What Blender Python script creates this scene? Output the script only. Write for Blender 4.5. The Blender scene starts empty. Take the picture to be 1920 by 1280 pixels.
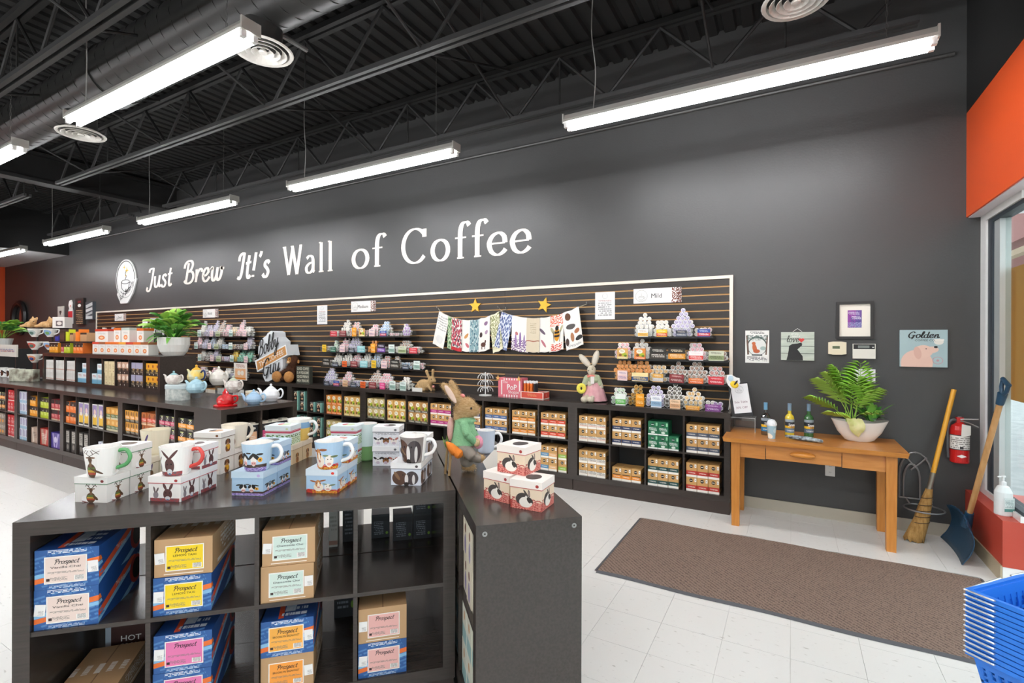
import bpy, math, random
from math import sin, cos, pi
from mathutils import Vector, Matrix
R = math.radians
random.seed(11)
S = bpy.context.scene
COL = S.collection

# ---------------------------------------------------------------- camera, world, exposure
cam = bpy.data.objects.new('camera', bpy.data.cameras.new('camera'))
COL.objects.link(cam)
cam.data.sensor_width = 36.0
cam.data.lens = 930.0 / 1920 * 36
cam.data.clip_start = 0.05
cam.data.clip_end = 200
cam.matrix_world = (Matrix.Translation((0, 0, 1.523)) @ Matrix.Rotation(R(29.4), 4, 'Z')
                    @ Matrix.Rotation(R(90), 4, 'X') @ Matrix.Rotation(R(0.2), 4, 'Z'))
S.camera = cam
world = bpy.data.worlds.new('overcast_sky')
S.world = world
world.use_nodes = True
world.node_tree.nodes['Background'].inputs['Color'].default_value = (0.88, 0.94, 1.0, 1)
world.node_tree.nodes['Background'].inputs['Strength'].default_value = 2.6
S.view_settings.view_transform = 'Standard'
S.view_settings.look = 'None'
S.view_settings.gamma = 1.0
S.view_settings.use_curve_mapping = False
S.view_settings.exposure = 0.35
TUBE_STRENGTH = 36.0

# ---------------------------------------------------------------- materials
def lin(h):
    if isinstance(h, str):
        h = tuple(int(h[i:i + 2], 16) / 255 for i in (0, 2, 4))
    return tuple(c / 12.92 if c <= .04045 else ((c + .055) / 1.055) ** 2.4 for c in h) + (1,)

MATS = {}
def mat(name, col='808080', rough=.5, metal=0, emit=0, noise=None, bump=None, spec=None, coat=0, scale3=None):
    """plain or noisy principled material; noise=(scale, second colour), bump=(scale, strength)"""
    if name in MATS:
        return MATS[name]
    m = bpy.data.materials.new(name); m.use_nodes = True
    nt = m.node_tree; b = nt.nodes['Principled BSDF']
    b.inputs['Base Color'].default_value = lin(col)
    b.inputs['Roughness'].default_value = rough
    b.inputs['Metallic'].default_value = metal
    if spec is not None:
        b.inputs['Specular IOR Level'].default_value = spec
    if coat:
        b.inputs['Coat Weight'].default_value = coat; b.inputs['Coat Roughness'].default_value = .12
    if emit:
        b.inputs['Emission Color'].default_value = lin(col); b.inputs['Emission Strength'].default_value = emit
    vec = None
    if noise or bump:
        tc = nt.nodes.new('ShaderNodeTexCoord'); vec = tc.outputs['Object']
        if scale3:
            mp = nt.nodes.new('ShaderNodeMapping'); mp.inputs['Scale'].default_value = scale3
            nt.links.new(vec, mp.inputs[0]); vec = mp.outputs[0]
    if noise:
        n = nt.nodes.new('ShaderNodeTexNoise'); n.inputs['Scale'].default_value = noise[0]; n.inputs['Detail'].default_value = 4
        nt.links.new(vec, n.inputs['Vector'])
        r = nt.nodes.new('ShaderNodeValToRGB')
        r.color_ramp.elements[0].position = .35; r.color_ramp.elements[1].position = .65
        r.color_ramp.elements[0].color = lin(col); r.color_ramp.elements[1].color = lin(noise[1])
        nt.links.new(n.outputs['Fac'], r.inputs[0]); nt.links.new(r.outputs[0], b.inputs['Base Color'])
    if bump:
        n = nt.nodes.new('ShaderNodeTexNoise'); n.inputs['Scale'].default_value = bump[0]; n.inputs['Detail'].default_value = 3
        nt.links.new(vec, n.inputs['Vector'])
        bp = nt.nodes.new('ShaderNodeBump'); bp.inputs['Strength'].default_value = bump[1]; bp.inputs['Distance'].default_value = .01
        nt.links.new(n.outputs['Fac'], bp.inputs['Height']); nt.links.new(bp.outputs[0], b.inputs['Normal'])
    MATS[name] = m
    return m

def clear_mat(name, tint='FFFFFF', gloss=.1, rough=.03):
    """clear acrylic or window glass: mostly transparent with a little gloss"""
    if name in MATS:
        return MATS[name]
    m = bpy.data.materials.new(name); m.use_nodes = True
    nt = m.node_tree; nt.nodes.clear()
    o = nt.nodes.new('ShaderNodeOutputMaterial'); t = nt.nodes.new('ShaderNodeBsdfTransparent')
    g = nt.nodes.new('ShaderNodeBsdfGlossy'); x = nt.nodes.new('ShaderNodeMixShader')
    t.inputs[0].default_value = lin(tint); g.inputs['Roughness'].default_value = rough
    x.inputs[0].default_value = gloss
    nt.links.new(t.outputs[0], x.inputs[1]); nt.links.new(g.outputs[0], x.inputs[2]); nt.links.new(x.outputs[0], o.inputs[0])
    MATS[name] = m
    return m

def _group(name, kind):
    g = bpy.data.node_groups.new(name, 'ShaderNodeTree')
    g.interface.new_socket('UV', in_out='INPUT', socket_type='NodeSocketVector')
    g.interface.new_socket('C', in_out='INPUT', socket_type='NodeSocketVector')
    g.interface.new_socket('H', in_out='INPUT', socket_type='NodeSocketVector')
    g.interface.new_socket('A', in_out='INPUT', socket_type='NodeSocketFloat')
    g.interface.new_socket('N', in_out='INPUT', socket_type='NodeSocketFloat')
    g.interface.new_socket('Mask', in_out='OUTPUT', socket_type='NodeSocketFloat')
    N, L = g.nodes, g.links
    gi = N.new('NodeGroupInput'); go = N.new('NodeGroupOutput')
    sub = N.new('ShaderNodeVectorMath'); sub.operation = 'SUBTRACT'
    L.new(gi.outputs['UV'], sub.inputs[0]); L.new(gi.outputs['C'], sub.inputs[1])
    rot = N.new('ShaderNodeVectorRotate'); rot.rotation_type = 'Z_AXIS'
    L.new(sub.outputs[0], rot.inputs['Vector']); L.new(gi.outputs['A'], rot.inputs['Angle'])
    div = N.new('ShaderNodeVectorMath'); div.operation = 'DIVIDE'
    L.new(rot.outputs[0], div.inputs[0]); L.new(gi.outputs['H'], div.inputs[1])
    lt = N.new('ShaderNodeMath'); lt.operation = 'LESS_THAN'; lt.inputs[1].default_value = 1
    if kind == 'ell':
        ln = N.new('ShaderNodeVectorMath'); ln.operation = 'LENGTH'
        L.new(div.outputs[0], ln.inputs[0]); L.new(ln.outputs['Value'], lt.inputs[0])
        L.new(lt.outputs[0], go.inputs[0])
        return g
    ab = N.new('ShaderNodeVectorMath'); ab.operation = 'ABSOLUTE'; L.new(div.outputs[0], ab.inputs[0])
    sp = N.new('ShaderNodeSeparateXYZ'); L.new(ab.outputs[0], sp.inputs[0])
    mx = N.new('ShaderNodeMath'); mx.operation = 'MAXIMUM'; L.new(sp.outputs[0], mx.inputs[0]); L.new(sp.outputs[1], mx.inputs[1])
    L.new(mx.outputs[0], lt.inputs[0])
    if kind == 'rect':
        L.new(lt.outputs[0], go.inputs[0])
        return g
    # rows of broken dashes that read as small print ('txt'), or speckles ('dot')
    s2 = N.new('ShaderNodeSeparateXYZ'); L.new(div.outputs[0], s2.inputs[0])
    if kind == 'txt':
        mul = N.new('ShaderNodeMath'); mul.operation = 'MULTIPLY'; L.new(s2.outputs[1], mul.inputs[0]); L.new(gi.outputs['N'], mul.inputs[1])
        fr = N.new('ShaderNodeMath'); fr.operation = 'FRACT'; L.new(mul.outputs[0], fr.inputs[0])
        row = N.new('ShaderNodeMath'); row.operation = 'LESS_THAN'; row.inputs[1].default_value = .5; L.new(fr.outputs[0], row.inputs[0])
        fl = N.new('ShaderNodeMath'); fl.operation = 'FLOOR'; L.new(mul.outputs[0], fl.inputs[0])
        cx = N.new('ShaderNodeCombineXYZ'); L.new(s2.outputs[0], cx.inputs[0]); L.new(fl.outputs[0], cx.inputs[1])
        mp = N.new('ShaderNodeVectorMath'); mp.operation = 'MULTIPLY'; mp.inputs[1].default_value = (7, 3.7, 1); L.new(cx.outputs[0], mp.inputs[0])
        no = N.new('ShaderNodeTexNoise'); no.inputs['Scale'].default_value = 1; no.inputs['Detail'].default_value = 1
        L.new(mp.outputs[0], no.inputs['Vector'])
        gt = N.new('ShaderNodeMath'); gt.operation = 'GREATER_THAN'; gt.inputs[1].default_value = .44; L.new(no.outputs['Fac'], gt.inputs[0])
        m1 = N.new('ShaderNodeMath'); m1.operation = 'MULTIPLY'; L.new(row.outputs[0], m1.inputs[0]); L.new(gt.outputs[0], m1.inputs[1])
    else:
        no = N.new('ShaderNodeTexVoronoi'); no.voronoi_dimensions = '2D'; L.new(div.outputs[0], no.inputs['Vector']); L.new(gi.outputs['N'], no.inputs['Scale'])
        m1 = N.new('ShaderNodeMath'); m1.operation = 'LESS_THAN'; m1.inputs[1].default_value = .42; L.new(no.outputs['Distance'], m1.inputs[0])
    m2 = N.new('ShaderNodeMath'); m2.operation = 'MULTIPLY'; L.new(m1.outputs[0], m2.inputs[0]); L.new(lt.outputs[0], m2.inputs[1])
    L.new(m2.outputs[0], go.inputs[0])
    return g
GROUPS = {k: _group('print_' + k, k) for k in ('rect', 'ell', 'txt', 'dot')}

def pmat(name, base, shapes=(), rough=.45):
    """printed surface: flat shapes over a base colour, drawn in the thing's own UV space
    shape = (kind, u, v, half_u, half_v, colour[, angle_deg[, rows]])"""
    if name in MATS:
        return MATS[name]
    m = bpy.data.materials.new(name); m.use_nodes = True
    nt = m.node_tree; b = nt.nodes['Principled BSDF']; b.inputs['Roughness'].default_value = rough
    uv = nt.nodes.new('ShaderNodeUVMap')
    prev = None
    for s in shapes:
        kind, u, v, hu, hv, col = s[:6]
        g = nt.nodes.new('ShaderNodeGroup'); g.node_tree = GROUPS[kind]
        nt.links.new(uv.outputs[0], g.inputs['UV'])
        g.inputs['C'].default_value = (u, v, 0); g.inputs['H'].default_value = (hu, hv, 1)
        g.inputs['A'].default_value = R(-s[6]) if len(s) > 6 else 0
        g.inputs['N'].default_value = s[7] if len(s) > 7 else 3
        x = nt.nodes.new('ShaderNodeMix'); x.data_type = 'RGBA'
        nt.links.new(g.outputs[0], x.inputs[0])
        if prev is None:
            x.inputs[6].default_value = lin(base)
        else:
            nt.links.new(prev, x.inputs[6])
        x.inputs[7].default_value = lin(col)
        prev = x.outputs[2]
    if prev is None:
        b.inputs['Base Color'].default_value = lin(base)
    else:
        nt.links.new(prev, b.inputs['Base Color'])
    MATS[name] = m
    return m

# ---------------------------------------------------------------- mesh builder
class B:
    def __init__(s):
        s.v, s.f, s.m, s.u, s.T = [], [], [], [], None
    def add(s, vs, fs, m=0, uvs=None):
        o = len(s.v)
        s.v += [tuple(s.T @ Vector(p)) for p in vs] if s.T else [tuple(p) for p in vs]
        for i, f in enumerate(fs):
            s.f.append(tuple(o + k for k in f)); s.m.append(m)
            s.u.append(uvs[i] if uvs else None)
        return s
    def box(s, x0, x1, y0, y1, z0, z1, m=0):
        """front (-y) has uv 0..1, +x side u 1..2, back u 2..3, -x side u -1..0, top v 1..2, bottom v -1..0"""
        vs = [(x0, y0, z0), (x1, y0, z0), (x1, y1, z0), (x0, y1, z0), (x0, y0, z1), (x1, y0, z1), (x1, y1, z1), (x0, y1, z1)]
        fs = [(0, 1, 5, 4), (1, 2, 6, 5), (2, 3, 7, 6), (3, 0, 4, 7), (4, 5, 6, 7), (3, 2, 1, 0)]
        q = lambda a, c: [(a, c), (a + 1, c), (a + 1, c + 1), (a, c + 1)]
        return s.add(vs, fs, m, [q(0, 0), q(1, 0), q(2, 0), q(-1, 0), q(0, 1), q(0, -1)])
    def frustum(s, w0, d0, w1, d1, z0, z1, m=0, cx=0, cy=0):
        vs = [(cx - w0 / 2, cy - d0 / 2, z0), (cx + w0 / 2, cy - d0 / 2, z0), (cx + w0 / 2, cy + d0 / 2, z0), (cx - w0 / 2, cy + d0 / 2, z0),
              (cx - w1 / 2, cy - d1 / 2, z1), (cx + w1 / 2, cy - d1 / 2, z1), (cx + w1 / 2, cy + d1 / 2, z1), (cx - w1 / 2, cy + d1 / 2, z1)]
        return s.add(vs, [(0, 1, 5, 4), (1, 2, 6, 5), (2, 3, 7, 6), (3, 0, 4, 7), (4, 5, 6, 7), (3, 2, 1, 0)], m)
    def lathe(s, prof, n=20, m=0, c=(0, 0), ms=None):
        """prof = [(r, z)], bottom to top; u runs round from +y through -x, 0.5 at the front (-y); v from 0 to 1 over the first rising run"""
        vs, fs, us, mm = [], [], [], []
        zs = [p[1] for p in prof]; z0, z1 = min(zs), max(zs); top = zs.index(z1)
        for k, (r, z) in enumerate(prof):
            for i in range(n):
                a = pi / 2 + 2 * pi * i / n
                vs.append((c[0] + r * cos(a), c[1] + r * sin(a), z))
        for k in range(len(prof) - 1):
            va, vb = ((zs[k] - z0) / (z1 - z0 + 1e-9), (zs[k + 1] - z0) / (z1 - z0 + 1e-9)) if k < top else (5, 5)
            for i in range(n):
                j = (i + 1) % n
                s.add([vs[k * n + i], vs[k * n + j], vs[(k + 1) * n + j], vs[(k + 1) * n + i]], [(0, 1, 2, 3)],
                      ms[k] if ms else m, [[(i / n, va), ((i + 1) / n, va), ((i + 1) / n, vb), (i / n, vb)]])
        return s
    def tube(s, pts, r, n=8, m=0, closed=False, caps=True):
        pts = [Vector(p) for p in pts]; k = len(pts)
        rr = r if isinstance(r, (list, tuple)) else [r] * k
        rings, up = [], None
        for i in range(k):
            a = pts[(i - 1) % k] if (i > 0 or closed) else pts[i]
            c = pts[(i + 1) % k] if (i < k - 1 or closed) else pts[i]
            d = (c - a)
            d = d.normalized() if d.length > 1e-9 else Vector((0, 0, 1))
            if up is None:
                up = Vector((0, 0, 1)) if abs(d.z) < .9 else Vector((1, 0, 0))
            x = d.cross(up).normalized(); y = x.cross(d).normalized(); up = y
            rings.append([pts[i] + (x * cos(2 * pi * j / n) + y * sin(2 * pi * j / n)) * rr[i] for j in range(n)])
        vs = [p for g in rings for p in g]; fs = []
        for i in range(k if closed else k - 1):
            q = (i + 1) % k
            for j in range(n):
                l = (j + 1) % n
                fs.append((i * n + j, q * n + j, q * n + l, i * n + l))
        if caps and not closed:
            fs += [tuple(range(n)), tuple(range((k - 1) * n, k * n))[::-1]]
        return s.add(vs, fs, m)
    def ell(s, c, r, n=14, k=9, m=0, rot=None):
        vs, fs = [], []
        for i in range(k + 1):
            t = pi * i / k
            for j in range(n):
                a = 2 * pi * j / n
                p = Vector((r[0] * sin(t) * cos(a), r[1] * sin(t) * sin(a), -r[2] * cos(t)))
                if rot:
                    p = rot @ p
                vs.append(p + Vector(c))
        for i in range(k):
            for j in range(n):
                l = (j + 1) % n
                fs.append((i * n + j, i * n + l, (i + 1) * n + l, (i + 1) * n + j))
        return s.add(vs, fs, m)
    def prism(s, poly, y0, y1, m=0, mside=None):
        """polygon in xz, extruded from y0 (front) to y1; front uv spans its bounding box"""
        n = len(poly)
        xs = [p[0] for p in poly]; zs = [p[1] for p in poly]
        uvp = [((p[0] - min(xs)) / (max(xs) - min(xs) + 1e-9), (p[1] - min(zs)) / (max(zs) - min(zs) + 1e-9)) for p in poly]
        vs = [(x, y0, z) for x, z in poly] + [(x, y1, z) for x, z in poly]
        s.add(vs, [tuple(range(n)), tuple(range(2 * n - 1, n - 1, -1))], m, [uvp, [(9, 9)] * n])
        s.add(vs, [(i, n + i, n + (i + 1) % n, (i + 1) % n) for i in range(n)], m if mside is None else mside)
        return s
    def mesh(s, name, mats, smooth=False):
        me = bpy.data.meshes.new(name)
        me.from_pydata(s.v, [], s.f)
        for k in (mats if isinstance(mats, (list, tuple)) else [mats]):
            me.materials.append(k)
        me.polygons.foreach_set('material_index', s.m)
        if any(u is not None for u in s.u):
            ul = me.uv_layers.new(name='UVMap'); buf = []
            for f, u in zip(s.f, s.u):
                for k in range(len(f)):
                    buf += list(u[k]) if u else [9, 9]
            ul.data.foreach_set('uv', buf)
        if smooth:
            me.polygons.foreach_set('use_smooth', [True] * len(s.f))
            if smooth != 'all':
                try:
                    me.set_sharp_from_angle(angle=R(40))
                except Exception:
                    pass
        me.update()
        return me
    def obj(s, name, mats, parent=None, loc=(0, 0, 0), rz=0, smooth=False):
        return link(name, s.mesh(name, mats, smooth), parent, loc, rz)

def link(name, me, parent=None, loc=(0, 0, 0), rz=0, rot=None):
    o = bpy.data.objects.new(name, me); COL.objects.link(o)
    o.location = loc
    o.rotation_euler = rot if rot else (0, 0, rz)
    if parent:
        o.parent = parent
    return o
def tag(o, label, cat, group=None, kind=None):
    o['label'] = label; o['category'] = cat
    if group:
        o['group'] = group
    if kind:
        o['kind'] = kind
    return o
def thing(name, label, cat, loc=(0, 0, 0), rz=0, group=None, rot=None):
    o = bpy.data.objects.new(name, None); COL.objects.link(o)
    o.empty_display_size = .05
    o.location = loc; o.rotation_euler = rot if rot else (0, 0, rz)
    return tag(o, label, cat, group)
def struct(o, label=None):
    o['kind'] = 'structure'
    if label:
        o['label'] = label
    return o
def bx(*a):
    return B().box(*a)
def crom(pts, k=6):
    """smooth curve through points (tuples of any length)"""
    out = []; n = len(pts)
    for i in range(n - 1):
        p0, p1, p2, p3 = pts[max(i - 1, 0)], pts[i], pts[i + 1], pts[min(i + 2, n - 1)]
        for j in range(k):
            t = j / k
            out.append(tuple(.5 * (2 * b + (c - a) * t + (2 * a - 5 * b + 4 * c - d) * t * t + (3 * b - a - 3 * c + d) * t ** 3)
                             for a, b, c, d in zip(p0, p1, p2, p3)))
    return out + [tuple(pts[-1])]

# ---------------------------------------------------------------- lettering
TXT = {}
def text_mesh(s, h, m, shear=0, off=0, width=None, ext=.0006):
    """one line of print, letters h tall, centred on its own middle, in the xz plane facing -y"""
    key = (s, h, m.name, shear, off, width)
    if key in TXT:
        return TXT[key]
    cu = bpy.data.curves.new('t', 'FONT'); cu.body = s; cu.size = 1; cu.shear = shear; cu.offset = off
    cu.resolution_u = 2; cu.fill_mode = 'FRONT'
    o = bpy.data.objects.new('t', cu)
    me = bpy.data.meshes.new_from_object(o)
    vs = [v.co.copy() for v in me.vertices]
    x0, x1 = min(v.x for v in vs), max(v.x for v in vs); y0, y1 = min(v.y for v in vs), max(v.y for v in vs)
    k = h / .72; kx = k if not width else width / (x1 - x0)
    for v in me.vertices:
        v.co = ((v.co.x - (x0 + x1) / 2) * kx, -ext, (v.co.y - .36) * k)
    me.materials.clear(); me.materials.append(m); me.name = 'lettering'
    me.polygons.foreach_set('material_index', [0] * len(me.polygons))
    bpy.data.objects.remove(o); bpy.data.curves.remove(cu)
    TXT[key] = me
    return me

_c = lambda cx, cy, rx, ry, a0=90, a1=450, n=14: [(cx + rx * cos(R(a0 + (a1 - a0) * i / n)), cy + ry * sin(R(a0 + (a1 - a0) * i / n))) for i in range(n + 1)]
SERIF = {
 'W': (1.12, ['|', [(.06, 1), (.3, 0)], [(.3, 0), (.53, .96)], [(.51, 1), (.76, 0)], [(.76, 0), (.98, 1)], [(-.04, 1), (.16, 1)], [(.42, 1), (.58, 1)], [(.9, 1), (1.06, 1)]]),
 'a': (.56, [[(.06, .5), (.2, .59), (.36, .53), (.4, .35), (.4, .1), (.47, .02)], [(.4, .36), (.2, .32), (.05, .2), (.07, .05), (.2, 0), (.33, .06), (.4, .17)]]),
 'l': (.34, ['|', [(.14, 1), (.14, 0)], [(.02, 1), (.14, 1)], [(.02, .01), (.27, .01)]]),
 'o': (.68, [_c(.3, .29, .27, .3)]),
 'f': (.46, [[(.5, .9), (.42, 1), (.28, .97), (.21, .8), (.2, .5), (.2, 0)], '|', [(.03, .58), (.4, .58)], [(.1, .01), (.33, .01)]]),
 'C': (.98, [_c(.46, .5, .44, .51, 42, 322), '|', [(.81, .98), (.81, .74)]]),
 'e': (.6, [[(.03, .3), (.16, .31), (.3, .31), (.5, .31)], [(.5, .31), (.48, .47), (.38, .57), (.27, .59), (.12, .52), (.03, .38), (.02, .26), (.08, .1), (.2, .01), (.33, 0), (.46, .07), (.52, .14)]]),
}
SCRIPT = {
 'J': (.62, [[(.16, .8), (.2, .95), (.36, 1), (.56, .98)], [(.5, 1), (.46, .6), (.4, .2), (.32, -.1), (.18, -.2), (.05, -.12), (.1, .02)]]),
 'u': (.58, [[(.04, .58), (.05, .25), (.1, .04), (.22, 0), (.34, .14), (.4, .4), (.42, .6)], [(.42, .6), (.4, .2), (.46, .02), (.56, .1)]]),
 's': (.46, [[(.38, .5), (.28, .61), (.14, .55), (.13, .42), (.27, .3), (.35, .16), (.27, 0), (.12, -.01), (.02, .1)]]),
 't': (.44, [[(.22, .92), (.17, .5), (.16, .14), (.24, 0), (.38, .1)], [(.03, .6), (.2, .62), (.38, .64)]]),
 'B': (.78, [[(.27, .94), (.23, .5), (.18, 0)], [(.02, .7), (.06, .9), (.24, 1.03), (.48, 1.0), (.56, .82), (.45, .6), (.27, .52)], [(.27, .52), (.52, .52), (.65, .34), (.6, .1), (.4, -.02), (.2, 0), (.06, .12)]]),
 'r': (.46, [[(.05, .6), (.08, .3), (.06, 0)], [(.08, .25), (.16, .46), (.28, .6), (.4, .55), (.4, .45)]]),
 'e': (.5, [[(.05, .25), (.22, .28), (.36, .42), (.3, .59), (.16, .57), (.05, .38), (.06, .14), (.18, 0), (.34, .04), (.46, .2)]]),
 'w': (.82, [[(.02, .5), (.1, .6), (.1, .25), (.16, .03), (.28, .02), (.38, .25), (.41, .58)], [(.4, .5), (.4, .15), (.5, 0), (.62, .12), (.68, .4), (.62, .58), (.7, .5), (.82, .52)]]),
 'I': (.5, [[(.06, .72), (.1, .92), (.26, 1.02), (.46, .98)], [(.38, 1), (.33, .6), (.27, .2), (.16, 0), (.02, .06)]]),
 '!': (.4, [[(.2, 1), (.16, .6), (.12, .28)], [(.1, .1), (.1, .06), (.1, .02)]]),
 "'": (.3, [[(.14, 1.02), (.12, .92), (.05, .8)]]),
 'o': (.52, [_c(.24, .29, .2, .3, 60, 440), [(.36, .52), (.44, .42), (.56, .5)]]),
 'b': (.52, [[(.02, .2), (.2, .6), (.28, .95), (.18, 1.05), (.1, .8), (.08, .3), (.14, .02), (.3, .04), (.4, .28), (.34, .5), (.5, .52)]]),
 'y': (.6, [[(.04, .55), (.06, .25), (.16, .05), (.3, .18), (.4, .56)], [(.4, .56), (.36, .0), (.26, -.4), (.1, -.44), (.08, -.24), (.3, .0), (.6, .2)]]),
 'G': (.85, [[(.66, .82), (.5, 1), (.28, .92), (.1, .6), (.1, .25), (.26, .0), (.5, .06), (.62, .4)], [(.36, .42), (.62, .44), (.8, .4)], [(.64, .42), (.6, .1), (.46, -.22)]]),
 'l': (.34, [[(.02, .15), (.2, .6), (.26, .95), (.16, 1.02), (.1, .7), (.1, .15), (.2, .0), (.34, .12)]]),
 'v': (.56, [[(.04, .55), (.12, .56), (.16, .2), (.22, 0), (.34, .25), (.42, .56), (.56, .52)]]),
 'd': (.56, [_c(.2, .27, .18, .27, 40, 400), [(.42, 1), (.38, .5), (.38, .1), (.46, 0), (.56, .1)]]),
 'n': (.6, [[(.04, .55), (.08, .3), (.06, 0)], [(.08, .25), (.2, .52), (.34, .56), (.38, .3), (.4, .04), (.5, .02), (.6, .14)]]),
 'P': (.66, [[(.26, .94), (.2, .4), (.12, -.05)], [(.02, .7), (.1, .92), (.34, 1.02), (.58, .88), (.54, .6), (.34, .44), (.2, .5)]]),
 'p': (.56, [[(.08, .55), (.06, 0), (.0, -.4)], [(.08, .3), (.22, .56), (.4, .45), (.38, .1), (.2, .0), (.08, .12)], [(.38, .1), (.56, .16)]]),
 'c': (.46, [[(.38, .46), (.26, .57), (.1, .45), (.05, .22), (.15, .02), (.3, .02), (.46, .18)]]),
 'T': (.62, [[(.0, .8), (.1, .98), (.35, .95), (.68, 1.02)], [(.38, .96), (.32, .4), (.2, 0), (.08, .02)]]),
 'i': (.26, [[(.06, .55), (.06, .15), (.14, 0), (.26, .12)], [(.1, .8), (.11, .82), (.12, .84)]]),
 'a': (.52, [_c(.2, .27, .18, .27, 40, 400), [(.38, .5), (.37, .1), (.44, 0), (.52, .1)]]),
 '&': (.6, [[(.55, .1), (.35, .4), (.15, .75), (.28, 1.0), (.42, .8), (.15, .4), (.05, .15), (.25, -.02), (.5, .3)]]),
}
def glyph(font, ch, w, contrast, shear=0):
    """[(verts, faces)] of one letter as flat ribbons; pen contrast: upright strokes wide, level ones thin"""
    adv, items = font[ch]; out = []; straight = False
    for it in items:
        if it == '|':
            straight = True; continue
        p = it if straight else crom(it, 5 if len(it) < 10 else 2)
        n = len(p); L = []; Rr = []
        for i in range(n):
            a, c = p[max(i - 1, 0)], p[min(i + 1, n - 1)]
            dx, dy = c[0] - a[0], c[1] - a[1]; l = math.hypot(dx, dy) or 1
            ww = w * (contrast + (1 - contrast) * abs(dy) / l) / 2
            nx, ny = -dy / l * ww, dx / l * ww
            x, y = p[i]
            L.append((x + nx + (y + ny) * shear, y + ny)); Rr.append((x - nx + (y - ny) * shear, y - ny))
        out.append((L, Rr))
    return adv, out
def word(parent, font, s, x0, x1, z0, h, m, w=.13, contrast=.4, shear=0, name='letter', y=0, gap=0, thick=.003, joined=False, slope=0):
    """letters of a stroke font fitted between x0 and x1, baseline z0, cap height h; each letter a part"""
    tot = sum(font[c][0] + gap for c in s if c != ' ') + .35 * s.count(' ')
    k = (x1 - x0) / tot; cx = 0; bb = B()
    for ch in s:
        if ch == ' ':
            cx += .35; continue
        adv, strokes = glyph(font, ch, w, contrast, shear)
        b = bb if joined else B(); layer = 0
        for L, Rr in strokes:
            n = len(L); vs = []; yy = y - layer * .0004; layer += 1
            for (a, c) in zip(L, Rr):
                for q in (a, c):
                    px = x0 + (cx + q[0]) * k
                    vs.append((px, yy - thick, z0 + q[1] * h + slope * (px - x0)))
            vs += [(vx, y, vz) for vx, _, vz in vs]
            o = 2 * n
            fs = [(2 * i, 2 * i + 1, 2 * i + 3, 2 * i + 2) for i in range(n - 1)]
            fs += [(2 * i, 2 * i + 2, o + 2 * i + 2, o + 2 * i) for i in range(n - 1)] + [(2 * i + 3, 2 * i + 1, o + 2 * i + 1, o + 2 * i + 3) for i in range(n - 1)]
            b.add(vs, fs)
        if not joined:
            b.obj(name, m, parent)
        cx += adv + gap
    if joined:
        return bb.obj(name, m, parent)
def put_text(parent, s, h, m, x, y, z, rz=0, shear=0, off=0, width=None, name='lettering', rot=None):
    return link(name, text_mesh(s, h, m, shear, off, width), parent, (x, y, z), rz, rot)
# ================================================================ the room
BLACKWALL = mat('black_wall_paint', '444444', .42, bump=(60, .08), spec=.5)
DARK = mat('black_ceiling_paint', '202020', .6)
DECK = mat('black_deck_paint', '151515', .75)
ORANGE = mat('orange_wall_paint', 'E2551F', .5, bump=(80, .05))
RED = mat('red_ledge_paint', 'B8402F', .4, noise=(3, 'BE4A39'))
WHITE = mat('white_enamel', 'EDEDEB', .4)
OFFWHITE = mat('off_white', 'E4E1DA', .5)
STEELGREY = mat('grey_vinyl_base', 'B9B2A2', .45)
TAN = mat('raw_fibreboard', 'E3B176', .7)
SLAT = mat('espresso_laminate', '2E2824', .38, noise=(14, '352E29'), scale3=(.4, 4, 6))
CREAM = mat('cream_trim_paint', 'E9DFD0', .5)
GREYMETAL = mat('grey_metal', '9B9B98', .35, .8)
BLACKP = mat('black_plastic', '1C1C1D', .4)
WALNUT = mat('black_brown_foil', '352F2B', .27, noise=(9, '3D3632'), scale3=(1, 14, 14), coat=.15)
INK = mat('black_ink', '222222', .6)
GREYINK = mat('grey_ink', '77797B', .6)
WHITEINK = mat('white_ink', 'F2F0EC', .55)
CLEAR = clear_mat('clear_acrylic', 'FAFBFB', .06, .04)
GLASS = clear_mat('window_glass', 'F0F5F4', .07, .01)

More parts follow.
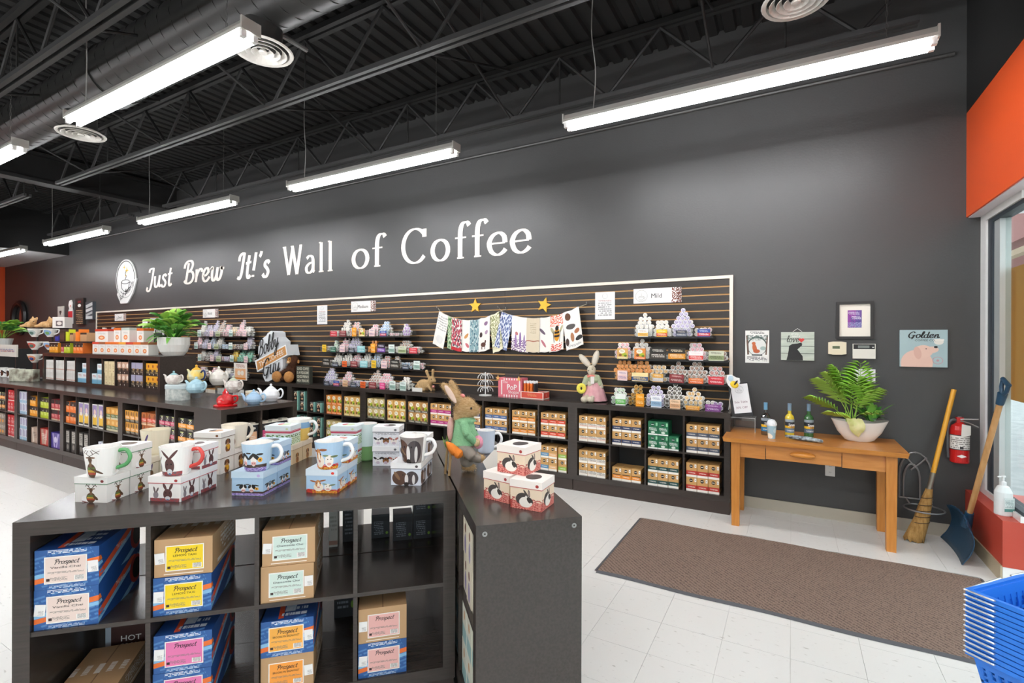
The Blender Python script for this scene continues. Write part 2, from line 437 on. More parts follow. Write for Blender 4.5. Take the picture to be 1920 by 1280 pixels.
def tile_mat(name, grid):
    m = bpy.data.materials.new(name); m.use_nodes = True
    nt = m.node_tree; b = nt.nodes['Principled BSDF']; b.inputs['Roughness'].default_value = .28
    tc = nt.nodes.new('ShaderNodeTexCoord'); gi = nt.nodes.new('ShaderNodeNewGeometry')
    n = nt.nodes.new('ShaderNodeTexNoise'); n.inputs['Scale'].default_value = 24; n.inputs['Detail'].default_value = 6
    mp = nt.nodes.new('ShaderNodeMapping'); mp.inputs['Scale'].default_value = (1, 2.6, 1)
    nt.links.new(gi.outputs['Position'], mp.inputs[0]); nt.links.new(mp.outputs[0], n.inputs['Vector'])
    r = nt.nodes.new('ShaderNodeValToRGB'); e = r.color_ramp.elements
    e[0].position = .27; e[0].color = lin('BDBAB2'); e[1].position = .36; e[1].color = lin('E4E3DE')
    nt.links.new(n.outputs['Fac'], r.inputs[0])
    if grid:
        s = nt.nodes.new('ShaderNodeVectorMath'); s.operation = 'SNAP'; s.inputs[1].default_value = (.3048, .3048, 100)
        nt.links.new(gi.outputs['Position'], s.inputs[0])
        d = nt.nodes.new('ShaderNodeVectorMath'); d.operation = 'SUBTRACT'
        nt.links.new(gi.outputs['Position'], d.inputs[0]); nt.links.new(s.outputs[0], d.inputs[1])
        sp = nt.nodes.new('ShaderNodeSeparateXYZ'); nt.links.new(d.outputs[0], sp.inputs[0])
        mi = nt.nodes.new('ShaderNodeMath'); mi.operation = 'MINIMUM'; nt.links.new(sp.outputs[0], mi.inputs[0]); nt.links.new(sp.outputs[1], mi.inputs[1])
        lt = nt.nodes.new('ShaderNodeMath'); lt.operation = 'LESS_THAN'; lt.inputs[1].default_value = .0014; nt.links.new(mi.outputs[0], lt.inputs[0])
        x = nt.nodes.new('ShaderNodeMix'); x.data_type = 'RGBA'; nt.links.new(lt.outputs[0], x.inputs[0])
        nt.links.new(r.outputs[0], x.inputs[6]); x.inputs[7].default_value = lin('A09A90')
        nt.links.new(x.outputs[2], b.inputs['Base Color'])
    else:
        nt.links.new(r.outputs[0], b.inputs['Base Color'])
    return m
TILE, TILEGRID = tile_mat('vinyl_tile', False), tile_mat('vinyl_tile_floor', True)
GROUT = mat('tile_joint', '958F85', .8)

X0, X1, Y0, Y1, ZC = -19.0, 1.178, -5.2, 5.08, 4.45
P = .3048
floor = struct(bx(X0, 1.9, Y0, Y1 + .1, -.08, -.004).obj('floor', TILEGRID), 'off white speckled vinyl tile floor')
tm = bx(.0008, P - .0008, .0008, P - .0008, -.004, 0).mesh('floor_tile', TILE)
rng = [(i, j) for i in range(-13, 4) for j in range(2, 17)] + [(i, j) for i in range(-30, -13) for j in range(4, 9)]
rng = [(i, j) for i, j in rng if not (i * P < -2.4 and j * P > 1.2 and i >= -13 and j * P < 1.9)]
for i, j in rng[:300]:
    if i * P + .02 < 1.178 or j * P < 4.0:
        link('floor_tile', tm, floor, (i * P, j * P, 0))
# beyond the laid tiles the same tile goes on as one thin sheet
b = B()
done = set(rng[:300])
for i in range(-62, 6):
    for j in range(-17, 17):
        if (i, j) not in done or not (i * P + .02 < 1.178 or j * P < 4.0):
            b.add([(i * P + .0008, j * P + .0008, 0), (i * P + P - .0008, j * P + .0008, 0), (i * P + P - .0008, j * P + P - .0008, 0), (i * P + .0008, j * P + P - .0008, 0)], [(0, 1, 2, 3)])
ft = b.obj('floor_tile_field', TILE, floor); ft['kind'] = 'stuff'

struct(bx(X0, 1.262, Y1, Y1 + .12, 0, ZC + .2).obj('wall_back', BLACKWALL), 'tall matt black wall behind the coffee shelves')
struct(bx(X0 - .12, X0, Y0, Y1 + .12, 0, ZC + .2).obj('wall_left', ORANGE), 'orange end wall far down the shop')
struct(bx(X0, 1.9, Y0 - .12, Y0, 0, ZC + .2).obj('wall_front', mat('pale_wall', 'D8D4CC', .6)), 'pale wall behind the viewer')
wr = struct(bx(X1, 1.9, Y0, Y1, 3.305, ZC + .2).obj('wall_right', DARK), 'black upper wall above the orange bulkhead')
ob = struct(bx(X1, 1.9, Y0, Y1, 2.497, 3.303).obj('wall_bulkhead', ORANGE), 'orange bulkhead above the shop window')
struct(bx(X1 + .012, 1.9, Y0, Y1 - .002, 2.49, 2.4965).obj('trim_1', mat('white_soffit', 'EDE6EA', .35)), 'white soffit under the orange bulkhead')
lg = struct(bx(X1, 1.9, 4.30, Y1, .095, .39).obj('trim_2', RED), 'red painted window ledge')
struct(bx(X1 + .002, 1.9, 4.302, Y1, 0, .094).obj('trim_3', WHITE), 'white base under the red ledge')
struct(bx(-.44, X1 - .012, Y1 - .01, Y1, 0, .1).obj('baseboard_back', STEELGREY), 'grey vinyl baseboard along the black wall')
struct(bx(X1 - .01, X1, 4.30, Y1 - .01, 0, .1).obj('baseboard_right', mat('tan_vinyl_base', 'B7A98C', .4)), 'tan vinyl baseboard along the red ledge')

# window beside the corner
ALU = mat('pale_aluminium', 'C9CFCE', .35, .3)
GASKET = mat('dark_gasket', '323A42', .5)
w1 = struct(thing('window_1', 'tall shop window beside the black wall', 'window')); del w1['category']
fb = B().box(1.262, 1.36, 4.965, 5.08, .39, 2.49).box(1.262, 1.36, 4.302, 4.964, .39, .43).box(1.262, 1.36, 4.302, 4.964, 2.44, 2.49)
fb.obj('window_frame', WHITE, w1)
B().box(1.275, 1.35, 4.87, 4.964, .431, 2.439).box(1.275, 1.35, 4.302, 4.869, .431, .455).box(1.275, 1.35, 4.302, 4.869, 2.41, 2.439).obj('gasket', GASKET, w1)
B().box(1.285, 1.345, 4.76, 4.869, .456, 2.409).obj('sash', ALU, w1)
bx(1.315, 1.32, 4.302, 4.759, .456, 2.409).obj('pane', GLASS, w1)
# glazed shop front nearer the viewer, out of frame: daylight enters here
w2 = struct(thing('window_2', 'glazed shop front with white mullions', 'window')); del w2['category']
yy = Y0
fr = B()
ys = [-5.2, -3.6, -2.0, -.4, 1.2, 2.8, 4.25]
for y in ys:
    fr.box(1.5, 1.58, y, y + .05, 0, 2.49)
fr.box(1.5, 1.58, -5.2, 4.30, 0, .12)
fr.obj('window_frame', WHITE, w2)
for a, c in zip(ys[:-1], ys[1:]):
    bx(1.535, 1.54, a + .05, c, .12, 2.49).obj('pane', GLASS, w2)
# outside
struct(bx(1.9, 40, -40, 40, -.2, -.12).obj('street', mat('asphalt', '9A9C9C', .8, noise=(6, 'A9ABAA'))), 'grey car park outside')
bp = tag(bx(1.37, 1.378, 3.4, 5.12, 1.12, 2.06).obj('paper_sheet', mat('brown_paper', 'C9A36B', .7, noise=(5, 'C39B62'))), 'brown paper sheet hung across the shop window', 'paper sheet')
_m = MATS['brown_paper']; _n = _m.node_tree      # thin paper lets daylight through
_t = _n.nodes.new('ShaderNodeBsdfTranslucent'); _t.inputs[0].default_value = lin('D9B57E'); _x = _n.nodes.new('ShaderNodeMixShader'); _x.inputs[0].default_value = .6
_n.links.new(_n.nodes['Principled BSDF'].outputs[0], _x.inputs[1]); _n.links.new(_t.outputs[0], _x.inputs[2]); _n.links.new(_x.outputs[0], _n.nodes['Material Output'].inputs[0])
bt = thing('entrance_canopy', 'reddish canopy with rail outside the window', 'canopy', (1.9, 7.5, 2.3))
bx(.15, 1.5, -2, 7, .3, .95).obj('fascia', mat('maroon', '7E4038', .6), bt)
bx(.12, .2, -2, 7, .14, .2).obj('rail', mat('rail_brown', '8B7355', .6), bt)
bx(.1, .22, -1.2, -1.08, -2.42, .3).obj('post', OFFWHITE, bt)
kb = tag(bx(6, 6.4, -8, 30, -.12, .35).obj('planter_wall', mat('pale_concrete', 'C9CCC8', .8)), 'low pale concrete planter wall outside', 'planter')
hd = tag(B().box(6.5, 7.5, -8, 30, -.12, .9).obj('clipped_hedge', mat('hedge_green', '7E8F62', .9, noise=(4, 'A3AE84'))), 'clipped green hedge behind the planter wall', 'hedge')

# ceiling deck with ribs running across the shop
b = B(); prof = []
x = X0
while x < 1.9:
    prof += [(x, ZC), (x + .09, ZC), (x + .105, ZC + .032), (x + .14, ZC + .032)]
    x += .155
vs = [(a, Y0, z) for a, z in prof] + [(a, Y1 + .1, z) for a, z in prof]; n = len(prof)
b.add(vs, [(i, i + 1, n + i + 1, n + i) for i in range(n - 1)])
b.box(X0, 1.9, Y0, Y1 + .1, ZC + .06, ZC + .2)
struct(b.obj('ceiling', DECK), 'black corrugated metal roof deck')
struct(bx(X0, -15.0, Y0, Y1, 3.53, 3.6).obj('ceiling_lower', mat('white_ceiling_board', 'C9CACB', .8)), 'white lowered ceiling far down the shop')
struct(bx(-15.0, -14.9, Y0, Y1, 3.53, ZC).obj('ceiling_fascia', DECK), 'black fascia above the lowered ceiling')

ZB, ZT = 3.88, 4.39
for a in (1,):
    pm = 1.0
    def bar(dx):
        return B().tube([(0, 0, 0), (dx, 0, ZT - ZB)], .016, 6).mesh('web_bar', DARK)
    wa, wb = bar(pm * .5), bar(-pm * .5)
    vert = B().tube([(0, 0, 0), (0, 0, ZT - ZB)], .009, 6).mesh('web_bar', DARK)
def joist(y, x0, x1, label):
    t = struct(thing('ceiling_joist', label, 'joist', (0, y, 0))); del t['category']
    B().box(x0, x1, -.055, -.012, ZT, ZT + .05).box(x0, x1, .012, .055, ZT, ZT + .05).obj('top_chord', DARK, t)
    B().box(x0 + .3, x1 - .3, -.05, -.014, ZB - .03, ZB + .012).box(x0 + .3, x1 - .3, .014, .05, ZB - .03, ZB + .012).obj('bottom_chord', mat('joist_paint', '343434', .5), t)
    k = 0; x = x0 + .35
    while x < x1 - .4:
        link('web_bar', wa, t, (x, 0, ZB)); link('web_bar', wb, t, (x + 2 * pm * .5 + .0, 0, ZB))
        if k % 2:
            link('web_bar', vert, t, (x + pm * .5, 0, ZB))
        x += pm; k += 1
    return t
JL = {.22: 'over the viewer', 1.69: 'beside the round duct', 3.15: 'in the middle of the ceiling', 4.6: 'close to the black wall'}
for y in (.22, 1.69, 3.15, 4.6):
    joist(y, -9.9, 1.1, 'black open web steel joist ' + JL[y])
for y in (1.69, 3.15, 4.6):
    joist(y, -14.8, -10.5, 'far length of black open web joist ' + JL[y])
struct(B().box(-10.32, -10.08, Y0, Y1, 3.95, 4.0).box(-10.21, -10.19, Y0, Y1, 4.0, 4.36).box(-10.32, -10.08, Y0, Y1, 4.36, 4.4).obj('beam', DARK), 'black steel beam crossing under the deck')
br = struct(thing('ceiling_bridging', 'thin black bridging rods crossing between the joists', 'rod')); del br['category']
for x in (-.6, -2.6, -4.6, -6.6, -8.6):
    for y in (.22, 1.69, 3.15):
        for za, zb in ((ZB, ZT), (ZT, ZB)):
            B().tube([(x, y + .05, za), (x, y + 1.41, zb)], .012, 6).obj('bridging_rod', DARK, br)
PIPE = mat('dark_grey_pipe', '3C3C3B', .4)
for k, (y, z) in enumerate(((2.75, 4.3), (5.061, 3.78))):
    tag(B().tube([(-14, y, z), (1.1, y, z)], .018, 8).obj('conduit_pipe', PIPE, smooth=True), ['slim black conduit running above the round duct', 'slim black conduit along the top of the wall'][k], 'pipe')
for k, x in enumerate((-1.5, -3.9)):
    tag(B().tube([(x, 1.9, 4.2), (x, 3.05, 4.2)], .022, 8).obj('sprinkler_pipe', mat('pale_grey_pipe', '6A6A68', .4), smooth=True), ['short pale pipe between joists near the ceiling diffuser', 'short pale pipe between joists beside the duct'][k], 'pipe')

# round spiral duct and its diffusers
DUCT = mat('black_duct_paint', '2B2B2A', .38)
dy, dz, dr = 2.24, 4.02, .25
d = thing('air_duct', 'large round black spiral air duct under the roof', 'duct', (0, dy, dz))
B().tube([(-14.8, 0, 0), (-5.6, 0, 0)], dr * .94, 28).obj('duct_run', DUCT, d, smooth=True)
B().tube([(-5.6, 0, 0), (1.1, 0, 0)], dr, 28).obj('duct_run', DUCT, d, smooth=True)
B().tube([(-5.75, 0, 0), (-5.5, 0, 0)], dr * 1.05, 28).obj('duct_collar', DUCT, d, smooth=True)
hx = [(-14.7 + i * .0125, (dr * (.94 if i < 728 else 1) + .002) * cos(2 * pi * i / 14), (dr * (.94 if i < 728 else 1) + .002) * sin(2 * pi * i / 14)) for i in range(1220)]
B().tube(hx, .004, 4).obj('spiral_seam', DUCT, d)
DIFF = mat('cream_diffuser', 'D6D3CC', .4)
def diffuser(x, y, z, label, top):
    t = thing('ceiling_diffuser', label, 'air diffuser', (x, y, z), group='round ceiling diffusers')
    B().lathe([(.17, .03), (.178, .004), (.2, -.002), (.206, .008), (.19, .016)], 28).obj('outer_cone', DIFF, t, smooth=True)
    B().lathe([(.001, .034), (.172, .034), (.172, .04)], 24).obj('dark_throat', DUCT, t)
    for k, (ra, rb) in enumerate(((.13, .158), (.088, .115), (.046, .073))):
        B().lathe([(ra - .004, .024), (ra, .022), (rb, -.008), (rb + .003, -.006)], 24).obj('ring_vane', DIFF, t, smooth=True)
    B().lathe([(.001, -.012), (.026, -.01), (.03, .0), (.014, .024)], 16).obj('centre_cone', DIFF, t, smooth=True)
    B().tube([(0, 0, .03), (0, 0, top - z)], .13, 20).obj('neck', DUCT, t, smooth=True)
diffuser(-3.34, dy, 3.61, 'round cream diffuser behind the end of the nearest duct light', dz)
diffuser(-6.3, dy, 3.61, 'round cream diffuser under the duct, farther down the shop', dz)
diffuser(.02, 3.72, 3.74, 'round cream diffuser above the light nearest the window', ZC)

# fluorescent strip lights
TUBE = mat('lit_fluorescent_tube', 'FBFCFF', .4, emit=TUBE_STRENGTH)
HOUSE = mat('white_light_housing', 'B9B8B2', .4)
LEN = 2.44
hous = B()
sec = [(-.035, .085), (.035, .085), (.06, .04), (.06, .02), (-.06, .02), (-.06, .04)]
vs = [(x, y, z) for x in (0, LEN) for y, z in sec]
hous.add(vs, [(i, (i + 1) % 6, 6 + (i + 1) % 6, 6 + i) for i in range(6)] + [tuple(range(6)), tuple(range(11, 5, -1))])
hme = hous.mesh('housing', HOUSE)
tme = B().tube([(.045, 0, 0), (LEN - .045, 0, 0)], .0185, 10).mesh('tube', TUBE, True)
cap = B().box(0, .012, -.062, .062, .012, .087).mesh('end_plate', HOUSE)
soc = B().box(0, .03, -.014, .014, -.025, .02).mesh('lamp_holder', WHITE)
cab = B().tube(crom([(0, 0, .075), (.02, 0, .4), (-.02, .01, .75), (0, 0, 1.115)]), .0045, 6).mesh('power_cable', mat('pale_cable', '8F8F8C', .5))
links = B()
for k in range(26):
    c = Vector((0, 0, .095 + k * .04))
    ang = (k % 2) * pi / 2
    links.tube([c + Vector((.006 * cos(a) * cos(ang), .006 * cos(a) * sin(ang), .022 * sin(a))) for a in [2 * pi * q / 8 for q in range(8)]], .0016, 4, closed=True)
chn = links.mesh('chain', mat('dull_steel', '6B6B69', .4, .7))
def light(x, y, label):
    z = 3.335
    t = thing('strip_light', label, 'light', (x, y, z), group='hanging fluorescent strip lights')
    link('housing', hme, t)
    for s in (-.036, .036):
        link('tube', tme, t, (0, s, -.008))
        link('lamp_holder', soc, t, (.012, s, 0)); link('lamp_holder', soc, t, (LEN - .042, s, 0))
    link('end_plate', cap, t); link('end_plate', cap, t, (LEN - .012, 0, 0))
    a = link('power_cable', cab, t, (.25, 0, 0)); c = link('chain', chn, t, (LEN - .25, 0, .0))
    if x < -15:
        a.scale = c.scale = (1, 1, .17)
LAB = {(0, 3.87): 'strip light nearest the orange bulkhead', (1, 3.87): 'strip light hanging above the word Coffee', (2, 3.87): 'strip light hanging above the word Brew',
       (3, 3.87): 'small far strip light above the round wall logo', (4, 3.87): 'farthest strip light under the white lowered ceiling',
       (1, 1.8): 'largest strip light, hanging below the round duct', (2, 1.8): 'strip light cut by the picture edge beside the duct'}
for yrow in (3.87, 1.8, -.3, -2.4):
    for k in range(0, 5 if yrow == 3.87 else 4):
        light(-1.674 - 3.56 * k, yrow, 'fluorescent ' + LAB.get((k, yrow), 'strip light out of view, ' + ['nearest the window', 'second from the window', 'third from the window', 'farthest from the window', 'beyond'][k] + {1.8: ' in the duct row', -.3: ' over the viewer', -2.4: ' behind the viewer'}.get(yrow, '')))

# ================================================================ slatwall and lettering
sw = thing('slatwall', 'long dark slatwall with tan grooves and cream frame behind the coffee pods', 'slatwall', (0, Y1, 0))
SX0, SX1, SZ0, SZ1 = -13.43, -.477, .86, 2.152
bx(SX0, SX1, -.012, 0, SZ0, SZ1).obj('backing', TAN, sw)
pw = 2.438
edges = [SX1 - .03]
while edges[-1] - pw > SX0:
    edges.append(edges[-1] - pw)
edges.append(SX0 + .03)
nsl = int((SZ1 - .03 - SZ0) / .0762)
slat_full = bx(.0015, pw - .0015, -.022, -.012, 0, .0618).mesh('slat', SLAT)
slat_end = bx(.0015, edges[-2] - edges[-1] - .0015, -.022, -.012, 0, .0618).mesh('slat', SLAT)
for a, c in zip(edges[:-1], edges[1:]):
    for k in range(nsl + 1):
        z = SZ1 - .03 - .0635 - k * .0762
        link('slat', slat_full if a - c > pw - .01 else slat_end, sw, (c, 0, max(z, SZ0)))
bx(SX0, SX1, -.034, 0, SZ1 - .03, SZ1).obj('frame_rail', CREAM, sw)
bx(SX1 - .03, SX1, -.034, 0, .9, SZ1 - .03).obj('frame_rail', CREAM, sw)
bx(SX0, SX0 + .03, -.034, 0, .9, SZ1 - .03).obj('frame_rail', CREAM, sw)

LETTER = mat('white_vinyl_letter', 'F3E9DF', .35)
lt = thing('wall_lettering', 'large white lettering reading Just Brew It\'s Wall of Coffee', 'lettering', (0, Y1 - .0005, 0))
word(lt, SCRIPT, 'Just', -11.3, -10.33, 2.575, .37, LETTER, w=.15, contrast=.55, shear=.12)
word(lt, SCRIPT, 'Brew', -9.95, -8.66, 2.59, .39, LETTER, w=.15, contrast=.55, shear=.12)
word(lt, SCRIPT, "It!'s", -8.26, -7.38, 2.575, .41, LETTER, w=.17, contrast=.55, shear=.12)
word(lt, SERIF, 'Wall', -7.03, -5.82, 2.56, .44, LETTER, w=.155, contrast=.3, gap=.12)
word(lt, SERIF, 'of', -5.49, -4.86, 2.56, .44, LETTER, w=.15, contrast=.3, gap=.05)
word(lt, SERIF, 'Coffee', -4.55, -2.55, 2.56, .44, LETTER, w=.15, contrast=.3, gap=.1)

def ring_pts(cx, cz, rx, rz, n=40, y=0):
    return [(cx + rx * cos(2 * pi * i / n), y, cz + rz * sin(2 * pi * i / n)) for i in range(n)]
YEL = mat('sparkle_yellow', 'F0C24A', .5)
def cup_logo(parent, s, y, m_line, sparkle=True):
    """steaming cup in a ring, s = half size"""
    b = B()
    b.tube(ring_pts(0, 0, s * .93, s * .93, 40, y), s * .018, 4, closed=True)
    b.tube([(x * s, y, z * s) for x, z in crom([(-.42, -.12), (-.38, -.42), (-.15, -.58), (.12, -.58), (.34, -.42), (.4, -.12)])], s * .016, 4)
    b.tube([(cc[0], y, cc[2]) for cc in ring_pts(0, -.12 * s, .41 * s, .1 * s, 24)], s * .016, 4, closed=True)
    b.tube([(x * s, y, z * s) for x, z in crom([(.4, -.18), (.58, -.16), (.56, -.38), (.34, -.42)])], s * .016, 4)
    b.tube([(x * s, y, z * s) for x, z in crom([(-.5, -.6), (-.2, -.72), (.25, -.72), (.52, -.58)])], s * .016, 4)
    b.tube([(x * s, y, z * s) for x, z in crom([(-.05, .0), (.08, .15), (-.02, .3), (.1, .45)])], s * .014, 4)
    b.obj('logo_drawing', m_line, parent)
    if sparkle:
        for cx, cz, r in ((.14, .45, .2), (-.12, .62, .13), (.02, .2, .1)):
            pts = []
            for k in range(8):
                rr = r if k % 2 == 0 else r * .3
                pts.append((s * (cx + rr * sin(k * pi / 4)), s * (cz + rr * cos(k * pi / 4))))
            B().prism(pts[::-1], y - .001, y).obj('sparkle', YEL, parent)
lo = thing('logo_plaque', 'round white wall logo with steaming cup and yellow sparkles', 'logo', (-12.12, Y1, 2.79))
B().prism([(.42 * cos(a), .42 * sin(a)) for a in [2 * pi * k / 48 for k in range(48)]], -.02, 0).obj('disc', WHITE, lo)
cup_logo(lo, .41, -.021, INK)
B().prism([(-.36, -.3), (-.2, -.5), (.1, -.5), (.32, -.3), (.48, .0), (.38, -.02), (.2, -.25), (-.05, -.34), (-.3, -.22)][::-1], -.026, -.002).obj('banner', WHITE, lo)
word(lo, SCRIPT, 'Just Brew It', -.26, .36, -.46, .11, INK, w=.11, contrast=.6, shear=.1, y=-.0265, joined=True, name='lettering', slope=.5, thick=.001)
# ================================================================ cube shelving
FT, IT, CELL, DEP = .05, .016, .335, .39
PL = .112
def shelf_unit(label, loc, rz, cols, rows, cell=CELL, plinth=PL, screws=False, dep=DEP, group='black brown cube shelf units'):
    """origin: front-left floor corner; front faces local -y"""
    t = thing('cube_shelf', label, 'shelf', loc, rz, group)
    W = cols * cell + (cols - 1) * IT + 2 * FT; H = rows * CELL + (rows - 1) * IT + 2 * FT
    z0 = plinth
    if plinth:
        bx(.004, W - .004, .01, dep - .01, 0, plinth).obj('kick_base', mat('brown_plinth', '3B302B', .4), t)
    bx(0, W, 0, dep, z0 + H - FT, z0 + H).obj('top_panel', WALNUT, t)
    bx(0, W, 0, dep, z0, z0 + FT).obj('bottom_panel', WALNUT, t)
    sm = bx(0, FT, 0, dep, z0 + FT, z0 + H - FT).mesh('side_panel', WALNUT)
    link('side_panel', sm, t); link('side_panel', sm, t, (W - FT, 0, 0))
    if rows > 1:
        sh = bx(FT, W - FT, .004, dep - .004, 0, IT).mesh('shelf_board', WALNUT)
        for r in range(1, rows):
            link('shelf_board', sh, t, (0, 0, z0 + FT + r * CELL + (r - 1) * IT))
    dv = bx(0, IT, .002, dep - .002, 0, CELL).mesh('divider', WALNUT)
    for r in range(rows):
        for c in range(1, cols):
            link('divider', dv, t, (FT + c * cell + (c - 1) * IT, 0, z0 + FT + r * (CELL + IT)))
    if screws:
        sc = B().lathe([(.009, 0), (.009, .0015), (.004, .0015), (.003, .0005)], 12).mesh('bolt_head', GREYMETAL)
        for y in (.03, dep - .03):
            link('bolt_head', sc, t, (W, y, z0 + H - .03), rot=(0, pi / 2, 0))
    t['_geo'] = [loc[0], loc[1], rz, cell, plinth, loc[2]]
    return t
def cell_at(u, col, row, x, y, z):
    """world point of (x from the cubby's left wall, y from its front, z over its floor); row 0 is the top row of two"""
    X, Y, rz, cell, pl, zb = u['_geo']
    lx = FT + col * (cell + IT) + x; lz = zb + pl + FT + row * (CELL + IT) + z
    return (X + lx * cos(rz) - y * sin(rz), Y + lx * sin(rz) + y * cos(rz), lz)

ORD = ['nearest', 'second', 'third', 'fourth', 'fifth', 'sixth', 'seventh', 'eighth', 'ninth', 'tenth', 'eleventh', 'twelfth', 'thirteenth', 'fourteenth', 'fifteenth', 'sixteenth', 'seventeenth', 'eighteenth', 'nineteenth', 'twentieth', 'twenty-first', 'twenty-second', 'twenty-third', 'twenty-fourth', 'twenty-fifth']
BOXM = {}
def box_mesh(w, d, h, m):
    k = (w, d, h, m.name)
    if k not in BOXM:
        BOXM[k] = bx(-w / 2, w / 2, 0, d, 0, h).mesh('carton', m)
    return BOXM[k]

KRAFT = 'C79A5E'
def kraft(name, band, txt='F3EEE4', style=0, base=KRAFT):
    sh = [('rect', .5, .08, .5, .09, 'F1ECE2')]
    sh += [('rect', .5, .3, .5, .14, band), ('txt', .5, .31, .34, .045, txt, 0, 1)]
    if style == 1:
        sh += [('rect', .5, .46, .42, .03, '2A2420')]
    if style == 2:
        sh = [('rect', .5, .08, .5, .09, 'F1ECE2'), ('rect', .5, .3, .5, .12, 'F1ECE2'), ('txt', .5, .33, .46, .09, '2A2420', 0, 1.5), ('txt', .5, .22, .46, .05, band, 0, 1.2)]
    sh += [('ell', .46, .76, .17, .125, '1E1B1A'), ('rect', .46, .76, .13, .022, 'E9DFCB'),
           ('rect', .87, .8, .09, .12, 'F2EEE6'), ('ell', .87, .8, .035, .03, '55504A'),
           ('rect', 1.55, .42, .34, .22, '2B2826'), ('txt', 1.55, .42, .3, .16, 'B9A98C', 0, 2.4)]
    return pmat(name, base, sh)
def fruit(name, base, band):
    return pmat(name, base, [('rect', .5, .1, .5, .12, band), ('ell', .66, .42, .24, .17, 'A9B82C'), ('ell', .3, .36, .14, .12, '7A4A22'), ('ell', .78, .3, .14, .1, '5E7A1E'),
        ('ell', .46, .72, .28, .2, 'F3EBD8'), ('txt', .46, .72, .16, .1, '9A8A5A', 0, 1.5), ('txt', .5, .1, .4, .07, 'F1EAD8', 0, 1.2)])
def mountain(name, base, band, spot, extra=()):
    return pmat(name, base, [('rect', .5, .42, .5, .16, band), ('txt', .5, .42, .42, .1, 'F4EEE2', 0, 1.2), ('ell', .5, .78, .3, .13, spot), ('txt', .5, .16, .4, .1, 'CFC6B4', 0, 1.6)] + list(extra))
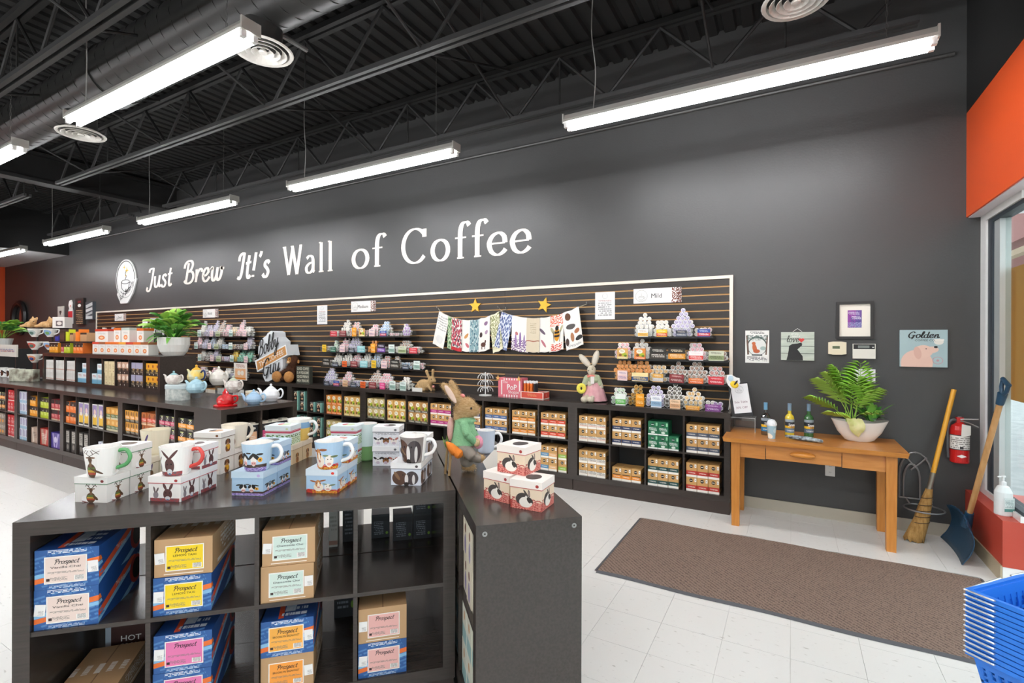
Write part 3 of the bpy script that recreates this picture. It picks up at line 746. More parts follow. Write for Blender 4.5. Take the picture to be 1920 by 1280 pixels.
D = {
 'red': kraft('pack_kraft_red', 'B8322A'), 'redwhite': kraft('pack_kraft_red_script', 'C2402F', style=2), 'navy': kraft('pack_kraft_navy', '2E3A5C'),
 'slate': kraft('pack_kraft_slate', '4C5668'), 'teal': kraft('pack_kraft_teal', '1F4A48'), 'orange': kraft('pack_kraft_orange', 'E08A2C', style=1),
 'redorange': kraft('pack_kraft_red_orange', 'D8482A', style=1), 'blue': kraft('pack_kraft_blue', '3E6296'), 'magenta': kraft('pack_kraft_magenta', 'B8247E'),
 'ltblue': kraft('pack_kraft_light_blue', '5C92B8'), 'lime': kraft('pack_kraft_lime', '93B84A'), 'peach': kraft('pack_kraft_peach', 'E3B27C'),
 'dark': kraft('pack_kraft_dark', '3A2C2A', style=2),
 'green': pmat('pack_green', '1F6B47', [('ell', .46, .76, .17, .11, '14352A'), ('rect', .46, .76, .13, .02, 'DCE8DC'), ('txt', .5, .42, .4, .12, 'EDF3EC', 0, 1.6), ('ell', .5, .2, .2, .08, 'DDE8DC'), ('rect', .5, .05, .5, .05, 'EDEFE8'), ('rect', .87, .8, .09, .12, '8FCBA0')]),
 'fgreen': fruit('pack_fruit_grey', 'C9B27A', '6E7058'), 'fyellow': fruit('pack_fruit_yellow', 'D9A860', 'D8C078'), 'fdark': fruit('pack_fruit_dark', 'B98A52', '4A4A46'),
 'forange': fruit('pack_fruit_orange', 'D9883A', 'E8742A'),
 'coco': pmat('pack_black_seafoam', '1F1B1A', [('rect', .9, .5, .12, .5, '8FC2B4'), ('ell', .4, .62, .3, .2, 'E3C9A8'), ('ell', .42, .56, .2, .14, '5A3320'), ('txt', .4, .88, .32, .06, 'F0EAE0', 0, 1.2), ('ell', .4, .22, .22, .1, 'C9A27E'), ('rect', 1.5, .5, .5, .5, '7FB5A8')]),
 'white': pmat('pack_white', 'E6E4DF', [('txt', .5, .6, .4, .2, 'C3BFB8', 0, 2), ('rect', .5, .1, .5, .05, 'C9A090')]),
 'bluered': pmat('pack_blue', '2B4FA0', [('ell', .5, .6, .34, .2, 'E9EDF2'), ('rect', .5, .2, .5, .1, 'C9D23A')]), 'redpack': pmat('pack_red', 'C8322A', [('ell', .5, .6, .34, .2, 'F1E6DC'), ('txt', .5, .25, .4, .12, 'F4E9DF', 0, 1.5)]),
 'peachpack': pmat('pack_peach', 'E8A35A', [('rect', .5, .75, .5, .2, 'F2E6D6'), ('txt', .5, .35, .4, .2, 'B86A2A', 0, 2)]),
 'gold': mountain('pack_gold', '3A2A18', 'E89A22', 'D9A24A', [('rect', .5, .78, .5, .22, 'D99A3C'), ('ell', .3, .74, .12, .18, '6E4418'), ('ell', .7, .72, .14, .2, '8A5A22')]),
 'copper': mountain('pack_copper', 'B4612C', 'D8402A', 'C98A4E', [('rect', .5, .06, .5, .06, 'E9C9A4'), ('ell', .5, .72, .22, .2, '8A3E1C')]),
 'blackpink': mountain('pack_black_pink', '262322', 'C8285E', '262322', [('rect', .5, .72, .16, .1, 'E7E3DC', 45), ('rect', .5, .72, .1, .06, '262322', 45), ('rect', .5, .92, .2, .04, 'C9D08A')]),
 'blackorange': mountain('pack_black_orange', '262322', 'F09A20', '262322', [('rect', .5, .72, .16, .1, 'E7E3DC', 45), ('rect', .5, .72, .1, .06, '262322', 45), ('rect', .5, .92, .2, .04, 'C9D08A')]),
 'orangeblk': pmat('pack_orange_black', 'E8762A', [('rect', .5, .8, .5, .2, '2B2320'), ('rect', .8, .72, .07, .06, 'F4EEE4'), ('txt', .45, .4, .36, .16, 'F6C79A', 0, 1.6)]),
 'yelblk': pmat('pack_amber_black', 'E99A24', [('rect', .5, .8, .5, .2, '2B2320'), ('rect', .8, .72, .07, .06, 'F4EEE4'), ('txt', .45, .4, .36, .16, 'F8DDA0', 0, 1.6)]),
 'limeblk': pmat('pack_lime_black', 'B4C32A', [('rect', .5, .8, .5, .2, '2B2320'), ('rect', .8, .72, .07, .06, 'F4EEE4'), ('txt', .45, .4, .36, .16, 'E8F0A0', 0, 1.6)]),
 'rasp': pmat('pack_raspberry_black', 'B43A42', [('rect', .5, .8, .5, .2, '33201F'), ('rect', .5, .06, .5, .06, 'D9C7A8'), ('txt', .45, .4, .36, .16, 'EDB0A8', 0, 1.6)]),
 'lav': pmat('pack_lavender', 'D9DCE6', [('rect', .35, .62, .1, .3, '6E5A94'), ('rect', .75, .6, .08, .25, '8A7AB0'), ('rect', .5, .12, .5, .12, '9FC0D6')]),
 'pouch': pmat('pack_purple_yellow', '2C2422', [('rect', .5, .74, .4, .22, '9A86B4'), ('ell', .5, .66, .22, .12, 'E8C9BE'), ('rect', .5, .3, .42, .18, 'E6B83A'), ('ell', .5, .5, .3, .08, 'F0E6D8'), ('rect', .03, .5, .04, .5, 'EFEDE8'), ('rect', .97, .5, .04, .5, 'EFEDE8'), ('rect', .5, .98, .5, .03, 'EFEDE8'), ('rect', .5, .02, .5, .03, 'EFEDE8'), ('rect', 1.5, .5, .5, .5, 'E9E7E2')]),
 'orgreen': pmat('pack_orange_green', 'DDA04A', [('rect', .5, .3, .5, .14, '4A6A3E'), ('rect', .5, .08, .5, .08, 'CFC6A8'), ('ell', .5, .7, .26, .16, 'E9C07A'), ('txt', .5, .3, .4, .08, 'E8E2CC', 0, 1.2)]),
 'blacktall': pmat('pack_black_tall', '3A3634', [('rect', .5, .68, .42, .26, 'B8B2AA'), ('txt', .5, .68, .36, .2, '55504C', 0, 2.5), ('ell', .5, .22, .26, .12, '8E8880')]),
 'redwall': pmat('pack_bright_red', 'C92A30', [('ell', .5, .7, .2, .1, 'EFC2BA'), ('txt', .5, .4, .4, .14, 'F3D9D2', 0, 1.8), ('rect', .5, .04, .5, .04, 'F0DAD2')]),
 'greyor': pmat('pack_grey_amber', '8A7F74', [('ell', .6, .3, .3, .16, 'E39A2C'), ('txt', .5, .75, .4, .16, 'E6E0D6', 0, 2)]),
 'purple': pmat('pack_purple', '4A3A94', [('rect', .3, .5, .06, .46, 'B9AEDC', 12), ('rect', .7, .5, .06, .46, 'B9AEDC', -12), ('ell', .5, .55, .16, .2, 'D8D2EC')], .3),
 'redbig': pmat('pack_red_silver', 'B83228', [('rect', .3, .5, .16, .46, 'B58A7A', 12), ('rect', .7, .5, .1, .46, 'C9A89A', -12), ('txt', .5, .55, .3, .2, 'E8D8CE', 0, 2), ('rect', 1.5, .5, .5, .5, 'C02A2A')], .3),
 'tanbig': pmat('pack_tan_silver', 'B39A88', [('rect', .3, .5, .12, .46, 'D8CABC', 10), ('txt', .6, .55, .3, .2, '6E5A50', 0, 2)]),
 'skyblue': pmat('pack_sky_blue', '9CC4D6', [('rect', .5, .72, .5, .28, 'E6EEF0'), ('txt', .5, .72, .34, .12, 'C0605A', 0, 1.4), ('rect', .5, .18, .5, .18, '6FA8C4')]),
 'cream': pmat('pack_cream_tall', 'E3D2A8', [('txt', .5, .6, .3, .2, 'B49A6A', 0, 3), ('ell', .5, .16, .1, .04, '9A4A2A')]),
 'mocha': pmat('pack_mocha', '3A2A22', [('rect', .5, .74, .5, .26, 'C9A088'), ('ell', .5, .7, .3, .18, 'E8D6C8'), ('ell', .5, .4, .24, .1, '8A6A50'), ('ell', .75, .12, .08, .06, 'E9E4DC')]),
 'lavblk': pmat('pack_lilac_black', '33271F', [('rect', .5, .76, .5, .26, 'A9A6BE'), ('ell', .5, .44, .26, .1, 'A98A60'), ('ell', .75, .12, .09, .06, 'E9E4DC'), ('txt', .4, .26, .34, .06, 'C9B8A0', 0, 1.2)]),
 'ambblk': pmat('pack_amber_cup', '33271F', [('rect', .5, .76, .5, .26, 'E8A426'), ('ell', .6, .76, .14, .12, '8A2A1A'), ('ell', .5, .44, .26, .1, 'C99A40'), ('ell', .75, .12, .09, .06, 'E9E4DC'), ('txt', .4, .26, .34, .06, 'E0C080', 0, 1.2)]),
 'tin_peach': pmat('tin_navy_peach', '22252C', [('rect', .5, .4, .38, .28, 'E6B48C'), ('txt', .5, .36, .26, .16, 'F3E6D8', 0, 2), ('ell', .5, .84, .26, .06, 'D9D4C8'), ('rect', .5, .03, .5, .03, 'B8BCC4')], .35),
 'tin_pink': pmat('tin_navy_pink', '22252C', [('rect', .5, .4, .38, .28, 'C9487A'), ('txt', .5, .36, .26, .16, 'F3D0DC', 0, 2), ('ell', .5, .84, .26, .06, 'D9D4C8'), ('rect', .5, .03, .5, .03, 'B8BCC4')], .35),
 'tinblack': pmat('carton_charcoal', '2C2E34', [('txt', .4, .45, .26, .3, '8A909A', 0, 4), ('rect', .5, .8, .5, .1, '1C1D22'), ('ell', .85, .2, .07, .06, '7FA83A')]),
 'purplebox': pmat('carton_cream_purple', 'D9D2BE', [('ell', .5, .72, .16, .12, '6A3A2A'), ('ell', .5, .3, .2, .26, '8A80A4')]),
 'aquabox': pmat('carton_cream_aqua', 'D4D6C8', [('ell', .5, .72, .14, .12, 'B8864A'), ('rect', .5, .2, .5, .2, '8FB2B2')]),
}
DESC = {'red': 'kraft pod box with red band', 'redwhite': 'kraft box with red script', 'navy': 'kraft pod box with navy band', 'slate': 'kraft pod box with slate band', 'teal': 'kraft box with dark teal band',
 'orange': 'kraft pod box with orange band', 'redorange': 'kraft box with red orange band', 'blue': 'kraft pod box with blue band', 'magenta': 'kraft pod box with magenta band', 'ltblue': 'kraft box with pale blue band',
 'lime': 'kraft pod box with lime band', 'peach': 'kraft pod box with peach band', 'dark': 'kraft pod box with black print', 'green': 'deep green pod box', 'fgreen': 'green fruit print box', 'fyellow': 'yellow fruit print box',
 'fdark': 'charcoal footed fruit print box', 'forange': 'orange fruit print box', 'coco': 'black and seafoam cocoa box', 'white': 'plain white packet', 'bluered': 'blue packet', 'redpack': 'red packet', 'peachpack': 'peach packet',
 'gold': 'gold and black pod box', 'copper': 'copper coloured pod box', 'blackpink': 'black box, pink band', 'blackorange': 'black box, orange band', 'orangeblk': 'orange and black box', 'yelblk': 'amber and black box',
 'limeblk': 'lime and black box', 'rasp': 'raspberry and black box', 'lav': 'lavender box', 'pouch': 'purple yellow pack', 'orgreen': 'amber and green box', 'blacktall': 'tall black box',
 'redwall': 'bright red box', 'greyor': 'grey and amber box', 'purple': 'large purple box', 'redbig': 'large red and silver box', 'tanbig': 'large tan and silver box', 'skyblue': 'pale blue box', 'cream': 'tall cream box',
 'mocha': 'brown box with cup picture', 'lavblk': 'lilac and black box', 'ambblk': 'amber and black cup box', 'tin_peach': 'dark tea tin with peach label', 'tin_pink': 'dark tea tin with pink label', 'tinblack': 'charcoal carton with small print',
 'purplebox': 'cream carton with purple print', 'aquabox': 'cream carton with aqua print'}
def fill(u, col, row, key, where, name='product_box', nx=3, rows=(3, 3), w=.092, h=.128, d=.17, x0=.012, gap=.003, y0=.02, skip=()):
    """stack boxes from the cubby floor up; rows = how many boxes in each layer"""
    me = box_mesh(w, d, h, D[key])
    for k, cnt in enumerate(rows):
        for i in range(cnt):
            if (i, k) in skip:
                continue
            p = cell_at(u, col, row, x0 + w / 2 + i * (w + gap), y0 + random.uniform(0, .006), k * (h + .0008))
            o = link(name, me, None, p, u['_geo'][2] + random.uniform(-.006, .006))
            lv = '' if len(rows) == 1 else ('lowest layer, ' if k == 0 else 'top layer, ')
            hz = '' if cnt == 1 else ('left ' if i == 0 else 'right ' if i == cnt - 1 else 'middle ' if cnt == 3 else ORD[i] + ' ')
            tag(o, (hz + DESC[key] + ', ' + lv + where).strip(), 'box', DESC[key] + ' ' + where)

# ---- wall shelves: unit k runs leftwards from the wooden table
WU = []
for k in range(7):
    WU.append(shelf_unit('black brown cube shelf against the slatwall, ' + (ORD[k] + ' one from' if k else 'the one beside') + ' the wooden table', (-.466 - 1.488 * (k + 1), 4.76 - .02, 0), 0, 4, 2, dep=.30))
def wfill(k, c, top, key, **kw):
    n = k * 4 + (3 - c)
    fill(WU[k], c, 1 if top else 0, key, ('upper' if top else 'lower') + ' row, ' + (ORD[n] + ' cubby from table' if n else 'cubby beside table'), name='pod_box', **kw)
wfill(0, 0, 1, 'redwhite'); wfill(0, 1, 1, 'navy'); wfill(0, 2, 1, 'green', rows=(3, 2)); wfill(0, 3, 1, 'slate')
wfill(0, 0, 0, 'dark'); wfill(0, 1, 0, 'orange', rows=(3,)); wfill(0, 2, 0, 'teal'); wfill(0, 3, 0, 'red')
wfill(1, 0, 1, 'navy'); wfill(1, 1, 1, 'blue'); wfill(1, 2, 1, 'orange'); wfill(1, 3, 1, 'redorange')
wfill(1, 0, 0, 'redwhite', rows=(3,)); wfill(1, 1, 0, 'red', rows=(3,)); wfill(1, 2, 0, 'peach', rows=(3,))
wfill(1, 3, 0, 'ltblue', rows=(1, 1), x0=.012); wfill(1, 3, 0, 'peach', rows=(1, 1), x0=.108); wfill(1, 3, 0, 'lime', rows=(1, 1), x0=.218)
wfill(2, 0, 1, 'fgreen', w=.1); wfill(2, 1, 1, 'fyellow', w=.1); wfill(2, 2, 1, 'fdark', w=.1); wfill(2, 3, 1, 'magenta', w=.1)
wfill(2, 0, 0, 'fyellow', w=.1); wfill(2, 1, 0, 'fgreen', w=.1, rows=(3,))
wfill(3, 0, 1, 'coco', w=.1, h=.14, rows=(2, 2), gap=.05); wfill(3, 1, 1, 'coco', w=.1, h=.14, rows=(2,), gap=.05); wfill(3, 2, 1, 'forange', w=.1); wfill(3, 3, 1, 'fyellow', w=.1)
wfill(3, 0, 0, 'coco', w=.1, h=.14, rows=(2, 2), gap=.05); wfill(3, 1, 0, 'coco', w=.1, h=.14, rows=(2, 2), gap=.05); wfill(3, 2, 0, 'fgreen', w=.1, rows=(3, 3)); wfill(3, 3, 0, 'fdark', w=.1, rows=(3,))
wfill(4, 2, 1, 'bluered', w=.1, h=.2, rows=(1,)); wfill(4, 2, 1, 'redpack', w=.1, h=.2, rows=(1,), x0=.19)
wfill(4, 1, 1, 'white', w=.15, h=.22, rows=(2,)); wfill(4, 0, 1, 'white', w=.15, h=.22, rows=(2,))
wfill(5, 3, 1, 'white', w=.15, h=.22, rows=(2,)); wfill(5, 2, 1, 'peachpack', w=.15, h=.2, rows=(2,)); wfill(5, 1, 1, 'peachpack', w=.15, h=.2, rows=(2,))

# ---- island of shelves in the middle of the shop, a square unit closing its near end
IY = 2.6
IU = []
for k in range(5):
    IU.append(shelf_unit('black brown island shelf facing the aisle, ' + ORD[k] + (' one to' if not k else ' one from') + ' the red teapot', (-4.85 - 1.488 * (k + 1), IY, 0), 0, 4, 2))
for k in range(5):
    shelf_unit('black brown island shelf facing the wall, ' + ORD[k] + (' one to' if not k else ' one from') + ' the red teapot', (-4.85 - 1.488 * k, IY + 2 * DEP + .002, 0), pi, 4, 2)
EU = shelf_unit('square black brown end shelf holding the tea tins', (-4.458, IY - .003, 0), pi / 2, 2, 2, group='square end shelf')
def ifill(k, c, top, key, **kw):
    n = k * 4 + (3 - c)
    fill(IU[k], c, 1 if top else 0, key, ('upper' if top else 'lower') + ' row, ' + ORD[n] + (' island cubby from' if n else ' island cubby to') + ' teapots', **kw)
ifill(0, 0, 1, 'gold', w=.1); ifill(0, 1, 1, 'copper', w=.1); ifill(0, 2, 1, 'blackpink', w=.1); ifill(0, 3, 1, 'blackorange', w=.14, d=.3, rows=(1, 1)); fill(IU[0], 3, 1, 'blackorange', 'upper row, against the island end panel', w=.13, d=.2, rows=(1, 1), x0=.165)
ifill(0, 0, 0, 'orgreen', w=.1, rows=(3,)); ifill(0, 1, 0, 'copper', w=.1); ifill(0, 2, 0, 'gold', w=.1); ifill(0, 3, 0, 'blackorange', w=.1)
ifill(1, 0, 1, 'orangeblk', w=.1); ifill(1, 1, 1, 'pouch', w=.12, h=.27, d=.12, rows=(2,), gap=.03); ifill(1, 2, 1, 'pouch', w=.12, h=.27, d=.12, rows=(2,), gap=.03); ifill(1, 3, 1, 'orgreen', w=.1)
ifill(1, 0, 0, 'blacktall', w=.1, h=.26, rows=(2,), gap=.05); ifill(1, 1, 0, 'blacktall', w=.1, h=.26, rows=(2,), gap=.05); ifill(1, 2, 0, 'lav', w=.14, h=.2, rows=(1,), x0=.17); ifill(1, 3, 0, 'orgreen', w=.1, rows=(3,), h=.17)
ifill(2, 0, 1, 'lav', w=.1, h=.15); ifill(2, 1, 1, 'yelblk', w=.1, skip=((2, 1),)); ifill(2, 2, 1, 'limeblk', w=.1); ifill(2, 3, 1, 'rasp', w=.1)
ifill(2, 0, 0, 'lav', w=.1, h=.15); ifill(2, 1, 0, 'tanbig', w=.2, h=.2, rows=(1,), x0=.08); ifill(2, 2, 0, 'redbig', w=.26, h=.21, rows=(1,)); ifill(2, 3, 0, 'purple', w=.26, h=.19, rows=(1,))
ifill(3, 2, 1, 'blackorange', w=.1); ifill(3, 3, 1, 'redwall', w=.1, h=.15); ifill(3, 2, 0, 'greyor', w=.1, h=.15); ifill(3, 3, 0, 'redwall', w=.1, h=.15); ifill(3, 1, 1, 'blackorange', w=.1); ifill(3, 1, 0, 'greyor', w=.1, h=.15)

# tea tins with pale lids in the end shelf
LID = mat('cream_tin_lid', 'DAD6C6', .35)
def tin(key, p, rz, where):
    t = thing('tea_tin', DESC[key] + ', ' + where, 'tea tin', p, rz, 'tea tins in the end shelf')
    link('body', box_mesh(.1, .1, .2, D[key]), t)
    lk = ('tinlid',)
    if lk not in BOXM:
        BOXM[lk] = B().frustum(.104, .104, .104, .104, .2, .212, 0, 0, .05).frustum(.07, .07, .06, .06, .212, .222, 0, 0, .05).mesh('lid', LID)
    link('lid', BOXM[lk], t)
for row in (0, 1):
    for col, key in ((0, 'tin_peach'), (1, 'tin_pink')):
        for i in range(3):
            tin(key, cell_at(EU, col, row, .06 + i * .108, .03, 0), pi / 2, ['left', 'middle', 'right'][i] + ' of three, ' + ('upper' if row else 'lower') + ' row of square end shelf')

# ---- raised tier on the island
RT5 = shelf_unit('raised one row cube shelf on the island, carrying the potted fern', (-6.34 - 1.839, 2.99, .8985), 0, 5, 1, plinth=0, dep=.4, group='raised one row shelves')
RT4 = shelf_unit('raised one row cube shelf on the island, holding white packets', (-6.34 - 1.842 - 1.488, 2.99, .8985), 0, 4, 1, plinth=0, dep=.4, group='raised one row shelves')
def rfill(u, c, key, where, **kw):
    fill(u, c, 0, key, 'raised shelf, ' + where, **kw)
rfill(RT5, 0, 'skyblue', 'left of the cream boxes', w=.14, h=.13, rows=(2,)); rfill(RT5, 0, 'skyblue', 'left of the cream boxes', w=.13, h=.13, rows=(0, 1), x0=.16)
rfill(RT5, 1, 'cream', 'beside the cup boxes', w=.09, h=.15, rows=(3, 3), gap=.01); rfill(RT5, 2, 'mocha', 'next to the cream boxes', w=.1, h=.15); rfill(RT5, 3, 'lavblk', 'third cubby from its right end', w=.1, h=.15); rfill(RT5, 4, 'ambblk', 'nearest the teapots', w=.1, h=.15)
for c in range(3):
    rfill(RT4, c, 'white', ['far left cubby', 'second cubby along', 'cubby before the pale blue boxes'][c], w=.037, h=.14, d=.12, rows=(8, 8), gap=.003, name='paper_packet')
rfill(RT4, 3, 'skyblue', 'right of the white packets', w=.14, h=.13, rows=(2,)); rfill(RT4, 3, 'skyblue', 'right of the white packets', w=.13, h=.13, rows=(0, 1), x0=.16)

# ================================================================ the near shelves, set askew
FA = R(44.3)
FX, FY = -2.316, .639
FC = .343
FW = 4 * FC + 3 * IT + 2 * FT
def fpt(a, d):
    return (FX + a * cos(FA) - d * sin(FA), FY + a * sin(FA) + d * cos(FA))
FU = shelf_unit('black brown cube shelf nearest the viewer, holding syrup cartons', (FX, FY, 0), FA, 4, 2, cell=FC)
q = fpt(FW, 2 * DEP + .002)
FB = shelf_unit('black brown cube shelf standing back to back behind the near one', (q[0], q[1], 0), FA + pi, 4, 2, cell=FC)
# the shelf turned end-on, its open side against the near shelf
SRX, SRY = -.928, 1.404
q = (SRX - 1.488 * sin(FA) , SRY + 1.488 * cos(FA))
SU = shelf_unit('black brown cube shelf turned end on, carrying the rabbit boxes', (q[0], q[1], 0), FA - pi / 2, 4, 2, dep=.385, screws=True)
# ---------------------------------------------------------------- syrup cartons in the near shelf
BLUEC = pmat('carton_blue_print', '1B4484', [('rect', 1.5, .5, .5, .5, '1F4C8E'), ('rect', 1.3, .5, .75, .07, 'E0562E', 40), ('rect', 1.42, .44, .75, .05, '86BCE0', 40), ('rect', 1.95, .3, .75, .06, '86BCE0', 40), ('ell', 1.9, .55, .16, .4, 'A8332C'), ('ell', 1.92, .55, .11, .3, '16120F'),
    ('rect', .5, .5, .5, .5, '2A5C9C'), ('txt', .5, .5, .5, .5, '4C7FB8', 18, 5), ('rect', .2, .26, .3, .06, 'E8722E', 14), ('rect', .2, .38, .3, .05, '86BCE0', 14), ('rect', .82, .62, .24, .065, 'E8722E', 14), ('rect', .84, .49, .24, .045, '86BCE0', 14),
    ('txt', .5, .93, .3, .05, 'E9EEF2', 0, 1.4), ('txt', .5, .05, .28, .04, 'C9D8E6', 0, 1.2),
    ('rect', .3, 1.5, .05, .46, 'E0562E', 8), ('rect', .5, 1.5, .1, .3, 'C9D8E6', 0), ('txt', .6, 1.5, .24, .4, 'D8E2EC', 0, 3)])
KRAFTC = pmat('carton_kraft_print', 'BE9A70', [('rect', .5, .06, .34, .012, 'F0E6D8'), ('rect', .5, 1.5, .012, .5, '8A6A48'), ('txt', .3, 1.5, .1, .42, 'F0E8DC', 90, 2), ('txt', .72, 1.5, .1, .42, 'F0E8DC', 90, 2),
    ('txt', 1.62, .55, .3, .28, 'F4EEE6', 0, 2.2), ('rect', 1.6, .14, .4, .05, 'F0E8DC')])
CW, CD, CH = .19, .31, .138
CBLUE = bx(0, CW, 0, CD, 0, CH).mesh('carton_body', BLUEC)
CKRAFT = bx(0, CW, 0, CD, 0, CH).mesh('carton_body', KRAFTC)
TAGM = bx(-.016, .016, -.0008, 0, -.02, .02).mesh('price_tag', pmat('tag_print', 'F0F0EE', [('txt', .6, .3, .25, .2, '9A9A98', 0, 3)]))
LABM = {}
def label_mat(col):
    if col not in LABM:
        LABM[col] = bx(-.063, .063, -.0012, 0, -.047, .047).mesh('label', pmat('sticker_' + col, col, [
            ('rect', .5, .985, .5, .02, 'F2F0EA'), ('rect', .5, .015, .5, .02, 'F2F0EA'), ('rect', .012, .5, .014, .5, 'F2F0EA'), ('rect', .988, .5, .014, .5, 'F2F0EA'),
            ('txt', .5, .4, .42, .04, '7A746C', 0, 1.6), ('txt', .34, .16, .2, .07, '7A746C', 0, 2.5), ('rect', .09, .15, .04, .05, '3A2A28'),
            ('rect', .82, .16, .12, .09, 'EFEDE8'), ('txt', .82, .17, .085, .1, '2A2A2A', 90, 7)]))
    return LABM[col]
def carton(blue, col, title, c, row, k, x0, label, tagside=-1, y0=.012, turn=0, low=False):
    p = cell_at(FU, c, row, x0, y0 + random.uniform(0, .006), k * (CH + .001))
    t = thing('syrup_carton', label, 'carton', p, FA + turn, 'syrup cartons in the near shelf')
    link('carton_body', CBLUE if blue else CKRAFT, t)
    if low:
        t.scale = (1, 1, .62)
    l = link('label', label_mat(col), t, (CW / 2 + .004 * tagside * -1, -.0003, CH * .48))
    word(l, SCRIPT, 'Prospect', -.034, .04, .0205, .0165, INK, w=.12, contrast=.5, shear=.25, joined=True, name='script_lettering', y=-.0013, thick=.0003)
    if title:
        put_text(l, title, .0078, INK, 0, -.0013, .0095, width=min(.095, .0075 * len(title)), name='title_lettering')
    link('price_tag', TAGM, t, (CW / 2 + tagside * .077, -.0016, CH * .5), rot=(0, random.uniform(-.1, .1), 0))
    if blue:
        put_text(t, 'TWO RIVERS', .017, WHITEINK, CW + .0004, CD * .5, CH * .62, rz=pi / 2, width=.075, name='side_lettering')
    else:
        put_text(t, 'DO NOT', .03, WHITEINK, CW + .0004, CD * .66, CH * .62, rz=pi / 2, name='side_lettering')
carton(1, 'E9D6CC', 'Vanilla Chai', 0, 1, 0, .004, 'lower blue syrup carton with pale pink Vanilla Chai label', -1)
carton(1, 'E9D6CC', 'Vanilla Chai', 0, 1, 1, .006, 'upper blue syrup carton with pale pink Vanilla Chai label', 1)
carton(1, 'F2D21E', 'LEMON TAXI', 1, 1, 0, .004, 'blue syrup carton with yellow Lemon Taxi label')
carton(0, 'F2D21E', 'LEMON TAXI', 1, 1, 1, .006, 'brown syrup carton with yellow Lemon Taxi label')
carton(0, 'CFE3DA', 'Chamomile Chai', 2, 1, 0, .004, 'lower brown syrup carton with mint green label', 1)
carton(0, 'CFE3DA', 'Chamomile Chai', 2, 1, 1, .008, 'upper brown syrup carton with mint green label', -1)
carton(0, 'CFE3DA', '', 0, 0, 0, .035, 'brown syrup carton set back in the lowest corner cubby', 1, y0=.04, turn=.06, low=True)
carton(1, 'E47AAE', '', 1, 0, 0, .004, 'lower blue syrup carton with bright pink label')
carton(1, 'E47AAE', '', 1, 0, 1, .006, 'upper blue syrup carton with bright pink label')
carton(0, 'F5A040', 'BROOKLYN BREAKFAST', 2, 0, 0, .004, 'brown syrup carton with orange label under the blue one', 1)
carton(1, 'F5B04A', 'BROOKLYN BREAKFAST', 2, 0, 1, .004, 'blue syrup carton with orange label', 1)
carton(1, 'E9B4AE', '', 3, 0, 0, .004, 'blue syrup carton with salmon pink label')
carton(0, 'E9B4AE', '', 3, 0, 1, .004, 'brown syrup carton with salmon pink label')

def fbox(key, a, d, z, w, dp, h, label, rzoff=0):
    x, y = fpt(a, d)
    return tag(link('product_box', box_mesh(w, dp, h, D[key]), None, (x, y, z), FA + rzoff), label, 'box')
TOPZ, BOTZ = PL + FT + CELL + IT, PL + FT
a3 = FT + 3 * (FC + IT)
fbox('tinblack', a3 + .09, .56, TOPZ, .09, .1, .12, 'charcoal carton deep in the empty near cubby, beside the divider')
fbox('tinblack', a3 + .2, .5, TOPZ, .095, .1, .13, 'charcoal carton deep in the empty near cubby, middle one')
fbox('tinblack', a3 + .298, .5, TOPZ, .09, .1, .13, 'charcoal carton deep in the empty near cubby, under another')
fbox('tinblack', a3 + .298, .5, TOPZ + .131, .09, .1, .13, 'charcoal carton stacked on top, deep in the empty near cubby')
a2 = FT + 2 * (FC + IT)
fbox('tinblack', a2 + .30, .55, TOPZ + .0, .07, .12, .25, 'tall charcoal carton seen past the mint label cartons')
fbox('white', a2 + .225, .5, TOPZ + .0, .04, .12, .2, 'narrow pale carton standing behind the mint label cartons')
fbox('tinblack', a2 + .28, .5, BOTZ + .0, .1, .12, .3, 'charcoal carton behind the orange label cartons')
fbox('tinblack', FT + .29, .5, TOPZ, .09, .12, .26, 'charcoal carton behind the Vanilla Chai cartons')
x, y = fpt(FT + .125, .40)
hc = thing('cocoa_box', 'dark Hot Cocoa box behind the lowest corner cubby', 'box', (x, y, BOTZ), FA)
link('carton_body', box_mesh(.17, .12, .3, pmat('cocoa_print', '4A2E2C', [('rect', .5, .82, .5, .3, '33344A'), ('rect', .06, .5, .06, .5, 'B8C4D2'), ('rect', 1.5, .5, .5, .5, '9FB0C4')])), hc)
put_text(hc, 'HOT', .024, WHITEINK, .01, -.001, .088, off=.01, width=.075); put_text(hc, 'COCOA', .018, WHITEINK, .01, -.001, .058, width=.08)
for r, key in ((1, 'purplebox'), (0, 'aquabox')):
    for c in (3, 2):
        fill(SU, c, r, key, ('upper' if r else 'lower') + ' row of end on shelf, ' + ('near' if c == 3 else 'far') + ' cubby', w=.095, h=.15, rows=(3, 2 if r else 3), y0=.015)

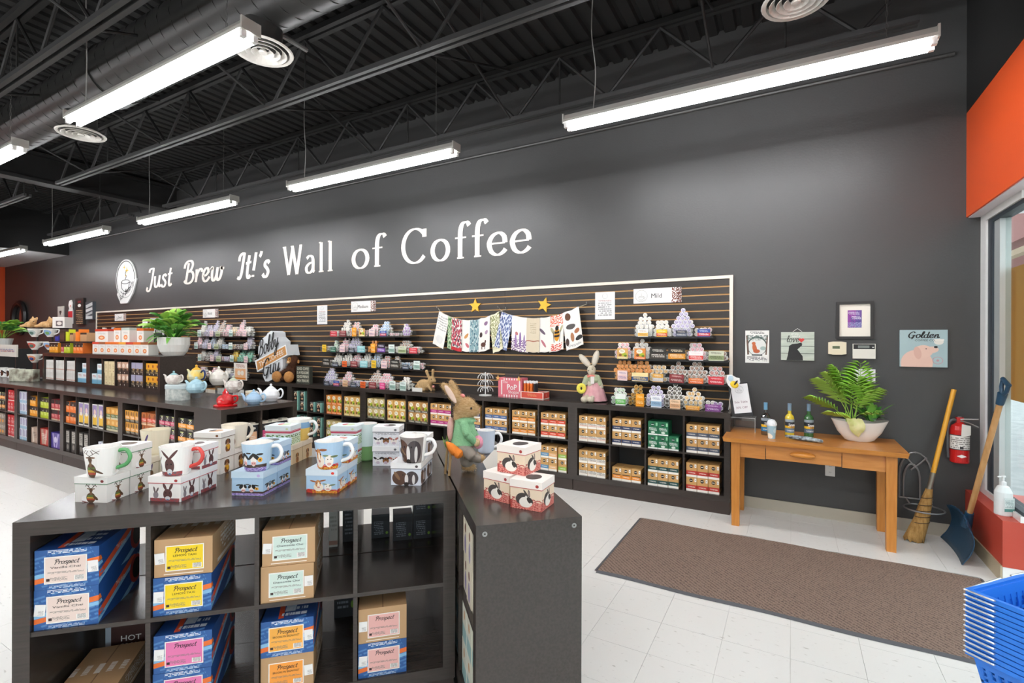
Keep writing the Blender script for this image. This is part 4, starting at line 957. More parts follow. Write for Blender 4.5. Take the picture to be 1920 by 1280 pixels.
# ---------------------------------------------------------------- gift boxes and mugs
def deer(u, v, s=1):
    B1, B2 = '5A3E2A', '7A5A3C'
    o = [('ell', u - .17 * s, v - .26 * s, .1 * s, .16 * s, 'F7F7F5'), ('rect', u - .17 * s, v - .4 * s, .09 * s, .02 * s, '7A2A28', -20)]
    o += [('ell', u, v - .2 * s, .13 * s, .24 * s, B1), ('rect', u, v - .12 * s, .1 * s, .04 * s, '5E7A3A'), ('rect', u, v - .2 * s, .11 * s, .035 * s, 'C9A23A'), ('rect', u, v - .28 * s, .11 * s, .03 * s, 'A8422C'), ('ell', u + .13 * s, v - .2 * s, .05 * s, .12 * s, B1, 30)]
    o += [('rect', u, v + .04 * s, .035 * s, .1 * s, B2), ('ell', u, v + .16 * s, .05 * s, .09 * s, B1), ('ell', u - .07 * s, v + .22 * s, .05 * s, .025 * s, B2, -25), ('ell', u + .07 * s, v + .22 * s, .05 * s, .025 * s, B2, 25)]
    for k in (-1, 1):
        o += [('rect', u + k * .07 * s, v + .32 * s, .012 * s, .12 * s, '4A3422', -k * 28), ('rect', u + k * .13 * s, v + .4 * s, .01 * s, .08 * s, '4A3422', k * 20), ('rect', u + k * .06 * s, v + .38 * s, .009 * s, .06 * s, '4A3422', k * 10)]
    return o
def donkey(u, v, s=1):
    D1 = '5A3A38'
    o = [('rect', u, v - .36 * s, .4 * s, .1 * s, '6A5A60'), ('dot', u, v - .36 * s, .4 * s, .1 * s, 'A83A3A', 0, 4)]
    o += [('ell', u - .24 * s, v - .12 * s, .07 * s, .16 * s, '8A8286'), ('ell', u - .28 * s, v + .12 * s, .025 * s, .14 * s, '6A5A5A', 8), ('ell', u - .2 * s, v + .1 * s, .025 * s, .12 * s, '6A5A5A', -14)]
    o += [('ell', u + .08 * s, v - .08 * s, .12 * s, .24 * s, D1), ('ell', u - .0 * s, v + .26 * s, .04 * s, .16 * s, D1, 14), ('ell', u + .17 * s, v + .26 * s, .04 * s, .16 * s, D1, -14), ('ell', u + .08 * s, v - .26 * s, .07 * s, .09 * s, 'D9D9DC'), ('ell', u + .08 * s, v - .33 * s, .04 * s, .03 * s, '5A7A9A'), ('ell', u + .03 * s, v - .02 * s, .016 * s, .025 * s, '160E0C'), ('ell', u + .13 * s, v - .02 * s, .016 * s, .025 * s, '160E0C')]
    return o
def cow(u, v, s=1, ground='6A5A9C'):
    o = [('rect', u, v - .36 * s, .5, .1 * s, ground), ('dot', u, v - .36 * s, .5, .1 * s, 'B8A8DC', 0, 5), ('rect', u, v - .46 * s, .5, .05 * s, '5E8A3A'), ('rect', u, v - .22 * s, .5, .05 * s, '4A3A34')]
    for k in (-1, 1):
        o += [('ell', u + k * .13 * s, v - .02 * s, .075 * s, .2 * s, 'EFEBE6'), ('ell', u + k * .2 * s, v + .08 * s, .06 * s, .13 * s, '22201F', k * 14), ('ell', u + k * .07 * s, v + .09 * s, .045 * s, .11 * s, '2A2624', -k * 14), ('ell', u + k * .13 * s, v - .13 * s, .07 * s, .065 * s, 'DFA9A4'), ('ell', u + k * .29 * s, v + .16 * s, .085 * s, .035 * s, '22201F', -k * 18),
              ('ell', u + k * .11 * s, v - .13 * s, .012 * s, .018 * s, '6A3A3A'), ('ell', u + k * .155 * s, v - .13 * s, .012 * s, .018 * s, '6A3A3A'), ('ell', u + k * .02 * s, v + .2 * s, .05 * s, .025 * s, '2A2624')]
    return o + [('ell', u + .3 * s, v - .02 * s, .06 * s, .08 * s, 'E8A62A'), ('ell', u + .3 * s, v - .02 * s, .025 * s, .035 * s, '5A3A1A')]
def goat(u, v, s=1):
    o = [('rect', u, v - .38 * s, .5, .12 * s, '8A3A2A'), ('dot', u, v - .36 * s, .5, .14 * s, 'D8362A', 0, 4), ('dot', u + .1, v - .4 * s, .4, .1 * s, 'E8B83A', 0, 5)]
    o += [('ell', u - .1 * s, v - .12 * s, .16 * s, .22 * s, 'EFE3D2'), ('ell', u - .12 * s, v + .08 * s, .09 * s, .2 * s, 'C98A52'), ('ell', u - .1 * s, v - .02 * s, .04 * s, .18 * s, 'EFE3D2'), ('ell', u - .27 * s, v + .2 * s, .12 * s, .04 * s, '9A5A34', -25), ('ell', u + .03 * s, v + .25 * s, .12 * s, .04 * s, '9A5A34', 25), ('ell', u - .1 * s, v - .13 * s, .045 * s, .045 * s, 'C98A80'), ('ell', u - .16 * s, v + .1 * s, .016 * s, .024 * s, '1A1412'), ('ell', u - .05 * s, v + .1 * s, .016 * s, .024 * s, '1A1412')]
    return o + [('ell', u + .2 * s, v - .12 * s, .12 * s, .2 * s, 'F0E9E0'), ('ell', u + .34 * s, v + .02 * s, .11 * s, .035 * s, '6E7A52', 18), ('ell', u + .1 * s, v + .06 * s, .08 * s, .03 * s, '7E8A62', -15), ('ell', u + .2 * s, v - .22 * s, .06 * s, .05 * s, 'D9A59C'), ('ell', u + .16 * s, v - .06 * s, .014 * s, .02 * s, '2A2220'), ('ell', u + .25 * s, v - .06 * s, .014 * s, .02 * s, '2A2220')]
def horse(u, v, s=1):
    o = [('ell', u - .2 * s, v - .02 * s, .26 * s, .42 * s, '5A4034'), ('ell', u + .2 * s, v - .02 * s, .22 * s, .4 * s, '4A4244'), ('ell', u + .02 * s, v - .1 * s, .06 * s, .3 * s, 'E9E4E0'), ('ell', u + .02 * s, v - .36 * s, .09 * s, .1 * s, '2A2422')]
    return o + [('ell', u + .26 * s, v - .1 * s, .05 * s, .28 * s, 'D9D6D4'), ('ell', u - .3 * s, v + .1 * s, .06 * s, .26 * s, '8A6A4E', 20), ('ell', u - .1 * s, v + .16 * s, .02 * s, .035 * s, '1A1412'), ('ell', u + .12 * s, v + .16 * s, .02 * s, .035 * s, '1A1412')]
def dog(u, v, s=1, coat='7A4A26', scarf='E0A82A'):
    return [('ell', u, v - .24 * s, .16 * s, .26 * s, coat), ('ell', u, v + .12 * s, .12 * s, .18 * s, coat), ('ell', u - .12 * s, v + .12 * s, .045 * s, .15 * s, '4A2C18', -8), ('ell', u + .12 * s, v + .12 * s, .045 * s, .15 * s, '4A2C18', 8),
            ('ell', u, v + .03 * s, .06 * s, .08 * s, 'B98A5E'), ('ell', u, v + .07 * s, .025 * s, .025 * s, '1A1412'), ('rect', u, v - .1 * s, .13 * s, .05 * s, scarf), ('ell', u + .04 * s, v - .22 * s, .08 * s, .12 * s, scarf)]
def pups(u, v, s=1):
    o = [('txt', u, v, .5, .5, 'D6D8DC', 90, 9), ('txt', u, v + .36 * s, .4 * s, .06 * s, '6A6A6E', 0, 1.2)]
    for k, c, e in ((-.3, 'F0EEEA', '2A2624'), (0, '8A5A30', '33241A'), (.3, 'EDE6DE', 'B06A60')):
        o += [('ell', u + k * s, v - .12 * s, .12 * s, .2 * s, c), ('ell', u + (k - .11) * s, v + .04 * s, .05 * s, .1 * s, e, 30), ('ell', u + (k + .11) * s, v + .04 * s, .05 * s, .1 * s, e, -30), ('ell', u + k * s, v - .04 * s, .03 * s, .04 * s, '201A18'), ('ell', u + k * s, v - .26 * s, .07 * s, .1 * s, 'C9B8C4')]
    return o
def bunny_art(u, v, s=1):
    return [('rect', u, v - .34 * s, .5, .22 * s, 'C2584E'), ('dot', u, v - .26 * s, .5, .3 * s, 'A83C38', 0, 6), ('dot', u + .03, v - .28 * s, .47, .26 * s, 'E09488', 0, 7), ('ell', u - .12 * s, v - .0 * s, .2 * s, .27 * s, '47413E', -12), ('ell', u + .0 * s, v - .14 * s, .21 * s, .24 * s, 'F2ECE2', -8),
            ('ell', u + .06 * s, v + .02 * s, .1 * s, .17 * s, 'F2ECE2', 0), ('ell', u + .13 * s, v - .04 * s, .085 * s, .16 * s, '3C3735', 22), ('ell', u + .17 * s, v - .17 * s, .035 * s, .04 * s, 'E9E0D6'), ('ell', u + .0 * s, v + .26 * s, .035 * s, .17 * s, '4A4340', 26), ('ell', u + .1 * s, v + .27 * s, .035 * s, .16 * s, '5E5450', 4), ('ell', u + .1 * s, v + .27 * s, .015 * s, .11 * s, 'B49A90', 4), ('ell', u + .14 * s, v + .02 * s, .014 * s, .02 * s, '0E0C0B')]
def meadow(u, v, s=1):
    return [('dot', u, v - .1, .5, .4, '5E8A4A', 0, 4), ('dot', u, v - .2, .5, .3, 'C9D8B0', 0, 6), ('rect', u, v + .46, .5, .05, 'C83A5A')]

def both(f, v=.42, s=1, **k):
    return f(.5, v, s, **k) + f(1.5, v, s, **k)
# name: (body base, shapes, lid colour, trim line colour)
GIFT = {
 'deer': ('EDEBE6', both(deer, .46, 1.1), 'EEEDE9', '2E7A4C'), 'donkey': ('EFEDE9', both(donkey, .48, 1.15), 'F0EEEB', 'C0303A'), 'cow': ('A9C8E2', both(cow), 'C2D8E8', '9CC0DC'),
 'goat': ('A9C8E2', both(goat, .44), 'D2E0EA', 'B8CEDF'), 'horse': ('D9E0EA', both(horse, .44, 1), 'F1F1F0', '55585E'), 'pups': ('E9EAEC', both(pups, .48), 'F2F2F1', '4A5060'),
 'dog': ('EDE9E0', both(dog, .5, 1.1), 'F0EDE6', '6A4A34'), 'hare': ('E6DFC8', both(lambda u, v, s: [('ell', u, v - .1, .2, .26, '7A5A3A'), ('ell', u + .1, v + .28, .05, .22, '5A4A78', -12), ('ell', u - .08, v + .26, .04, .2, '6A4A30', 10)]), 'E8E0CA', '8A7A5A'),
 'meadow': ('DCE6E2', both(meadow, .4), 'DDE8EA', 'C83A5A'), 'rabbit': ('E9D6BC', both(bunny_art, .48), 'F2EAE2', 'C0605A'), 'tandog': ('D8C09A', both(lambda u, v, s: dog(u, v, .9, 'A8743E', '8A5A3A')), 'E0D2BC', 'A07A50'),
}
GB = {}
def gift_box(kind, x, y, z, rz, label, w=.135, d=.105, h=.097, group=None):
    k = (kind, w, d, h)
    if k not in GB:
        base, sh, lid, line = GIFT[kind]
        m = pmat('gift_' + kind, base, sh)
        ml = pmat('gift_lid_' + kind, lid, [('rect', .5, .03, .5, .06, line), ('rect', 1.5, .03, .5, .06, line), ('rect', 2.5, .03, .5, .06, line), ('rect', -.5, .03, .5, .06, line),
             ('ell', .55, 1.5, .22, .3, sh[len(sh) // 4][5]), ('ell', .4, 1.55, .1, .2, sh[len(sh) // 3][5]), ('ell', .85, .45, .05, .2, sh[1][5])])
        hb = h * .72
        GB[k] = (bx(.002, w - .002, .002, d - .002, 0, hb + .004).mesh('box_body', m), bx(0, w, 0, d, hb, h).mesh('lid', ml))
    t = thing('gift_box', label, 'gift box', (x, y, z), rz, group or kind + ' gift boxes')
    link('box_body', GB[k][0], t); link('lid', GB[k][1], t)
    return t
MG = {}
def mug(kind, x, y, z, rz, label, handle='F4F4F2', base='F5F4F0', shapes=(), h=.112, r0=.043, r1=.06, group='printed mugs', small=False):
    k = kind
    if k not in MG:
        m = pmat('mug_' + kind, base, shapes, .18)
        b = B().lathe([(.001, 0), (r0, 0), (r0 + .004, .006), (r0 + (r1 - r0) * .55, h * .45), (r1, h), (r1 - .004, h), (r0 + (r1 - r0) * .5 - .004, h * .45), (r0 - .004, .008), (.001, .007)], 18 if small else 32)
        hd = crom([(r1 - .006, 0, h * .84), (r1 + .022, 0, h * .86), (r1 + .036, 0, h * .62), (r1 + .022, 0, h * .36), (r0 + (r1 - r0) * .3, 0, h * .24)], 5)
        MG[k] = (b.mesh('mug_body', m, 'all'), B().tube(hd, [.0075] * len(hd), 8).mesh('handle', mat('glaze_' + handle, handle, .2), True))
    t = thing('mug', label, 'mug', (x, y, z), rz, group)
    link('mug_body', MG[k][0], t); link('handle', MG[k][1], t)
    return t
GA = R(25)
def gpt(o, a, d):
    return (o[0] + a * cos(GA) - d * sin(GA), o[1] + a * sin(GA) + d * cos(GA))
Z0 = PL + 2 * CELL + IT + 2 * FT + .0005
HB = .0975
NAMES = {'deer': 'stag print', 'donkey': 'donkey print', 'cow': 'cow print', 'goat': 'goat print', 'horse': 'horse print'}
for kind, o in (('deer', (-2.407, .838)), ('donkey', (-2.174, .984)), ('cow', (-1.965, 1.186)), ('goat', (-1.739, 1.361)), ('horse', (-1.515, 1.618))):
    nm = NAMES[kind]
    gift_box(kind, *o, Z0, GA, nm + ' gift box under the ' + nm + ' mug')
    p = gpt(o, 0, .107)
    gift_box(kind, *p, Z0, GA, nm + ' gift box behind, carrying another box')
    gift_box(kind, *gpt(o, .002, .11), Z0 + HB, GA, nm + ' gift box on top of the rear one')
def msh(f, base_shapes=(), **k):
    """art for a mug: squeeze a box print into the front third of the wrap"""
    out = []
    for s in f(.5, .44, 1.0, **k):
        s = list(s); s[1] = .46 + (s[1] - .5) * .44; s[3] = s[3] * .44; s[2] = .46 + (s[2] - .44) * 1.12; s[4] *= 1.12
        out.append(tuple(s))
    return list(base_shapes) + out
MUGPOS = {'deer': (-2.345, .905), 'donkey': (-2.118, 1.06), 'cow': (-1.905, 1.26), 'goat': (-1.68, 1.432), 'horse': (-1.447, 1.69)}
mug('deer', *MUGPOS['deer'], Z0 + HB, GA + .25, 'white mug with stag print and green handle', '5FA86A', shapes=msh(deer))
mug('donkey', *MUGPOS['donkey'], Z0 + HB, GA + .2, 'white mug with donkey print and red handle', 'D84A44', shapes=msh(donkey))
mug('cow', *MUGPOS['cow'], Z0 + HB, GA + .15, 'pale blue mug with cow print and white handle', base='B4D0E6', shapes=msh(cow) + [('rect', .5, 5, .6, .5, 'F5F4F0')])
mug('goat', *MUGPOS['goat'], Z0 + HB, GA + .1, 'pale blue mug with goat print', base='AECCE6', shapes=msh(goat) + [('rect', .5, 5, .6, .5, 'F5F4F0')])
mug('horse', *MUGPOS['horse'], Z0 + HB, GA, 'grey brown mug with horse print', base='8A827E', shapes=msh(horse) + [('rect', .75, .5, .08, .6, 'F2F1EE'), ('rect', .5, 5, .6, .5, 'F5F4F0')])
# second row
o = (-2.65, 1.135)
gift_box('hare', *o, Z0, GA, 'cream hare print gift box under the cream hare mug'); gift_box('hare', *gpt(o, 0, -.107), Z0, GA, 'cream hare print gift box just behind the stag boxes')
mug('hare', *gpt(o, .085, .035), Z0 + HB, GA + 2.6, 'cream mug with hare print at the back', 'E4D8BC', 'E8E0C6', [('ell', .05, .25, .05, .3, '7A5A3A'), ('ell', .08, .62, .015, .25, '5A4A78', -8), ('ell', .98, .55, .012, .22, '5E7A3A', 8), ('ell', .9, .2, .05, .2, 'C0503A')])
o = (-2.436, 1.287)
gift_box('dog', *o, Z0, GA, 'brown dog print gift box at the bottom of its stack'); gift_box('dog', *gpt(o, .003, .002), Z0 + HB, GA, 'brown dog print gift box on top of its stack')
gift_box('dog', *gpt(o, 0, .107), Z0, GA, 'brown dog print gift box under the brown dog mug')
mug('dog', *gpt(o, .1, .16), Z0 + HB, GA + 1.2, 'cream mug with brown dog print', 'E8E0D0', 'EDE6D4', [('ell', .36, .3, .05, .26, '7A4A26'), ('ell', .36, .6, .035, .16, '7A4A26'), ('rect', .36, .42, .04, .05, 'E0A82A')])
o = (-2.307, 1.575)
gift_box('tandog', *o, Z0, GA, 'tan dog print gift box behind the cow boxes'); gift_box('tandog', *gpt(o, 0, .107), Z0, GA, 'tan dog print gift box farthest behind the cow boxes')
gift_box('meadow', *gpt(o, -.01, .0), Z0 + HB, GA, 'pale gift box with meadow print on the tan dog box')
mug('beach', *gpt(o, .09, .155), Z0 + HB, GA, 'pale mug with blue and yellow band at the back', base='F0EEE6', shapes=[('rect', .5, .3, .6, .3, 'E8C468'), ('rect', .5, .72, .6, .14, '8AB4D8'), ('rect', .5, 5, .6, .5, 'F5F4F0')])
o = (-2.03, 1.735)
gift_box('meadow', *o, Z0, GA, 'green meadow gift box at the bottom behind the goat boxes'); gift_box('meadow', *gpt(o, .0, .0), Z0 + HB, GA, 'green meadow gift box on top behind the goat boxes')
mug('aqua', *gpt(o, .14, .125), Z0, GA, 'pale aqua mug behind the meadow boxes', base='D4E6E4', shapes=[('rect', .5, .2, .6, .2, '7AA86A'), ('rect', .5, 5, .6, .5, 'F5F4F0')], h=.19, r0=.045, r1=.055)
o = (-1.826, 1.82)
gift_box('pups', *o, Z0, GA + .06, 'puppy print gift box at the bottom of its stack'); gift_box('pups', *gpt(o, 0, .002), Z0 + HB, GA + .06, 'puppy print gift box on top of its stack')

# rabbit boxes on the end-on shelf
gift_box('rabbit', -1.072, 1.672, Z0, R(-8), 'rabbit print gift box on the side toward the straw rabbit', .132, .125, .108)
gift_box('rabbit', -.924, 1.626, Z0, R(3), 'rabbit print gift box nearest the shelf corner', .132, .125, .108)
gift_box('rabbit', -1.02, 1.69, Z0 + .1085, R(-4), 'rabbit print gift box stacked on top of two others', .132, .125, .108)
tag(B().prism([(0, 0), (.02, .06), (.1, .12), (.1, .15), (0, .15), (-.05, .1)], 0, .004).obj('price_card', OFFWHITE, None, (-1.13, 1.85, Z0), R(40)), 'blank white folded price card behind the rabbit boxes', 'card')
mug('bluegrey', -1.50, 2.37, Z0, R(20), 'plain pale blue mug behind the straw rabbit', base='C9D4E2', shapes=[('rect', .5, 5, .6, .5, 'F2F2F0')], h=.125, r0=.042, r1=.052)
# ================================================================ signs and sheets on the slatwall
BEANS = pmat('sign_print', 'F1EEEA', [('dot', .9, .5, .1, .5, '7A3A24', 0, 4), ('dot', .96, .5, .06, .5, '5A2A18', 0, 5)])
SH = Y1 - .0235
def board_sign(txt, x0, x1, z0, z1):
    t = thing('sign_board', 'white ' + txt + ' roast sign with coffee beans on the slatwall', 'sign', ((x0 + x1) / 2, SH, (z0 + z1) / 2))
    w, h = (x1 - x0) / 2, (z1 - z0) / 2
    bx(-w, w, -.006, 0, -h, h).obj('board', BEANS, t)
    e = bpy.data.objects.new('logo', None); COL.objects.link(e); e.parent = t; e.location = (-w * .66, -.0065, 0)
    cup_logo(e, h * .85, 0, GREYINK, False)
    put_text(t, txt, h * .62, INK, -w * .02, -.0065, 0)
board_sign('Mild', -1.415, -.94, 1.915, 2.065); board_sign('Medium', -5.49, -5.013, 1.935, 2.085); board_sign('Bold', -9.24, -8.77, 1.93, 2.08); board_sign('Decaf', -12.56, -12.09, 1.93, 2.08)
SHEET = pmat('price_sheet', 'EFEFEE', [('ell', .5, .85, .14, .1, 'B8B8B8'), ('ell', .5, .85, .125, .088, 'EFEFEE'), ('txt', .5, .68, .34, .03, 'A86A6A', 0, 1.2), ('txt', .5, .36, .34, .25, '8A8A8A', 0, 3.4)])
for k, (x0, x1, z0, z1, l) in enumerate(((-1.829, -1.613, 1.76, 2.05, 'white price sheet beside the Mild sign'), (-6.21, -5.99, 1.77, 2.05, 'white price sheet beside the Medium sign'), (-10.36, -10.12, 1.72, 2.02, 'white price sheet behind the potted fern'), (-11.4, -11.2, 1.6, 1.9, 'white price sheet beside the framed chalk board'))):
    tag(bx(x0, x1, -.003, 0, z0, z1).obj('price_sheet', SHEET, None, (0, SH, 0)), l, 'paper sheet')
cb = thing('chalk_board', 'small framed chalk board lettered Our Coffee behind the tea canisters', 'sign', (-10.78, SH - .02, 1.42))
bx(-.24, .24, -.012, 0, 0, .5).obj('panel', mat('chalk_black', '232323', .7), cb)
for a in ((-.25, .25, .5, .53), (-.25, .25, -.02, .01), (-.25, -.22, .01, .5), (.22, .25, .01, .5)):
    bx(a[0], a[1], -.02, .002, a[2], a[3]).obj('frame_bar', WHITE, cb)
word(cb, SCRIPT, 'Our Coffee'.replace('O', 'o').replace('C', 'c').replace('ff', 'll'), -.17, .19, .25, .13, WHITEINK, w=.12, contrast=.6, shear=.2, joined=True, name='lettering', y=-.0125, thick=.001)
GOLD = mat('yellow_star_felt', 'F0B93C', .7)
for k, (x, z, a) in enumerate(((-3.36, 1.955, 0), (-2.43, 1.935, .3))):
    pts = [((.088 if i % 2 == 0 else .04) * sin(i * pi / 5 + a), (.088 if i % 2 == 0 else .04) * cos(i * pi / 5 + a)) for i in range(10)]
    tag(B().prism(pts[::-1], -.014, 0).obj('wall_star', GOLD, None, (x, SH, z)), ['upright yellow star above the tea towels', 'tilted yellow star above the tea towels'][k], 'star', 'yellow stars')

# ---------------------------------------------------------------- tea towels pegged on two cords
TOW = {
 'script': pmat('towel_script', 'EFEAE2', [('txt', .5, .72, .42, .22, 'A9A9A6', 0, 3), ('ell', .5, .22, .3, .12, 'DAD8D4')], .9),
 'green': pmat('towel_green', '4E7A4A', [('dot', .5, .5, .5, .5, 'CBD8B8', 0, 5)], .9),
 'berry': pmat('towel_berry', 'F0ECE4', [('dot', .5, .55, .5, .5, '3A3440', 0, 5), ('dot', .45, .5, .5, .5, 'B84A58', 0, 4), ('rect', .5, .04, .5, .06, 'C03038')], .9),
 'robin': pmat('towel_robin', 'F1ECE4', [('ell', .5, .5, .2, .06, 'C9925A', 20), ('ell', .6, .2, .2, .06, 'C06A70', -15)], .9),
 'teal': pmat('towel_teal', 'C4D2D0', [('dot', .5, .5, .5, .5, '4C6E7A', 0, 4), ('dot', .4, .5, .5, .5, '86A6AC', 0, 3)], .9),
 'dogs': pmat('towel_dogs', 'F0EBE4', [('ell', .4, .2, .2, .07, '5A3A30'), ('rect', .28, .12, .03, .06, '5A3A30'), ('rect', .52, .12, .03, .06, '5A3A30'), ('ell', .56, .28, .07, .05, '5A3A30'), ('ell', .2, .5, .12, .08, '4A3A38'), ('ell', .6, .82, .16, .06, '8A6A8A'), ('ell', .65, .55, .14, .06, 'A58AA0')], .9),
 'olive': pmat('towel_olive', 'EBE7CC', [('dot', .5, .55, .5, .42, '8A8E5A', 0, 7), ('rect', .5, .1, .5, .03, 'DAD6B4')], .9),
 'bluefl': pmat('towel_blue', 'D8DEEA', [('dot', .5, .5, .5, .5, '5A6A9A', 0, 5)], .9),
 'lupin': pmat('towel_lupin', 'F3EEE8', [('dot', .5, .16, .5, .18, '7A5A8A', 0, 5), ('ell', .5, .35, .06, .22, '8A6AA0'), ('ell', .25, .28, .05, .2, '9A7AAC'), ('ell', .75, .3, .05, .2, '8A6AA0'), ('ell', .3, .5, .08, .05, 'C07A7A')], .9),
 'linen': pmat('towel_linen', 'DACDB4', [('txt', .5, .72, .22, .16, 'B8A88A', 0, 3), ('rect', .5, .33, .5, .012, '9A4A34')], .9),
 'birds': pmat('towel_birds', 'F1EDE6', [('ell', .3, .6, .22, .05, '6A5A6A', -20), ('ell', .4, .25, .2, .05, 'B8707A', -30)], .9),
 'bee': pmat('towel_bee', 'F3EEE6', [('dot', .5, .86, .5, .16, 'E8735A', 0, 4), ('ell', .5, .46, .2, .18, 'D9982A'), ('rect', .5, .52, .2, .03, '2A2420'), ('rect', .5, .42, .18, .03, '2A2420'), ('ell', .5, .64, .12, .07, '2A2420'), ('ell', .2, .58, .16, .06, 'B8B08A', -30), ('ell', .8, .58, .16, .06, 'B8B08A', 30), ('rect', .28, .4, .02, .16, '2A2420', 15), ('rect', .72, .4, .02, .16, '2A2420', -15), ('dot', .5, .1, .4, .1, 'D8503A', 0, 3)], .9),
 'cats': pmat('towel_cats', 'F4F0EA', [('ell', .3, .85, .16, .1, '6A4A3A'), ('ell', .4, .58, .26, .07, '5A5654'), ('ell', .72, .42, .16, .06, 'A86A4A'), ('ell', .42, .3, .1, .12, 'B07A56'), ('ell', .12, .2, .1, .1, '4A3A34'), ('ell', .8, .22, .22, .06, '3A3836'), ('txt', .5, .08, .4, .03, '8A8A88', 0, 1.2)], .9),
}
def towel(kind, xa, za, xb, zb, L, drop, label, lean):
    """hangs from a cord between two pegs; slight folds, leaning like its cord"""
    b = B(); nx, nz = 8, 6; V = []
    for j in range(nz + 1):
        for i in range(nx + 1):
            u, v = i / nx, j / nz
            x = xa + (xb - xa) * u + lean * v * L
            z = za + (zb - za) * u - v * L + .004 * sin(u * 9)
            V.append((x, -.012 - .007 * sin(u * 7 + v * 1.2) - .01 * v, z))
    fs, us = [], []
    for j in range(nz):
        for i in range(nx):
            k = j * (nx + 1) + i
            fs.append((k + nx + 1, k + nx + 2, k + 1, k))
            us.append([(i / nx, 1 - (j + 1) / nz), ((i + 1) / nx, 1 - (j + 1) / nz), ((i + 1) / nx, 1 - j / nz), (i / nx, 1 - j / nz)])
    b.add(V, fs, 0, us)
    b.add([(x, y + .006, z) for x, y, z in V], [f[::-1] for f in fs], 0, us)
    o = b.obj('tea_towel', TOW[kind], None, (0, 4.995 + drop, 0), smooth='all')
    return tag(o, label, 'tea towel', 'tea towels hung on two cords')
CORD = mat('jute_cord', 'C9BFA8', .9)
def cord(x0, z0, x1, z1, sag, n, y):
    return [(x0 + (x1 - x0) * i / n, z0 + (z1 - z0) * i / n - sag * 4 * (i / n) * (1 - i / n)) for i in range(n + 1)]
LB = {'script': 'white tea towel with grey script', 'green': 'green patterned tea towel', 'berry': 'white tea towel with dark berries and red hem', 'robin': 'cream tea towel with small birds', 'teal': 'teal leaf print tea towel', 'dogs': 'white tea towel with dogs', 'olive': 'pale olive sprig tea towel',
      'bluefl': 'blue flower print tea towel', 'lupin': 'white tea towel with purple lupins', 'linen': 'plain linen tea towel with a red line', 'birds': 'cream tea towel with two birds', 'bee': 'tea towel with a large bee', 'cats': 'white tea towel with cats'}
for (x0, z0, x1, z1, sag, kinds, nm) in ((-3.86, 1.90, -2.985, 1.875, .11, ['script', 'green', 'berry', 'robin', 'teal', 'dogs', 'olive'], 'first'), (-2.95, 1.87, -1.985, 1.90, .1, ['bluefl', 'lupin', 'linen', 'birds', 'bee', 'cats'], 'second')):
    n = len(kinds); wd = [.16 if k == 'script' else .07 if k == 'green' else .2 if k in ('cats', 'lupin') else .15 for k in kinds]
    tot = sum(wd); pts = cord(x0, z0, x1, z1, sag, 40, 0)
    zat = lambda x: next((a[1] + (c[1] - a[1]) * (x - a[0]) / (c[0] - a[0]) for a, c in zip(pts[:-1], pts[1:]) if a[0] <= x <= c[0] + 1e-6), z1)
    cd = thing('towel_cord', 'thin jute cord carrying the ' + ('green and teal' if nm == 'first' else 'bee and cat') + ' tea towels', 'cord', (0, 5.0, 0))
    B().tube([(x0 - .07, .045, z0 + .05)] + [(x, 0, z) for x, z in pts] + [(x1 + .07, .045, z1 + .03)], .003, 5).obj('cord_line', CORD, cd)
    for x, z in ((x0 - .07, z0 + .05), (x1 + .07, z1 + .03)):
        B().tube([(x, .055, z), (x, .02, z), (x, .015, z + .02)], .005, 6).obj('hook', GREYMETAL, cd)
    x = x0
    for i, k in enumerate(kinds):
        w = wd[i] / tot * (x1 - x0); a, c = x, x + w + .02
        mid = (a + c) / 2; f = (mid - x0) / (x1 - x0)
        towel(k, a, zat(a) - .002, min(c, x1), zat(min(c, x1)) - .002, (.41 if k != 'olive' else .44) - .03 * (1 - abs(2 * f - 1)), -.004 * (i % 3), LB[k] + ' on the cord', (-.22 if f < .2 else .15 if f > .8 else 0))
        x += w

